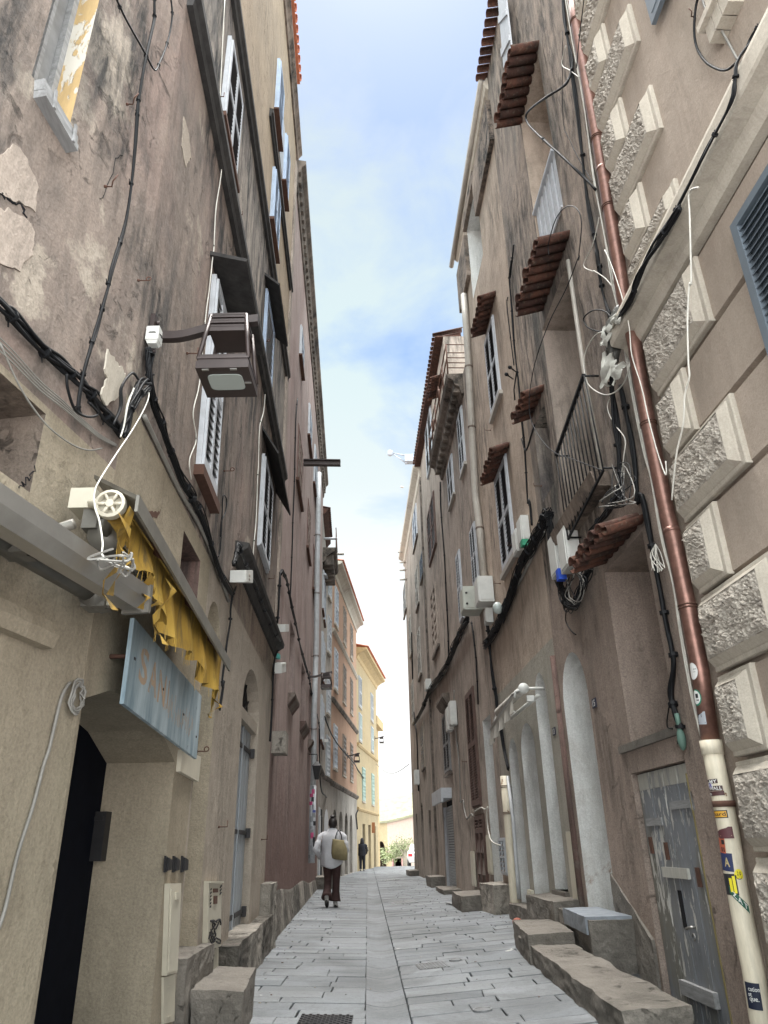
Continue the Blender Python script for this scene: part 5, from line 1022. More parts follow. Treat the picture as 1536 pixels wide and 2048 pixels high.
def sticker(par, base, t, a0, a1, h, mat, r=.0715, txt=(), tm=None, shape='rect', tilt=0.):
    """thin label wrapped on a pipe; angles run from the far edge (-90) to the near edge (90) as seen from the street"""
    c = RW.P(t, .07); best = min(range(len(base) - 1), key=lambda i: abs((base[i].z + base[i + 1].z) / 2 - c.z)); d = (base[best + 1] - base[best]).normalized(); dn = -d if d.z > 0 else d
    v = base[best].lerp(base[best + 1], max(0, min(1, (base[best].z - c.z) / (base[best].z - base[best + 1].z))))
    look = EYE - v; look = (look - dn * look.dot(dn)).normalized(); side = look.cross(dn).normalized()
    if side.dot(RT) < 0: side = -side
    def fn(u, w, rr=r):
        a = math.radians(a0 + (a1 - a0) * u); return v + look * (math.cos(a) * rr) + side * (math.sin(a) * rr) - dn * ((w - .5) * h + tilt * (u - .5))
    m = M(); n = 10
    if shape == 'disc':
        ring_ = [(.5 + .5 * math.cos(2 * PI * k / 24), .5 + .5 * math.sin(2 * PI * k / 24)) for k in range(24)]
        for k in range(24): (u0, w0_), (u1, w1_) = ring_[k], ring_[(k + 1) % 24]; m.add([fn(.5, .5), fn(u0, w0_), fn(u1, w1_), fn((u0 + .5) / 2, (w0_ + .5) / 2), fn((u1 + .5) / 2, (w1_ + .5) / 2)], [(0, 3, 4), (3, 1, 2, 4)])
    else:
        for k in range(n): u0, u1 = k / n, (k + 1) / n; j0 = j1 = 1.; 
        pts = [fn(k / n, 0) for k in range(n + 1)] + [fn(k / n, 1 if shape == 'rect' else (.55 + .45 * (k / n) ** .7 if k < n - 2 else 1.)) for k in range(n, -1, -1)]
        m.add(pts, [(k, k + 1, 2 * n - k, 2 * n + 1 - k) for k in range(n)])
    o = build(m, 'sticker', mat, par)
    for s_, u0, u1, w0_, w1_ in txt:
        m = M()
        if s_ == 'smile':
            for k in range(9): a = PI + PI * (k + .0) / 9; b = PI + PI * (k + 1.) / 9; m.add([fn(.5 + .36 * math.cos(a), .5 + .30 * math.sin(a), r + .0012), fn(.5 + .36 * math.cos(b), .5 + .30 * math.sin(b), r + .0012), fn(.5 + .32 * math.cos(b), .5 + .24 * math.sin(b), r + .0012), fn(.5 + .32 * math.cos(a), .5 + .24 * math.sin(a), r + .0012)], [(0, 1, 2, 3)])
        elif s_ == 'bar': m.add([fn(u0, w0_, r + .0012), fn(u1, w0_, r + .0012), fn(u1, w1_, r + .0012), fn(u0, w1_, r + .0012)], [(0, 1, 2, 3)])
        else: letter(m, s_, lambda a, b: fn(u0 + (u1 - u0) * a, w0_ + (w1_ - w0_) * b, r + .0012))
        build(m, 'lettering', tm, o)
    return o
fk, fw_, fy = flat('ink_black', (.02, .02, .022)), flat('paper_white', (.62, .62, .60)), flat('smiley_yellow', (.72, .62, .03))
sticker(cp, cb, ('p', 1380, 1353), -88, -14, .125, fw_, .0675, [('bar', .55, .8, .44, .46), ('bar', .6, .9, .6, .63)], fk, 'disc')
sticker(cp, cb, ('p', 1392, 1402), -88, -16, .12, flat('sticker_green', (.03, .20, .13)), .0675, (), fk, 'disc'); sticker(cp, cb, ('p', 1391, 1402), -88, -22, .10, fw_, .0685, [('bar', .5, .8, .45, .75), ('bar', .55, .85, .25, .33)], fk, 'disc')
sticker(cp, cb, ('p', 1404, 1440), -70, -8, .09, flat('torn_paper', (.33, .35, .38)), .0675, [('bar', .1, .6, .55, .8), ('bar', .1, .9, .1, .2)], fk, 'torn')
sticker(rpp, rb, ('p', 1434, 1571), -85, -38, .045, fw_, .0715, [('a', .3, .9, .1, .8)], flat('violet_ink', (.12, .10, .35)))
sticker(rpp, rb, ('p', 1440, 1563), -85, -5, .03, flat('sticker_brown', (.06, .035, .035)), .0716, [('MY', .35, .95, .15, .85)], fw_)
sticker(rpp, rb, ('p', 1444, 1577), -85, 15, .032, flat('sticker_brown2', (.06, .035, .035)), .0716, [('WALL', .15, .95, .15, .85)], fw_)
sticker(rpp, rb, ('p', 1447, 1587), -85, 18, .03, flat('sticker_brown3', (.07, .03, .03)), .0716, [('m', .02, .25, .2, .7)], fw_)
sticker(rpp, rb, ('p', 1455, 1628), -85, 12, .05, fk, .0714); sticker(rpp, rb, ('p', 1455, 1628), -85, 6, .038, flat('sticker_amber', (.62, .33, .04)), .0722, [('hard', .12, .95, .2, .85)], fk)
sticker(rpp, rb, ('p', 1461, 1668), -85, 22, .075, flat('sticker_maroon', (.09, .03, .035)), .0715, [('bar', .3, .9, .2, .28)], flat('faded_ink', (.4, .3, .2)), 'torn')
sticker(rpp, rb, ('p', 1464, 1690), -85, -30, .095, flat('sticker_red', (.42, .10, .05)), .0715, [('bar', .5, .9, .1, .4), ('bar', .6, .95, .6, .9)], fk)
sticker(rpp, rb, ('p', 1471, 1722), -85, 0, .115, flat('sticker_navy', (.025, .035, .10)), .0715, [('A', .45, .8, .25, .75)], flat('sticker_gold', (.5, .4, .2)))
sticker(rpp, rb, ('p', 1482, 1748), -2, 46, .082, fy, .0718, [('2', .30, .45, .52, .82), ('0', .56, .74, .52, .82), ('smile', 0, 0, 0, 0)], fk, 'disc')
sticker(rpp, rb, ('p', 1477, 1768), -85, 5, .13, fk, .0715, [('bar', .55, .72, .15, .8), ('bar', .76, .92, .1, .9)], fy)
sticker(rpp, rb, ('p', 1485, 1798), -45, 44, .05, flat('sticker_dark_green', (.02, .09, .06)), .0717, [('Z', .18, .4, .2, .85), ('A', .45, .65, .2, .85), ('T', .72, .92, .2, .85)], fw_, 'rect', -.12)
sticker(rpp, rb, ('p', 1507, 1985), -60, 18, .15, flat('sticker_ink_navy', (.015, .02, .04)), .0716, [('cation', .25, .97, .68, .84), ('st', .2, .45, .48, .62), ('que.', .25, .85, .26, .44)], fw_)
# white cables beside the pipe
for k, l in ((0, 'thin white cable hugging the left of the copper drainpipe'), (1, 'second thin white cable beside the copper drainpipe')):
    d_ = 9 * k
    cable('white_cable', RW, [('E', 560 - d_, -40), ('E', 600 - d_, 200), ('E', 632 - d_ * .5, 400), ('E', 660, 600), ('E', 695 - d_ * .5, 850), ('E', 735, 1080), ('E', 785 - d_, 1330), ('F', 650 - d_, 200), ('F', 690 - d_, 370), ('F', 760 - d_, 800), ('F', 830 - d_, 1150), ('G', 865, 20), ('G', 930 - d_, 350), ('G', 990, 620), ('G', 1040 - d_, 900), ('G', 1100 - d_, 1240), ('G', 1152, 1500)], .02, .008, 1, 0, 'wcable', l)
cable('white_cable', RW, [('F', 600, 0), ('F', 640, 90), ('F', 700, 270), ('F', 740, 440), ('F', 755, 600), ('F', 810, 780), ('F', 850, 960), ('F', 900, 1150), ('F', 950, 1290), ('G', 950, -80)], .17, .006, 1, 0, 'wcable', 'white cable crossing in front of the copper drainpipe')
cable('white_cable', RW, [('E', 560, 220), ('E', 540, 310), ('E', 580, 340), ('E', 625, 375)], .06, .006, 1, 0, 'wcable', 'white cable kinked out over the stained wall at the top')
cable('white_cable', RW, [('E', 720, 1050), ('E', 690, 1180), ('E', 645, 1280), ('E', 690, 1310), ('F', 540, 120), ('F', 600, 160), ('F', 640, 205)], .06, .006, 1, 0, 'wcable', 'white cable bowing left above the bagged cables')
c0 = RW.P(('F', 615, 640), .12); 
m = M(); cc = [RW.P(('F', x, y), .12) for x, y in ((700, 520), (580, 470), (510, 540), (480, 640), (500, 760), (570, 820), (640, 825), (710, 760), (745, 640), (735, 520))]; m.tube(spline(cc, 5), .007, 5); build(m, 'cable_loop', MT['wcable'], None, 'big white cable loop hanging round the plastic bag', 'cable')
m = M(); cc = [RW.P(('F', x, y), .1) for x, y in ((650, 400), (600, 350), (530, 348), (480, 390), (500, 440), (560, 465), (600, 460))]; m.tube(spline(cc, 5), .008, 5); build(m, 'cable_loop', MT['cable'], None, 'black cable loop above the plastic bag', 'cable')
cable('white_cable', RW, [('F', 640, 825), ('F', 615, 900), ('F', 650, 990), ('F', 715, 1080), ('F', 710, 1180), ('F', 680, 1400), ('G', 660, 60)], .08, .006, 1, 0, 'wcable', 'white cable wandering down from the plastic bag')
cable('white_cable', RW, [('E', 1200, 905), ('E', 1155, 930), ('E', 1158, 1050), ('E', 1165, 1352), ('F', 1085, 200), ('F', 1075, 400), ('F', 1080, 640), ('F', 1085, 730), ('F', 1060, 830), ('F', 1050, 1000), ('F', 1010, 1180), ('F', 985, 1433)], .30, .007, 1, 0, 'wcable', 'white cable dangling from the ledge over the rock-faced blocks')
cable('black_cable', RW, [('E', 545, -40), ('E', 552, 80), ('E', 575, 200), ('E', 595, 300), ('E', 575, 380), ('E', 540, 425), ('E', 470, 470), ('E', 400, 520), ('E', 368, 560), ('E', 385, 605), ('E', 440, 660), ('E', 500, 715), ('E', 580, 790), ('E', 650, 855), ('E', 705, 915)], [.03] * 4 + [.1, .2, .3, .3, .3, .3, .3, .25, .2, .1, .04], .012, 2, .008, 'cable', 'black cable bent out in a point over the top loggia', ties=2)
cable('black_cable', RW, [('E', 548, -40), ('E', 570, 160), ('E', 600, 380), ('E', 640, 700), ('E', 660, 900), ('E', 690, 1080), ('E', 715, 1200), ('E', 735, 1330), ('F', 560, 0), ('F', 575, 120), ('F', 600, 260), ('F', 640, 380)], .03, .012, 3, .02, 'cable', 'black cables running up the stained wall left of the copper drainpipe', ties=5)
cable('black_cable', RW, [('E', 650, -30), ('E', 625, 180), ('E', 610, 330)], .16, .006, 1, 0, 'cable', 'thin black wire crossing the top of the copper drainpipe')
cable('thin_wire', RW, [('E', 545, 150), ('E', 545, 560), ('E', 580, 680), ('E', 640, 800), ('E', 690, 880)], .04, .005, 1, 0, 'cable', 'thin dark wire curving down the stained wall at the top')
cable('thin_wire', RW, [('E', 478, 1230), ('E', 475, 1180), ('E', 510, 1060), ('E', 560, 1000), ('E', 610, 1005), ('E', 635, 1080), ('E', 620, 1250), ('F', 450, 40), ('F', 380, 220), ('F', 280, 420), ('F', 200, 650), ('F', 168, 850), ('F', 180, 980), ('F', 240, 1090), ('F', 320, 1165), ('F', 420, 1200), ('F', 590, 1265)], .32, .006, 1, 0, 'cable', 'long drooping black wire in front of the loggias')
cable('cable_bundle', RW, [('F', 655, 640), ('F', 650, 800), ('F', 670, 1000), ('F', 690, 1200), ('F', 705, 1433), ('G', 690, 60), ('G', 660, 150), ('G', 610, 220), ('G', 560, 280), ('G', 515, 335)], .06, .014, 5, .03, 'cable', 'thick black cables dropping to the lowest tile hood', ties=5)
cable('cable_bundle', RW, [('F', 700, 780), ('F', 725, 900), ('F', 770, 1150), ('F', 800, 1433), ('G', 820, 120), ('G', 870, 370), ('G', 900, 520), ('G', 935, 720), ('G', 965, 880), ('G', 992, 1000), ('G', 1005, 1080), ('G', 985, 1250), ('G', 1010, 1350), ('G', 1035, 1430), ('H', 1040, 20), ('H', 1045, 110)], .03, .02, 2, .02, 'cable', 'ribbed black conduit running down beside the grey door recess', ties=7)
cable('thin_wire', RW, [('G', 985, 1250), ('G', 965, 1350), ('G', 958, 1440), ('G', 990, 1455)], .04, .006, 1, 0, 'cable', 'thin black wire dangling above the grey door')
for k in range(9):
    rnd = random.Random(40 + k); x = rnd.uniform(640, 800); y = rnd.uniform(-60, 150)
    cable('tangled_cable', RW, [('G', rnd.uniform(640, 720), rnd.uniform(-80, 0)), ('G', x, y), ('G', rnd.uniform(600, 780), rnd.uniform(100, 190)), ('G', rnd.uniform(560, 640), rnd.uniform(150, 240))], [.06, .18, .3, .36], .005, 1, 0, 'cable' if k % 4 else 'gcable', 'loose cable end fanned out on the lowest tile hood', 'loose cables on the tile hood')
m = M(); c = RW.P(('G', 905, 470), .05); rnd = random.Random(8)
for k in range(14): m.tube(spline([c + V((0, 0, .12)), c + V((rnd.uniform(-.05, .02), rnd.uniform(-.06, .06), .02)), c + V((rnd.uniform(-.06, .02), rnd.uniform(-.12, .1), -rnd.uniform(.08, .16)))], 4), .004, 4)
build(m, 'wire_ends', MT['wcable'], None, 'tuft of cut white wires beside the copper drainpipe', 'cable')
# plastic bag round the cables
bg = thing('plastic_bag', RW.P(('F', 640, 780), .1), 'torn plastic bag wrapped round cables against the copper drainpipe', 'bag')
m = M(); m.smooth = True; rings = []
for i in range(15):
    t = i / 14; c = RW.P(('F', 690, 330), .10).lerp(RW.P(('F', 650, 640), .12), t); R_ = .05 + .06 * math.sin(PI * min(1, t * 1.05 + .05)) ; rings.append([c + V((math.cos(a) * R_, math.sin(a) * R_, 0)) * (1 + .45 * mnoise.noise(V((math.cos(a) * 2.2, math.sin(a) * 2.2, t * 6)))) for a in [2 * PI * k / 22 for k in range(22)]])
m.ring(rings); build(m, 'wrapping', simple('dark_wrapping', (.10, .10, .09), .4, var=.6, scale=14, bump=.02, spec=.5), bg)
m = M(); m.smooth = True; fl = simple('milky_plastic', (.55, .55, .50), .4, var=.2, scale=6, damt=.3)
for pts in ([(585, 590), (640, 600), (635, 780), (570, 782)], [(640, 640), (715, 650), (690, 730), (640, 770)], [(590, 440), (640, 430), (610, 560), (572, 530)], [(640, 380), (700, 360), (690, 420), (630, 440)]):
    q = [RW.P(('F', x, y), .22) for x, y in pts]; n = 7; g = [[((q[0] * (1 - a) + q[1] * a) * (1 - b) + (q[3] * (1 - a) + q[2] * a) * b) + V((mnoise.noise(V((a * 3, b * 3, pts[0][0]))) * .06, mnoise.noise(V((a * 3, b * 3, 9))) * .07, 0)) for b in [j / n for j in range(n + 1)]] for a in [j / n for j in range(n + 1)]]
    m.add([v for r_ in g for v in r_], [(i * (n + 1) + j, (i + 1) * (n + 1) + j, (i + 1) * (n + 1) + j + 1, i * (n + 1) + j + 1) for i in range(n) for j in range(n)])
build(m, 'torn_flap', fl, bg)
# cables along the palazzo ledge
cable('cable_bundle', RW, [('g', 1560, 100), ('g', 1480, 200), ('g', 1390, 350), ('g', 1300, 480), ('g', 1285, 640), ('g', 1260, 780), ('g', 1170, 980), ('g', 1040, 1220), ('g', 900, 1500), ('E', 1080, 1040), ('E', 990, 1170), ('E', 920, 1330), ('F', 770, 250), ('F', 690, 370)], [.05, .05, .07, .20, .225, .235, .235, .235, .235, .235, .235, .235, .22, .2], .009, 4, .014, 'cable', 'black cables lying along the palazzo ledge down to the plastic bag', ties=5)
cable('cable_bundle', RW, [('E', 1120, 1000), ('E', 1060, 1100), ('E', 980, 1220), ('E', 915, 1345), ('F', 760, 280), ('F', 690, 390)], [.235, .235, .235, .235, .22, .2], .009, 10, .022, 'cable', 'thick fan of black cables ending at the plastic bag', ties=2)
cable('black_cable', RW, [('g', 985, -30), ('g', 960, 60), ('g', 948, 250), ('g', 970, 380), ('g', 1040, 490), ('g', 1140, 550), ('g', 1210, 555), ('g', 1270, 510), ('g', 1300, 475)], .06, .010, 1, 0, 'cable', 'black cable hanging in a loop under the top shutter of the palazzo')
cable('grey_wire', RW, [('g', 1010, -30), ('g', 1040, 70), ('g', 1130, 190), ('g', 1210, 320), ('g', 1290, 470)], .05, .009, 1, 0, 'gcable', 'grey cable sloping right under the top shutter of the palazzo')
# the big tangle on the wall
cable('cable_bundle', RW, [('G', 300, 230), ('G', 270, 240), ('G', 250, 310), ('G', 200, 400), ('G', 150, 480), ('G', 115, 570), ('G', 70, 690), ('G', 20, 830), ('7', 1130, 1100), ('7', 1060, 1270), ('7', 990, 1400), ('7', 930, 1490)], .05, .009, 34, .07, 'cable', 'thick tangle of black cables along the sandy house', ties=14)
cable('cable_bundle', RW, [('G', 285, 225), ('G', 300, 320), ('G', 325, 480), ('G', 350, 620), ('G', 375, 700), ('G', 400, 755), ('G', 440, 740), ('G', 470, 670), ('G', 500, 590), ('G', 530, 520)], .06, .008, 18, .05, 'cable', 'hanging swag of black cables below the white meter cases', ties=5)
for k in range(8):
    rnd = random.Random(70 + k)
    cable('tangled_cable', RW, [('G', 400 + rnd.uniform(-30, 30), 600 + rnd.uniform(-60, 40)), ('G', 390 + rnd.uniform(-30, 40), 700 + rnd.uniform(-20, 30)), ('G', 430 + rnd.uniform(-20, 30), 730 + rnd.uniform(-10, 25)), ('G', 470 + rnd.uniform(-20, 30), 620 + rnd.uniform(-40, 40)), ('G', 440 + rnd.uniform(-30, 30), 550 + rnd.uniform(-20, 20))], .12, .006, 1, 0, 'cable' if k % 3 else 'gcable', 'looped loose cable below the white meter cases', 'loose loops below the meter cases')
cable('wire_conduit', RW, [('G', 250, 330), ('G', 140, 560), ('7', 1140, 1060), ('7', 1060, 1250), ('7', 920, 1495)], .02, .03, 1, 0, 'gcable', 'grey trunking behind the thick black tangle')
cable('cable_bundle', RW, [('7', 930, 1200), ('7', 945, 1330), ('7', 960, 1480), ('7', 985, 1700), ('7', 1010, 1900), ('7', 1030, 2048), ('6', 1040, 170), ('6', 1080, 480), ('e', 470, 640)], .05, .018, 4, .03, 'cable', 'black cables dropping past the grimy white awning', ties=3)
cable('cable_bundle', RW, [('7', 780, 1250), ('7', 720, 1360), ('7', 660, 1490), ('7', 600, 1640), ('7', 530, 1760), ('7', 450, 1870), ('7', 390, 2010), ('6', 400, 120), ('6', 350, 220), ('6', 305, 290)], .06, .012, 18, .07, 'cable', 'black cable run sloping along the taupe house', ties=10)
cable('wire_conduit', RW, [('7', 760, 1260), ('7', 640, 1480), ('7', 580, 1700), ('7', 420, 1930)], .02, .035, 1, 0, 'gcable', 'grey trunking behind the cable run on the taupe house')
cable('black_cable', RW, [('7', 525, 60), ('7', 530, 300), ('7', 560, 700), ('7', 575, 1000), ('7', 590, 1300), ('7', 600, 1640)], .03, .022, 1, 0, 'cable', 'long black cable straight down the taupe house', ties=6)
cable('black_cable', RW, [('7', 795, 1280), ('7', 815, 1400), ('7', 840, 1650), ('7', 855, 2000)], .03, .018, 1, 0, 'cable', 'black cable dropping below the green-grey cabinet', ties=5)
cable('black_cable', RW, [('7', 275, 1370), ('7', 280, 1600), ('7', 290, 2000), ('6', 320, 420), ('6', 330, 700), ('6', 335, 880)], .03, .03, 1, 0, 'cable', 'black cable straight down the end house', ties=3)
cable('cable_bundle', RW, [('E', 310, 1180), ('E', 290, 1340), ('F', 70, 60), ('F', 55, 160), ('F', 70, 350), ('F', 85, 560), ('F', 105, 740), ('F', 125, 960), ('F', 145, 1160), ('F', 160, 1433), ('G', 170, 150), ('G', 185, 290)], .03, .011, 3, .012, 'cable', 'black cables down the joint of the sandy and stained houses', ties=12)
cable('black_cable', RW, [('F', 45, 270), ('F', 40, 320), ('F', 60, 500), ('F', 80, 660)], .03, .010, 1, 0, 'cable', 'short black cable left of the joint cables', ties=2)
m = M()
for a, b in ((('F', 95, 700), ('F', 60, 675)), (('F', 75, 740), ('F', 40, 715))): q, r_ = RW.P(a, .05), RW.P(b, .22); m.tube([q, r_], .012, 5); m.tube([r_, r_ + (r_ - q).normalized() * .05], .03, 6)
m.tube([RW.P(('F', 95, 700), .05), RW.P(('F', 80, 800), .05), RW.P(('F', 85, 860), .05)], .012, 5); build(m, 'cable_plug', MT['cable'], None, 'two black plugs dangling above the small tile hood', 'plug')
cable('black_cable', RW, [('F', 125, 1080), ('F', 150, 1150), ('F', 185, 1050), ('F', 200, 1000)], .04, .009, 2, .01, 'cable', 'black cable branching under the small tile hood')
cable('black_cable', RW, [('6', 645, 0), ('6', 650, 200), ('6', 665, 400), ('6', 690, 650), ('6', 700, 900), ('6', 705, 980), ('6', 725, 960), ('6', 735, 1040), ('6', 758, 1120), ('6', 795, 1080), ('6', 810, 1100)], .03, .016, 1, 0, 'gcable', 'grey cable zigzagging beside the roller shutter', ties=3)
cable('white_cable', RW, [('6', 820, 1060), ('6', 880, 1025), ('6', 915, 1040), ('6', 940, 1020), ('6', 930, 1080), ('6', 945, 1230), ('6', 975, 1320), ('6', 1050, 1355)], .05, .012, 1, 0, 'wcable', 'white cable looping past the tall brown shutter')
cable('black_cable', RW, [('G', 380, 775), ('G', 378, 840), ('G', 410, 895), ('G', 435, 915)], .03, .008, 1, 0, 'cable', 'thin cable tail above the tall white niche')
m = M(); a = LG.pt(49.5, 6.0, .1); b = RW.pt(35.4, 4.6, .1); m.tube([a.lerp(b, k / 12) + V((0, 0, -.5 * math.sin(PI * k / 12))) for k in range(13)], .018, 4); build(m, 'overhead_wire', MT['gcable'], None, 'thin wire slung across the far end of the street', 'cable')
# boxes on the right
def sbox(name, y0, y1, z0, z1, o1, mat, label, ex=None):
    m = M(); wbox(m, RW, y0, y1, z0, z1, .02, o1); wbox(m, RW, y0 + .03, y1 - .03, z0 + .03, z1 - .03, o1, o1 + .012); p = [RW.pt(y0 - .004, z, o) for z, o in ((z0 + .04, .05), (z0 + .04, o1 - .03), (z1 - .04, o1 - .03), (z1 - .04, .05))]; m.prism(p, -RW.d * .008)
    o = build(m, name, MT[mat], None, label, 'box'); return o
a = RW.yz(('7', 905, 1170)); b = RW.yz(('7', 890, 965)); o = sbox('electric_cabinet', a[0], a[0] + .5, a[1], b[1], .40, 'cabinet', 'green-grey electric cabinet facing the street among the cables')
m = M()
for z in (a[1] + .12, b[1] - .15): m.tube([RW.pt(a[0] - .02, z, .36), RW.pt(a[0] - .02, z, .32)], .02, 6)
build(m, 'latch', MT['iron'], o)
a = RW.yz(('7', 1008, 1100)); b = RW.yz(('7', 985, 885)); o = sbox('electric_cabinet', a[0], a[0] + .45, a[1], b[1], .30, 'plastic', 'pale grey fuse cabinet right of the green-grey one')
m = M(); c = RW.P(('7', 1025, 1160), .2); m.ball(c, .09, 10, 6, (1, 1, 1.2)); m.tube([c, c - RW.n * .2], .02, 5); build(m, 'wall_light', MT['glass'], None, 'small glass bulkhead light beside the fuse cabinet', 'lamp')
a = RW.yz(('7', 1000, 1280)); sbox('junction_box', a[0], a[0] + .25, a[1], a[1] + .28, .15, 'plastic', 'small white box under the bulkhead light')
a = RW.yz(('G', 145, 432)); sbox('junction_box', a[0], a[0] + .3, a[1], a[1] + .38, .12, 'plastic', 'pale junction box left of the thick black tangle')
a = RW.yz(('G', 185, 375)); o = sbox('junction_box', a[0], a[0] + .3, a[1], a[1] + .42, .14, 'plastic', 'white junction box with a green tab in the black tangle'); m = M(); wbox(m, RW, a[0] - .02, a[0] + .1, a[1] - .08, a[1] + .02, .06, .16); build(m, 'tab', flat('green_tab', (.03, .25, .14)), o)
a = RW.yz(('G', 412, 545)); o = sbox('meter_case', a[0], a[0] + .35, a[1], a[1] + .52, .16, 'plastic', 'left white meter case above the hanging swag'); m = M(); wbox(m, RW, a[0] - .02, a[0] + .08, a[1] - .12, a[1] + .02, .08, .18); build(m, 'tab', flat('blue_tab', (.02, .08, .50)), o)
a = RW.yz(('G', 482, 515)); sbox('meter_case', a[0], a[0] + .32, a[1], a[1] + .50, .18, 'plastic', 'right white meter case under the lowest tile hood')
a = RW.yz(('6', 650, 345)); sbox('junction_box', a[0], a[0] + .5, a[1], a[1] + .6, .16, 'plastic', 'left grey box beside the dark arched shutter')
a = RW.yz(('6', 682, 300)); sbox('junction_box', a[0], a[0] + .4, a[1], a[1] + .6, .18, 'plastic', 'right grey box beside the dark arched shutter')
a = RW.yz(('6', 350, 820)); sbox('junction_box', a[0], a[0] + .5, a[1], a[1] + .55, .2, 'plastic', 'pale box low on the end house')
a = RW.yz(('7', 455, 1865)); sbox('junction_box', a[0], a[0] + .5, a[1], a[1] + .35, .2, 'plastic', 'small white box on the cable run of the taupe house')
a = RW.yz(('6', 852, 1715)); b = RW.yz(('6', 838, 1405)); sbox('meter_box', a[0], a[0] + .45, a[1], b[1], .05, 'cream_box', 'tall cream meter box left of the narrow brown door')
a = RW.yz(('6', 1000, 1610)); b = RW.yz(('6', 975, 1260)); sbox('meter_box', a[0], a[0] + .4, a[1], b[1], .05, 'cream_box', 'tall cream meter box right of the narrow brown door')
a = RW.yz(('e', 975, 1570)); b = RW.yz(('e', 925, 1065)); sbox('meter_box', a[0], a[0] + .26, a[1], b[1], .035, 'cream_box', 'cream meter box between the two white arched niches')
a = RW.yz(('e', 1000, 1860)); b = RW.yz(('e', 975, 1580)); sbox('meter_cover', a[0], a[0] + .26, a[1], b[1] - .02, .02, 'cream_box', 'lower cream cover under the meter box between the white niches')
a = RW.yz(('e', 668, 1650)); b = RW.yz(('e', 650, 1470)); sbox('meter_box', a[0], a[0] + .25, a[1], b[1], .07, 'cream_box', 'cream box low between the two far white arches')
for t, s_, l in ((('e', 1056, 192), '15', 'small dark house number plate 15 beside the tall white niche'), (('e', 782, 385), '13', 'small dark house number plate 13 between the white niches')):
    c = RW.yz(t); p = rpatch(RW, c[0] - .07, c[0] + .07, c[1] - .05, c[1] + .05); m = M(); p.box(m, 0, 1, 0, 1, 0, .01); o = build(m, 'house_number', flat('plate_navy', (.02, .022, .045)), None, l, 'number plate'); m = M(); letter(m, s_, lambda u, v: p.at(.82 - .64 * u, .15 + .7 * v, .0115)); build(m, 'lettering', fw_, o)
# grimy awning
aw = thing('rolled_awning', RW.pt(11.5, 3.2, .3), 'small grimy white awning half rolled on the grey shopfront', 'awning')
n0 = RW.P(('e', 570, 92), .30); f0 = RW.P(('e', 400, 330), .30); f0 = RW.pt(max(f0.y, n0.y + 1.2), n0.z, .30)
m = M(); m.tube([n0, f0], .06, 12); build(m, 'roller', MT['whitecloth'], aw)
m = M(); m.tube([n0 - RW.d * .02, n0 + RW.d * .01], .075, 14); m.tube([n0, n0 + RW.n * .12 + V((0, 0, -.04)), n0 + RW.n * .14 + V((0, 0, -.12))], .018, 6); m.box(n0 + RW.n * -.08 + V((0, 0, -.14)), (.05, .03, .04)); m.tube([n0 + V((0, 0, -.1)) - RW.n * .2, f0 + V((0, 0, -.1)) - RW.n * .2], .03, 6); m.tube([n0, n0 - RW.n * .28], .02, 6); m.tube([f0, f0 - RW.n * .28], .02, 6); build(m, 'awning_frame', MT['plastic'], aw)
q = [RW.P(('e', 495, 135), .42), RW.P(('e', 347, 372), .42), RW.P(('e', 347, 482), .42), RW.P(('e', 503, 255), .42)]; pc = Patch(q, RW.n); m = M(); m.smooth = True; na, nb = 24, 6
m.add([pc.at(i / na, j / nb, .03 * math.sin(i * 1.1) * (1 - j / nb)) for i in range(na + 1) for j in range(nb + 1)], [(i * (nb + 1) + j, (i + 1) * (nb + 1) + j, (i + 1) * (nb + 1) + j + 1, i * (nb + 1) + j + 1) for i in range(na) for j in range(nb)])
build(m, 'valance', MT['whitecloth'], aw)
m = M(); m.tube([q[0], q[1]], .022, 6); m.tube([q[0], n0], .02, 6); m.tube([q[1], f0], .02, 6); build(m, 'front_bar', MT['silver'], aw)
# pipes on the right
pipe('drainpipe', RW, [('8', 780, 230), ('8', 800, 500), ('8', 825, 900), ('8', 850, 1400), ('8', 885, 2048), ('7', 835, 200), ('7', 872, 500), ('7', 905, 900)], .075, .09, 'greypipe', 'taupe drainpipe down the joint of the sandy and taupe houses', (2.0, 3.1, 5.9))
pipe('cast_iron_pipe', RW, [('e', 440, 690), ('e', 462, 935), ('e', 490, 1300), ('e', 512, 1560), ('e', 520, 1690)], .075, .1, 'rustpipe', 'rusty cream pipe beside the arched grey shopfront', (.3, 1.02, 3.0))
pipe('downpipe', RW, [('e', 462, 690), ('e', 500, 1000), ('e', 530, 1400), ('e', 540, 1530)], .03, .06, 'zinc', 'slim grey pipe right of the rusty cream pipe')
m = M(); c = RW.P(('H', 1040, 80), .05); m.ball(c, .035, 10, 6, (1, 1, 2.6)); m.tube([c + V((0, 0, .05)), c + V((0, 0, .2))], .02, 6); build(m, 'pipe_fitting', flat('verdigris', (.09, .16, .13)), None, 'verdigris fitting at the corner above the grey door', 'fitting')
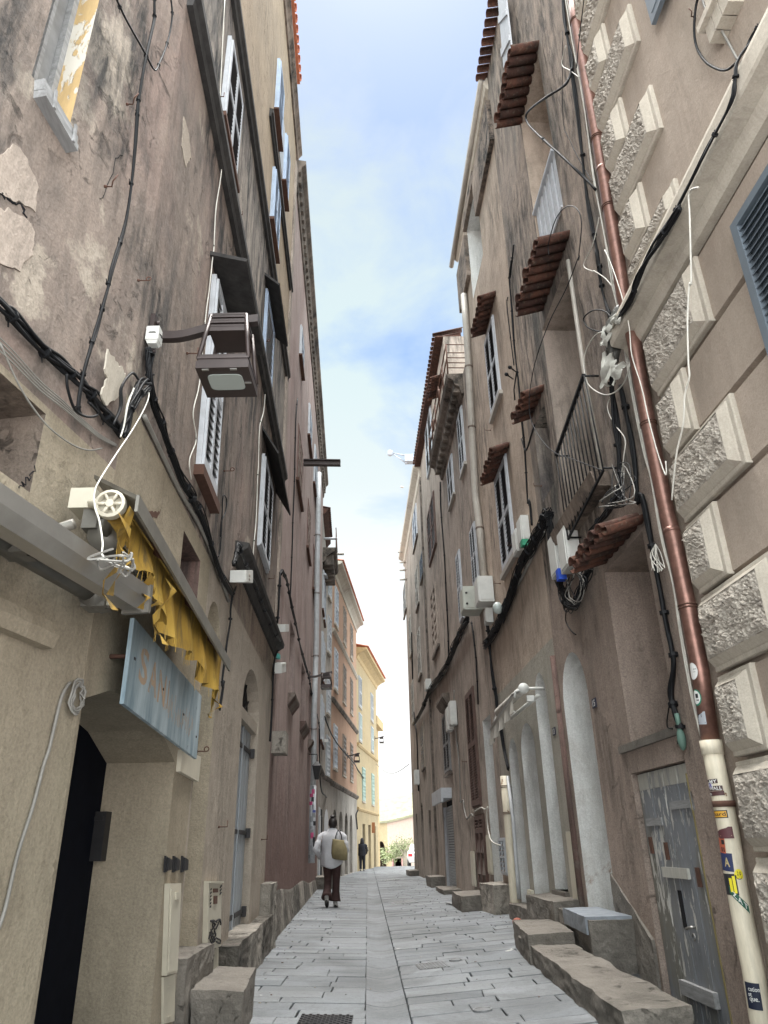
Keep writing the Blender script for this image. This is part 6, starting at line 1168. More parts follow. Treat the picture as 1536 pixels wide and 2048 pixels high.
# rods and lifting arm against the sky
for i, (x0, x1, y) in enumerate(((180, 290, 105), (213, 262, 312), (200, 252, 495), (175, 228, 590), (155, 205, 670), (170, 190, 762), (170, 190, 830), (172, 190, 912))):
    Yr = 34.5; b = PY(('7', x0, y), Yr); a = RW.pt(Yr, b.z); m = M(); m.tube([a, b], .05, 6); build(m, 'clothes_rod', MT['greypipe'], None, 'grey rod jutting into the sky from the end house', 'rod', 'rods jutting from the end house')
Yr = 33.; mt = simple('galvanised', (.30, .32, .36), .5, .3); q = lambda x, y: PY(('8', x, y), Yr)
cr_ = thing('hoist_arm', RW.pt(Yr, q(270, 1760).z), 'small hoist arm with a pulley jutting over the far street', 'hoist')
m = M(); m.tube([q(300, 1740), q(110, 1700)], .035, 5); m.tube([q(250, 1800), q(110, 1705)], .035, 5); m.tube([RW.pt(Yr, q(340, 1790).z), q(250, 1795)], .05, 5); build(m, 'arm', mt, cr_)
m = M(); c = q(270, 1760); m.box(c, (.22, .2, .2)); build(m, 'motor', mt, cr_)
m = M(); c = q(95, 1705); m.tube([c + V((0, -.05, 0)), c + V((0, .05, 0))], .16, 12); build(m, 'pulley', mt, cr_)
for t, l in ((('7', 1165, 612), 'iron peg right of the lower white window of the sandy house'), (('7', 1050, 945), 'iron peg with a pin below the lower white window'), (('8', 1030, 1490), 'iron peg between the two white windows of the sandy house'), (('7', 1410, 95), 'tiny hook on the stained wall below the small hood'), (('6', 755, 625), 'iron peg left of the tall brown shutter')): hook(RW, t, l, 0, .012, .2)
# ------------------------------------------------------------------ stones along the right wall
def bp(y, o): q = RW.pt(y, 0, o); return V((q.x, q.y, gz(min(q.x, gut(y) + 1.6), q.y)))
stone('stone_step', [bp(5.4, .60), bp(5.4, 1.05), bp(9.3, .86), bp(9.3, .42)], .17, 'long low stone bench at the lower right', seed=11, div=14, amp=.03)
stone('stone_step', [bp(8.5, .44), bp(8.5, .92), bp(10.0, .78), bp(10.0, .30)], .27, 'slate-topped far end of the low stone bench', seed=12)
stone('stone_step', [bp(7.95, -.05), bp(7.95, .44), bp(9.5, .34), bp(9.5, -.05)], .42, 'slate-capped block under the tall white niche', seed=14, div=10)
m = M(); boulder(m, [bp(8.0, .0) + V((0, 0, .42)), bp(8.0, .46) + V((0, 0, .42)), bp(9.1, .38) + V((0, 0, .42)), bp(9.1, .0) + V((0, 0, .42))], .03, 21, 20, .012); m.v = [V((q.x, q.y, max(q.z, .35))) for q in m.v]; build(m, 'slate_slab', MT['slate'], None, 'bluish slate slab capping the block under the tall white niche', 'slab')
stone('stone_step', [rp(7.5, -.4), rp(7.5, .02), rp(8.45, .02), rp(8.45, -.4)], .75, 'small high step inside the tall white niche', seed=15)
stone('stone_step', [rp(9.6, -.05), rp(9.6, .36), rp(11.2, .34), rp(11.2, -.05)], .45, 'grey step below the second white niche', seed=16, div=10)
stone('stone_step', [rp(11.3, -.05), rp(11.3, .22), rp(13.2, .2), rp(13.2, -.05)], .22, 'low kerb under the far white arches', seed=17, div=10)
stone('stone_step', [rp(15.0, .1), rp(15.0, .72), rp(16.6, .70), rp(16.6, .1)], .26, 'square block step before the narrow brown door', seed=18)
stone('corner_stone', [rp(14.0, -.05), rp(14.0, .3), rp(15.1, .36), rp(15.1, -.05)], .45, 'lump of rubble beside the rusty cream pipe', 'rubble', 19)
stone('stone_step', [rp(20.3, -.05), rp(20.3, .45), rp(22.3, .45), rp(22.3, -.05)], .1, 'thin step in front of the roller shutter', seed=20)
stone('stone_step', [rp(23.8, -.05), rp(23.8, .42), rp(25.4, .42), rp(25.4, -.05)], .28, 'square step past the roller shutter', seed=22)
stone('stone_step', [rp(33.4, -.05), rp(33.4, .4), rp(35.2, .4), rp(35.2, -.05)], .2, 'last low step before the square', seed=23)
m = M(); c = G(('6', 720, 1880)); m.box(c + V((0, .2, .012)), (.16, .5, .008), Matrix.Rotation(.3, 3, 'Z')); build(m, 'board', MT['greywood'], None, 'flat piece of cardboard on the pavement by the roller shutter', 'cardboard')
m = M(); m.ball(G(('e', 530, 1715), .05) + V((0, 0, .05)), .07, 8, 5, (1, 1, .8)); build(m, 'rag', flat('red_cloth', (.28, .08, .05)), None, 'small red rag at the foot of the rusty cream pipe', 'rag')
# ------------------------------------------------------------------ ground
m = M(); ys = [-3, 0, 2, 4, 6, 8, 10, 13, 16, 20, 25, 30, 36, 42, 47, 50, 60, 75, 100, 160, 400]; xs = [-60, -20, -8, -3.5, -2, -1, -.5, 0, .5, 1, 2, 3, 8, 20, 60]
m.add([V((x + (gut(min(y, 50)) if abs(x) < 8 else 0), y, gz(x if abs(x) < 8 else 0, min(y, 50)) * (1 if y <= 50 else 0) - (.0255 * (min(y, 100) - 50) if y > 50 else 0) - .06)) for y in ys for x in xs], [(j * len(xs) + i, j * len(xs) + i + 1, (j + 1) * len(xs) + i + 1, (j + 1) * len(xs) + i) for j in range(len(ys) - 1) for i in range(len(xs) - 1)])
build(m, 'ground', MT['mortar'], kind='structure')
rnd = random.Random(21); m = M()
def slab(c4_, col, lift=0.):
    cx = sum((q for q in c4_), V((0, 0, 0))) / 4; top = [q + (cx - q).normalized() * .006 for q in c4_]; ins = [q + (cx - q).normalized() * .014 for q in c4_]
    def zz(q, d): return V((q.x, q.y, gz(q.x, q.y) + d + lift))
    m.col = col; m.add([zz(q, -.04) for q in top] + [zz(q, -.004) for q in top] + [zz(q, 0) for q in ins], [(0, 1, 5, 4), (1, 2, 6, 5), (2, 3, 7, 6), (3, 0, 4, 7), (4, 5, 9, 8), (5, 6, 10, 9), (6, 7, 11, 10), (7, 4, 8, 11), (8, 9, 10, 11)])
GW = .17
for side in (-1, 1):
    y = 2.0; k = 0
    while y < 53:
        h = rnd.uniform(.19, .31) * (1 if y < 26 else 1.5); g0 = gut(y) + side * GW
        xe = (LW.A + LW.B * y - .15) if side < 0 else (RW.A + RW.B * y + (.15 if y > 7.9 else -.70))
        if y > 34: xe = -8 if side < 0 else 8
        if y > 29 and side < 0 and y <= 34: xe = LF.A + LF.B * y - .15
        x = g0; sk = -.0 if side < 0 else .10
        first = rnd.uniform(.25, .8)
        while (x > xe if side < 0 else x < xe):
            L_ = first if first else rnd.uniform(.36, .80) * (1 if y < 26 else 1.4); first = None
            x2 = x + side * L_
            if (x2 - xe) * side > -.2: x2 = xe
            a, b = (x2, x) if side < 0 else (x, x2)
            j = lambda: rnd.uniform(-.008, .008)
            q = [V((a + j(), y + (a - g0) * sk + j(), 0)), V((b + j(), y + (b - g0) * sk + j(), 0)), V((b + j(), y + h + (b - g0) * sk + j(), 0)), V((a + j(), y + h + (a - g0) * sk + j(), 0))]
            if side > 0 and x == g0: q[0].y = y; q[0].x = g0
            slab(q, min(1, max(0, rnd.gauss(.5, .27))), rnd.uniform(-.004, .004))
            x = x2
        y += h
y = 2.0
while y < 52:                           # dished channel stones
    h = rnd.uniform(.55, .9); g0, g1 = gut(y), gut(y + h); n = 6; m.col = min(1, max(0, rnd.gauss(.55, .15)))
    pts = []
    for yy, g_ in ((y + .008, g0), (y + h - .006, g1)):
        for i in range(n + 1): u = i / n * 2 - 1; pts.append(V((g_ + u * (GW - .003), yy, gz(g_, yy) - .024 * (1 - u * u) + .003)))
    m.add(pts, [(i, i + 1, n + 2 + i, n + 1 + i) for i in range(n)]); y += h
build(m, 'pavement', MT['pave'], kind='structure')
m = M(); m.poly([V((-60, 53, -.11)), V((60, 53, -.11)), V((60, 100, -1.28)), V((-60, 100, -1.28))]); build(m, 'square', MT['paleground'], kind='structure')
# drain covers and bits on the paving
def cover(name, t, w, l, label, round_=False, nx=8, ny=6, yaw=0., mat='steel'):
    c = G(t) + V((0, 0, .006)); m = M(); R_ = Matrix.Rotation(yaw, 3, 'Z'); tl = Matrix.Rotation(-math.atan(.055 if c.x > gut(c.y) else -.03), 3, 'Y')
    def q(x, y, z): return c + tl @ (R_ @ V((x, y, z)))
    if round_: m.ring([[q(math.cos(2 * PI * k / 20) * r_, math.sin(2 * PI * k / 20) * r_, z) for k in range(20)] for r_, z in ((w, -.01), (w, .006), (w * .85, .006), (w * .8, .001))])
    else:
        m.hexa([q(x, y, z) for z in (-.02, .0) for x, y in ((-w, -l), (w, -l), (w, l), (-w, l))])
        for i in range(nx):
            for j in range(ny):
                if (i + j) % 2 and name == 'drain_grate': continue
                x, y = -w + 2 * w * (i + .5) / nx, -l + 2 * l * (j + .5) / ny; m.hexa([q(x + a * w * .36 / nx * 2, y + b * l * .36 / ny * 2, z) for z in (.0, .006) for a, b in ((-1, -1), (1, -1), (1, 1), (-1, 1))])
    return build(m, name, MT[mat], None, label, 'drain cover')
cover('drain_grate', ('p', 652, 2040), .20, .16, 'studded iron cover at the bottom edge of the pavement', nx=14, ny=9, mat='iron')
cover('drain_cover', ('p', 865, 1932), .16, .20, 'bright metal cover on the right of the channel', nx=9, ny=5, yaw=.1)
cover('valve_cap', ('p', 911, 1921), .07, .07, 'round steel cap beside the bright metal cover', True)
cover('valve_cap', ('p', 965, 2021), .075, .07, 'round steel cap nearest to the stone bench', True)
cover('drain_cover', ('p', 806, 1805), .30, .45, 'pale metal cover in the middle distance of the pavement', nx=6, ny=4, yaw=.1)
cover('drain_grate', ('p', 775, 1760), .45, .5, 'faint metal grate far along the channel', nx=10, ny=3)
rnd = random.Random(77); m = M()
for k in range(420):
    y = 3 + 28 * rnd.random() ** 1.6; side = rnd.choice((-1, 1, 0)); xl, xr_ = LW.A + LW.B * y + .12, RW.A + RW.B * y - .2
    x = xl + abs(rnd.gauss(0, .18)) if side < 0 else xr_ - abs(rnd.gauss(0, .2)) if side > 0 else rnd.uniform(xl, xr_)
    c = V((x, y, gz(x, y) + .004)); s_ = rnd.uniform(.005, .016); a = rnd.uniform(0, 6); u = V((math.cos(a), math.sin(a), 0)) * s_; w = V((-math.sin(a), math.cos(a), 0)) * s_ * rnd.uniform(.3, .9); m.mi = rnd.choice((0, 0, 1, 2)); m.prism([c - u, c - w, c + u * .8, c + w], (rnd.uniform(-.003, .003), 0, rnd.uniform(.002, .007)))
build(m, 'litter', [MT['rubble'], MT['tan'], MT['brownslat']], kind='stuff')
# ------------------------------------------------------------------ people
def skinbody(verts, edges, radii, root=0):
    me = bpy.data.meshes.new('body'); me.from_pydata(verts, edges, []); o = bpy.data.objects.new('body', me); COL.objects.link(o)
    md = o.modifiers.new('skin', 'SKIN'); md.use_smooth_shade = True
    for i, r_ in enumerate(radii): me.skin_vertices[0].data[i].radius = (r_, r_); me.skin_vertices[0].data[i].use_root = i == root
    sb = o.modifiers.new('sub', 'SUBSURF'); sb.levels = sb.render_levels = 1
    bpy.context.view_layer.update(); e = bpy.data.meshes.new_from_object(o.evaluated_get(bpy.context.evaluated_depsgraph_get()))
    vs = [v.co.copy() for v in e.vertices]; fs = [tuple(p.vertices) for p in e.polygons]; bpy.data.objects.remove(o); return vs, fs
def loft(m, rows, n=18):
    """rows of (centre x, centre y, z, half width, half depth)"""
    o = m.smooth; m.smooth = True
    m.ring([[V((x + math.cos(2 * PI * k / n) * a, y + math.sin(2 * PI * k / n) * b, z + (sl * math.cos(2 * PI * k / n) if False else 0))) for k in range(n)] for x, y, z, a, b in rows]); m.smooth = o
def person(loc, k, label, pose, jm, tm, hm, bag=False, hood=False):
    """walking figure seen from behind; local +Y is the walking direction"""
    root = thing('person', loc, label, 'person')
    def T(q): return V(loc) + V(q) * k
    Lf, Rt = pose['l'], pose['r']
    # joints: pelvis, waist, chest, neck, head, crown | arms | legs
    vs = [(0, 0, .95), (0, .01, 1.1), (0, 0, 1.28), (0, .005, 1.45), (0.01, .02, 1.56), (.01, .01, 1.66)]
    ed = [(0, 1), (1, 2), (2, 3), (3, 4), (4, 5)]; rd = [.13, .12, .13, .055, .085, .07]
    def chain(start, pts, rs):
        p = start
        for q, r_ in zip(pts, rs): vs.append(q); rd.append(r_); ed.append((p, len(vs) - 1)); p = len(vs) - 1
        return p
    hands = []
    for key in ('la', 'ra'):
        e = chain(2, pose[key], (.07, .045, .032)); w = V(pose[key][2]); b = (w - V(pose[key][1])).normalized(); palm = w + b * .07; chain(e, [palm], (.034,)); pi = len(vs) - 1
        s_ = V((1, 0, 0)).cross(b).normalized() if abs(b.x) < .9 else V((0, 1, 0))
        for f, fl in zip((-1.2, -.4, .4, 1.2), (.075, .09, .085, .065)):
            chain(pi, [palm + b * .03 + s_ * .018 * f, palm + b * (.03 + fl * .5) + s_ * .02 * f + V((0, .01, 0)), palm + b * (.03 + fl * .85) + s_ * .02 * f + V((0, .03, -.01))], (.010, .009, .008))
        chain(e, [w + b * .03 + s_ * -.035 + V((0, .01, 0)), w + b * .075 + s_ * -.05 + V((0, .02, 0))], (.012, .009))
    for key in ('l', 'r'): chain(0, [pose[key][0], pose[key][1], pose[key][2], pose[key][3]], (.095, .062, .042, .035))
    bv, bf = skinbody([T(q) - V(loc) for q in vs], ed, [r_ * k for r_ in rd])
    m = M(); m.smooth = True; m.add([q + V(loc) for q in bv], bf)
    # face and ears
    m.ball(T((.01, .105, 1.565)), .018 * k, 8, 5, (.8, 1, 1.4))
    for sx in (-1, 1): m.ball(T((.01 + sx * .088, .01, 1.57)), .025 * k, 8, 5, (.4, .8, 1.2)); m.ball(T((.01 + sx * .035, .088, 1.60)), .012 * k, 6, 4)
    m.ball(T((.01, .092, 1.52)), .02 * k, 8, 4, (1.2, .5, .4))
    build(m, 'body', MT['skin'], root)
    m = M(); n0 = len(m.v)
    if hood: loft(m, [(0, 0, 1.40, .15, .11), (0, -.01, 1.47, .12, .11), (.0, -.02, 1.56, .108, .12), (.0, -.02, 1.66, .1, .11), (0, 0, 1.74, .05, .06)]); m.v[n0:] = [T(q) for q in m.v[n0:]]
    else:
        m.ball(T((.012, -.012, 1.605)), .108 * k, 16, 10, (.9, .98, 1.1)); m.ball(T((.01, -.04, 1.725)), .045 * k, 10, 7, (1.2, 1.1, .85)); m.ball(T((.01, -.05, 1.52)), .06 * k, 10, 6, (1., .6, .8))
        for q in range(10): a = 2 * PI * q / 10; m.ball(T((.01 + math.cos(a) * .03, -.05 + math.sin(a) * .03, 1.72)), .022 * k, 6, 4)
    build(m, 'hood' if hood else 'hair', MT[hm], root)
    m = M(); z0 = pose['hem']; rows = [(.0, -.01, z0, .225, .165), (0, -.01, z0 + .03, .232, .17), (0, 0, .95, .235, .175), (0, 0, 1.08, .222, .165), (0, -.005, 1.22, .228, .165), (0, -.01, 1.33, .222, .15), (0, -.01, 1.39, .19, .13), (0, 0, 1.44, .12, .105), (0, 0, 1.485, .085, .085), (0, 0, 1.475, .07, .072)]
    loft(m, rows, 28)
    for i, q in enumerate(m.v): f = max(0, min(1, (1.35 - q.z) / .4)); a = math.atan2(q.y, q.x); d = (1 + .05 * f * math.sin(a * 7 + q.z * 5) + .03 * f * math.sin(a * 3 + 9 * q.z)); q.x *= d; q.y *= d; q.z += (.03 * math.sin(a * 2 + 1) if q.z < z0 + .06 else 0) + (.06 * max(0, q.x / .23) if q.z < z0 + .06 else 0)
    m.v = [T(q) for q in m.v]
    for key in ('la', 'ra'):
        a, b, c_ = [V(q) for q in pose[key]]; s0 = V((math.copysign(.13, a.x), 0, 1.375)); pth = spline([s0, a, a.lerp(b, .5) + V((math.copysign(.008, a.x), -.01, 0)), b, c_ + (b - c_) * .12], 4); n = len(pth); m.tube([T(q) for q in pth], [k * (.075 + .012 * math.sin(i * 1.7) * (i > 4) - .022 * i / n) for i in range(n)], 14)
    if not hood: m.smooth = True; m.ring([[T((math.cos(2 * PI * q / 18) * r_, math.sin(2 * PI * q / 18) * r_ * .95, z)) for q in range(18)] for r_, z in ((.1, 1.45), (.088, 1.50), (.08, 1.495), (.085, 1.45))], cap=False); m.smooth = False
    build(m, 'jacket', MT[jm], root)
    m = M()
    loft(m, [(0, 0, .82, .19, .15), (0, 0, .9, .2, .16), (0, 0, 1.0, .19, .15)], 18); m.v = [T(q) for q in m.v]
    for key in ('l', 'r'):
        h_, kn, an, to = [V(q) for q in pose[key]]; fl = pose.get('flare', .09); pth = spline([h_ + V((0, 0, .06)), h_.lerp(kn, .5), kn, kn.lerp(an, .5), an + (kn - an).normalized() * .02], 4); rs = [.118, .098, .078, .078, fl]; n = len(pth)
        m.tube([T(q) for q in pth], [k * ((lambda t: rs[int(t)] + (rs[min(int(t) + 1, 4)] - rs[int(t)]) * (t - int(t)))(4 * i / (n - 1))) for i in range(n)], 14)
    build(m, 'trousers', MT[tm], root)
    for key in ('l', 'r'):
        an, to = V(pose[key][2]), V(pose[key][3]); d = (to - an); d = V((d.x, d.y, d.z)); heel = an + V((0, -.05, -.045 if key == 'r' else -.03)); tip = to + V((0, .06, -.01)); m = M(); m.smooth = True
        pth = [heel, heel.lerp(tip, .3) + V((0, 0, .015)), heel.lerp(tip, .65), tip]; m.tube([T(q) for q in pth], [.038 * k, .047 * k, .045 * k, .028 * k], 10); m.tube([T(an + V((0, 0, .05))), T(heel + V((0, .03, .02)))], [.045 * k, .045 * k], 10)
        sh = build(m, 'shoe', MT['shoe'], root); m = M(); u_ = (heel - tip).normalized().cross(V((1, 0, 0))); u_ = u_ if u_.z < 0 else -u_
        m.tube([T(q + u_ * .03) for q in pth], [.036 * k, .04 * k, .042 * k, .028 * k], 8); build(m, 'sole', MT['sole'], sh)
    return root, T
wp = G(('p', 663, 1815)); wp = V((wp.x, wp.y, gz(wp.x, wp.y)))
pose = dict(l=[(-.09, 0, .92), (-.085, .06, .50), (-.085, -.20, .18), (-.085, -.10, .06)], r=[(.09, 0, .92), (.09, .05, .49), (.075, .03, .09), (.085, .17, .035)], la=[(-.235, 0, 1.33), (-.335, -.09, 1.08), (-.24, .10, .93)], ra=[(.235, 0, 1.33), (.30, -.04, 1.07), (.22, .20, 1.02)], hem=.74, flare=.115)
r_, T = person(wp, 1.03, 'woman walking away in a long grey-white jacket and dark trousers, hair in a bun', pose, 'jacket', 'trouser', 'hair')
bg = thing('tote_bag', T((.16, -.2, .9)), 'olive canvas tote bag on the shoulder of the woman in the grey-white jacket', 'bag')
m = M(); loft(m, [(.17, -.19, .885, .12, .05), (.17, -.195, .90, .165, .075), (.17, -.20, 1.0, .175, .085), (.165, -.20, 1.12, .15, .07), (.15, -.195, 1.24, .12, .035), (.15, -.195, 1.27, .118, .02)], 20)
for q in m.v: q.x += .03 * mnoise.noise(q * 7); q.y += .03 * mnoise.noise(q * 6 + V((4, 0, 0))); q.z += (q.x - .16) * -.14
m.v = [T(q) for q in m.v]; build(m, 'bag_body', MT['bag'], bg)
for x0, x1, y_ in ((.08, .12, -.21), (.20, .17, -.185)):
    m = M(); m.tube([T(q) for q in spline([(x0, y_, 1.24), (x0 + .01, -.19, 1.34), (x1, -.12, 1.43), (x1 + .01, -.03, 1.46), (x1 + .02, .08, 1.40), (x1 + .03, .13, 1.30)], 4)], .011, 6); build(m, 'strap', MT['iron'], bg)
wp2 = PY(('p', 716, 1736), 42.0); wp2 = V((wp2.x + .22, wp2.y, gz(wp2.x, wp2.y)))
pose2 = dict(l=[(-.085, 0, .92), (-.09, .04, .49), (-.09, -.02, .09), (-.09, .10, .03)], r=[(.085, 0, .92), (.09, .06, .49), (.10, .05, .09), (.10, .17, .03)], la=[(-.22, 0, 1.34), (-.30, -.02, 1.08), (-.2, .16, 1.02)], ra=[(.22, 0, 1.34), (.29, -.02, 1.08), (.24, .14, .92)], hem=.78, flare=.075)
person(wp2, .90, 'person in dark navy clothes and hood walking far down the street', pose2, 'navy', 'navy', 'navy', hood=True)
# ------------------------------------------------------------------ the square at the end
YD = 85.; dq = lambda x, y, Y=YD: PY(('c', x, y), Y)
hp = thing('arcade_building', dq(700, 1790), 'low yellow and pink building with a pointed arch across the bright square', 'building')
zb = -1.4; xL = -14.; xs_ = dq(725, 1400).x; xr = 9.; ze = dq(725, 1048).z; zr = dq(1110, 870).z
EW = Wall(0, 0, 1)
m = M()
def fy(x, z, Y=YD): return V((x, Y, z))
pa = [(xL, zb), (xs_, zb), (xs_, ze), (xL, ze - .3)]; ax0, ax1 = dq(538, 1700).x, dq(705, 1700).x; at = dq(615, 1385).z; cx = (ax0 + ax1) / 2
hol = [(ax0, zb + .01)] + [(ax1, zb + .01)] + [(ax1 - (ax1 - cx) * (k / 8) ** 1.8, -.2 + (at + .2) * math.sin(PI / 2 * k / 8)) for k in range(9)] + [(ax0 + (cx - ax0) * (k / 8) ** 1.8, -.2 + (at + .2) * math.sin(PI / 2 * k / 8)) for k in range(7, -1, -1)]
pts = [V(q) for q in pa + hol]; n_, h_ = len(pa), len(hol); r0 = geo.delaunay_2d_cdt(pts, [(i, (i + 1) % n_) for i in range(n_)] + [(n_ + i, n_ + (i + 1) % h_) for i in range(h_)], [], 0, 1e-5)
m.mi = 0; m.add([fy(q.x, q.y) for q in r0[0]], [f for f in r0[2] if inside(sum((r0[0][i] for i in f), V((0, 0))) / 3, pa) and not inside(sum((r0[0][i] for i in f), V((0, 0))) / 3, hol)])
for i in range(h_): a, b = hol[i], hol[(i + 1) % h_]; m.poly([fy(*a), fy(*b), fy(*b, YD + 2.2), fy(*a, YD + 2.2)])
m.mi = 2; m.poly([fy(*q, YD + 2.2) for q in hol]); m.mi = 1
m.poly([fy(xs_, zb), fy(xr, zb), fy(xr, zr + .9), fy(xs_, ze)]); m.poly([fy(xr, zb), fy(xr, zb, YD + 10), fy(xr, zr + .9, YD + 10), fy(xr, zr + .9)]); m.poly([fy(xL, zb), fy(xL, zb, YD + 10), fy(xL, ze, YD + 10), fy(xL, ze - .3)])
build(m, 'wall', [MT['yellow'], plaster('pink_gable', (.56, .43, .36), (.5, .38, .32), (.35, .28, .24), .3, .5, .7), MT['brownslat']], hp)
m = M(); a, b = fy(xL, ze - .25, YD - .3), fy(xs_, ze + .05, YD - .3); c_ = fy(xr, zr + 1.05, YD - .3); rz = V((0, 7, 2.6)); e_ = V((0, 0, -.22))
for p_, q_ in ((a, b), (b, c_)): m.hexa([p_ + e_, q_ + e_, q_ + rz + e_, p_ + rz + e_, p_, q_, q_ + rz, p_ + rz])
build(m, 'roof', simple('lichen_roof', (.24, .23, .15), .9, var=.4, scale=1.4, dirt=(.25, .27, .18)), hp)
z0 = dq(540, 1660).z
for x in (ax0 - 1.2, ax1 + .0): m = M(); m.box((x + .6, YD - .1, (zb + z0) / 2), (.6, .12, (z0 - zb) / 2)); build(m, 'plinth', MT['yellow'], hp)
def leafy(name, c, r_, n, label, mat, sc_=(1, 1, 1), trunk=None, seed=1):
    rnd = random.Random(seed); o = thing(name, (c.x, c.y, -.9), label, 'tree' if trunk else 'shrub'); m = M(); cl = [V((rnd.gauss(0, .45), rnd.gauss(0, .45), rnd.gauss(0, .38))) for _ in range(16)]
    for i in range(n):
        b = cl[i % 16]; d = V((rnd.gauss(0, .22), rnd.gauss(0, .22), rnd.gauss(0, .2))) + b; q = c + V((d.x * r_ * sc_[0], d.y * r_ * sc_[1], d.z * r_ * sc_[2])); u = V((rnd.uniform(-1, 1), rnd.uniform(-1, 1), rnd.uniform(-1, 1))).normalized(); w = u.orthogonal().normalized(); s_ = rnd.uniform(.05, .11)
        m.poly([q - u * s_, q - w * s_ * .5, q + u * s_, q + w * s_ * .5])
    build(m, 'crown', MT[mat], o)
    m = M(); m.tube([(c.x + .1, c.y, -1.1), (c.x, c.y, c.z - r_ * .5), (c.x, c.y, c.z)], [trunk or .05, (trunk or .05) * .8, .03], 8)
    for i in range(6): m.tube([(c.x, c.y, c.z - r_ * .55), c + cl[i] * r_ * .8], [(trunk or .05) * .5, .015], 5)
    build(m, 'trunk', MT['bark'], o)
leafy('bush', dq(835, 1560, 74.), 1.05, 1500, 'dark green bush in front of the pink wall on the square', 'leaf', (1.5, 1, .75), seed=3)
leafy('small_tree', dq(1010, 1510, 70.), 1.15, 1700, 'pale grey-green tree beside the parked car on the square', 'leaf2', (1.45, 1, .85), .22, seed=5)
fn_ = thing('picket_fence', dq(890, 1785, 80.), 'low pinkish picket fence under the bush', 'fence')
a, b = dq(825, 1660, 80.), dq(960, 1690, 80.)
for k in range(6): m = M(); x = a.x + (b.x - a.x) * k / 5.; m.box((x, 80, (a.z - 1.1) / 2), (.17, .05, (a.z + 1.1) / 2)); build(m, 'picket', simple('pink_fence', (.45, .25, .22), .8) if k == 0 else bpy.data.materials['pink_fence'], fn_)
m = M(); m.box(((a.x + b.x) / 2, 80.08, a.z - .3), ((b.x - a.x) / 2, .03, .05)); build(m, 'rail', bpy.data.materials['pink_fence'], fn_)
# parked car, mostly behind the end house
ce = dq(1082, 1790, 58.); car = thing('parked_car', (ce.x + .9, 60, -.25), 'white parked car half hidden behind the last house on the right', 'car'); cx, cy, cz = ce.x + .88, 60., -.26
sec = [(-1.95, .35, .78, .80), (-1.9, .3, .98, .86), (-1.55, .26, 1.02, .88), (-1.2, .26, 1.4, .70), (-.3, .26, 1.5, .68), (.7, .26, 1.45, .68), (1.35, .26, .98, .85), (1.95, .28, .85, .84), (2.1, .35, .7, .74)]
m = M(); m.smooth = True; rings = []
for y_, zl, zh, hw in sec:
    sh = min(zh, .98); rings.append([V((cx + x, cy + y_, cz + z)) for x, z in ((-.80 * min(1, hw / .8), zl), (-.88, zl + .2), (-.88, sh - .1), (-hw, sh), (-hw * .9, zh), (hw * .9, zh), (hw, sh), (.88, sh - .1), (.88, zl + .2), (.80 * min(1, hw / .8), zl))])
m.ring(rings); build(m, 'body', NT('white_car_paint').fin((.72, .72, .72), .3, 0, None, .6), car)
m = M(); m.hexa([V((cx + x, cy + y_, cz + z)) for y_, z, dy in ((-1.56, 1.06, 0), (-1.25, 1.36, 0)) for x, y_ in ((-.62, y_ - .03), (.62, y_ - .03), (.62, y_ + .05), (-.62, y_ + .05))]); build(m, 'rear_window', MT['pane'], car)
for sx in (-1, 1): m = M(); m.box((cx + sx * .72, cy - 1.93, cz + .78), (.15, .05, .09)); build(m, 'tail_light', flat('tail_lamp_red', (.55, .02, .03)), car)
m = M(); m.box((cx, cy - 1.97, cz + .42), (.78, .05, .11)); build(m, 'bumper', MT['plastic'], car)
for sx in (-1, 1):
    for sy in (-1.25, 1.3): m = M(); c_ = V((cx + sx * .78, cy + sy, cz + .31)); m.tube([c_ - V((.11, 0, 0)), c_ + V((.11, 0, 0))], .31, 18); w_ = build(m, 'wheel', MT['iron'], car); m = M(); m.tube([c_ + V((sx * .1, 0, 0)), c_ + V((sx * .118, 0, 0))], .19, 14); build(m, 'rim', MT['silver'], w_)
# signs at the bend
m = M(); a, b = LG.P(('c', 455, 1065), .1), LG.P(('c', 455, 1245), .1); q = PY(('c', 510, 1070), a.y); m.hexa([V((x, y_, z)) for z in (b.z, a.z) for x, y_ in ((a.x, a.y - .04), (q.x, a.y - .04), (q.x, a.y + .04), (a.x, a.y + .04))]); build(m, 'hanging_sign', flat('rust_orange_board', (.32, .13, .05)), None, 'rust-orange hanging shop board at the end of the yellow house', 'sign')
m = M(); Ys = 52.; a, b = dq(512, 1170, Ys), dq(562, 1312, Ys); w_ = .06
for x0, x1, z0, z1 in ((a.x, b.x, a.z - w_, a.z), (a.x, b.x, b.z, b.z + w_), (b.x - w_, b.x, b.z, a.z), (a.x, a.x + w_, b.z, a.z), (a.x, b.x, (a.z + b.z) / 2 - .1, (a.z + b.z) / 2 - .04)): m.box(((x0 + x1) / 2, Ys, (z0 + z1) / 2), ((x1 - x0) / 2, .05, (z1 - z0) / 2))
sg = build(m, 'projecting_sign', flat('sign_blue', (.12, .14, .60)), None, 'white projecting sign with a blue frame at the bend', 'sign'); m = M(); m.box(((a.x + b.x) / 2, Ys, (a.z + b.z) / 2), ((b.x - a.x) / 2 - w_, .03, (a.z - b.z) / 2 - w_)); build(m, 'panel', fw_, sg)
m = M(); m.box(LF.P(('5', 365, 520), .2), (.2, .02, .25)); 
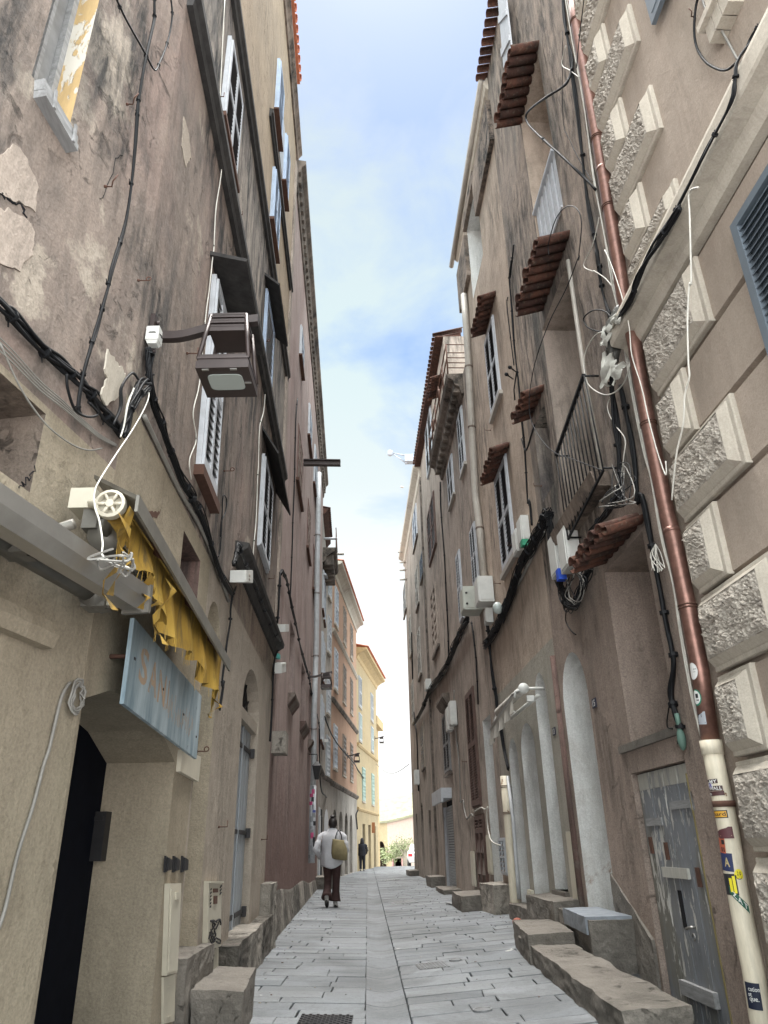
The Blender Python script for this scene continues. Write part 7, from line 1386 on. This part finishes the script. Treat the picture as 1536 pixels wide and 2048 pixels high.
# ------------------------------------------------------------------ sky and light
SUN_EL, SUN_AZ = math.radians(76), math.radians(1)      # azimuth measured from +Y towards +X
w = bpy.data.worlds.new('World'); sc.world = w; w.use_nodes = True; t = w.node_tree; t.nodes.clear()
def N(ty, ins=None, **pr):
    d = t.nodes.new(ty)
    for k, v in pr.items(): setattr(d, k, v)
    for k, v in (ins or {}).items():
        if isinstance(v, bpy.types.NodeSocket): t.links.new(v, d.inputs[k])
        else: d.inputs[k].default_value = v
    return d
def R(f, stops):
    d = N('ShaderNodeValToRGB', {'Fac': f}); e = d.color_ramp.elements
    while len(e) < len(stops): e.new(.5)
    for i, (p_, c_) in enumerate(stops): e[i].position = p_; e[i].color = c_ if len(c_) == 4 else (*c_, 1)
    return d.outputs[0]
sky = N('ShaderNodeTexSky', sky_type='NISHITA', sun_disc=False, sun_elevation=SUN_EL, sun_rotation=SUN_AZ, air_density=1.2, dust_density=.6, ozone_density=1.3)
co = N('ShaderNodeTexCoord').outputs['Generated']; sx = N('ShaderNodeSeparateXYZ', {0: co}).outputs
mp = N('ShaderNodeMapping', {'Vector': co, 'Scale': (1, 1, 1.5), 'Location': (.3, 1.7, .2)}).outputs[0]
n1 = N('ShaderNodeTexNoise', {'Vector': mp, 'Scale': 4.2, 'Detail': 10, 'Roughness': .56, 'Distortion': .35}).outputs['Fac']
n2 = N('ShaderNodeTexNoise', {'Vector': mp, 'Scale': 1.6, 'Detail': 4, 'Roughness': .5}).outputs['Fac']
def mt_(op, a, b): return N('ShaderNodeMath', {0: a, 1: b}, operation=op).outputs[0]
# cloud cover: solid low over the street, breaking up with height; unseen zenith and rear closed as added bright fill
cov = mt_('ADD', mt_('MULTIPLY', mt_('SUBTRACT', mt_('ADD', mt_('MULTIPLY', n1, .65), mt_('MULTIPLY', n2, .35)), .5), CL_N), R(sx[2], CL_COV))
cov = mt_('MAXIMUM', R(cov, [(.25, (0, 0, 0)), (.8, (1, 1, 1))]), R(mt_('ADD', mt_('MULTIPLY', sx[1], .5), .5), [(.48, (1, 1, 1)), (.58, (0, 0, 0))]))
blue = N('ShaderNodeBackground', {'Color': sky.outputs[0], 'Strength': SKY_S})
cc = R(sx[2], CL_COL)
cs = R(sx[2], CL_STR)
cs_ = mt_('MULTIPLY', mt_('MULTIPLY', cs, 4.), R(mt_('ADD', mt_('MULTIPLY', sx[1], .5), .5), CL_BACK_FILL))
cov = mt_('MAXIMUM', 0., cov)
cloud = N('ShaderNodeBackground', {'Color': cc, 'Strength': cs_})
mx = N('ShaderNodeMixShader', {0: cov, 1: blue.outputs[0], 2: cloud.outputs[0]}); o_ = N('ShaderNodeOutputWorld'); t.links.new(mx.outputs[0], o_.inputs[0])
sl_ = bpy.data.lights.new('sun', 'SUN'); sl_.energy = SUN_E; sl_.angle = math.radians(SUN_A); sl_.color = (1, .96, .9); so = bpy.data.objects.new('sun', sl_); COL.objects.link(so)
dv = V((math.sin(SUN_AZ) * math.cos(SUN_EL), math.cos(SUN_AZ) * math.cos(SUN_EL), math.sin(SUN_EL))); so.rotation_euler = dv.to_track_quat('Z', 'Y').to_euler(); so.location = (0, 20, 40)
sc.view_settings.view_transform = 'Standard'; sc.view_settings.look = 'None'; sc.view_settings.exposure = EXPO; sc.view_settings.gamma = 1
sc.render.engine = 'CYCLES'; sc.cycles.max_bounces = 8; sc.cycles.diffuse_bounces = 5; sc.cycles.use_denoising = True
try: sc.cycles.denoiser = 'OPENIMAGEDENOISE'
except Exception: pass
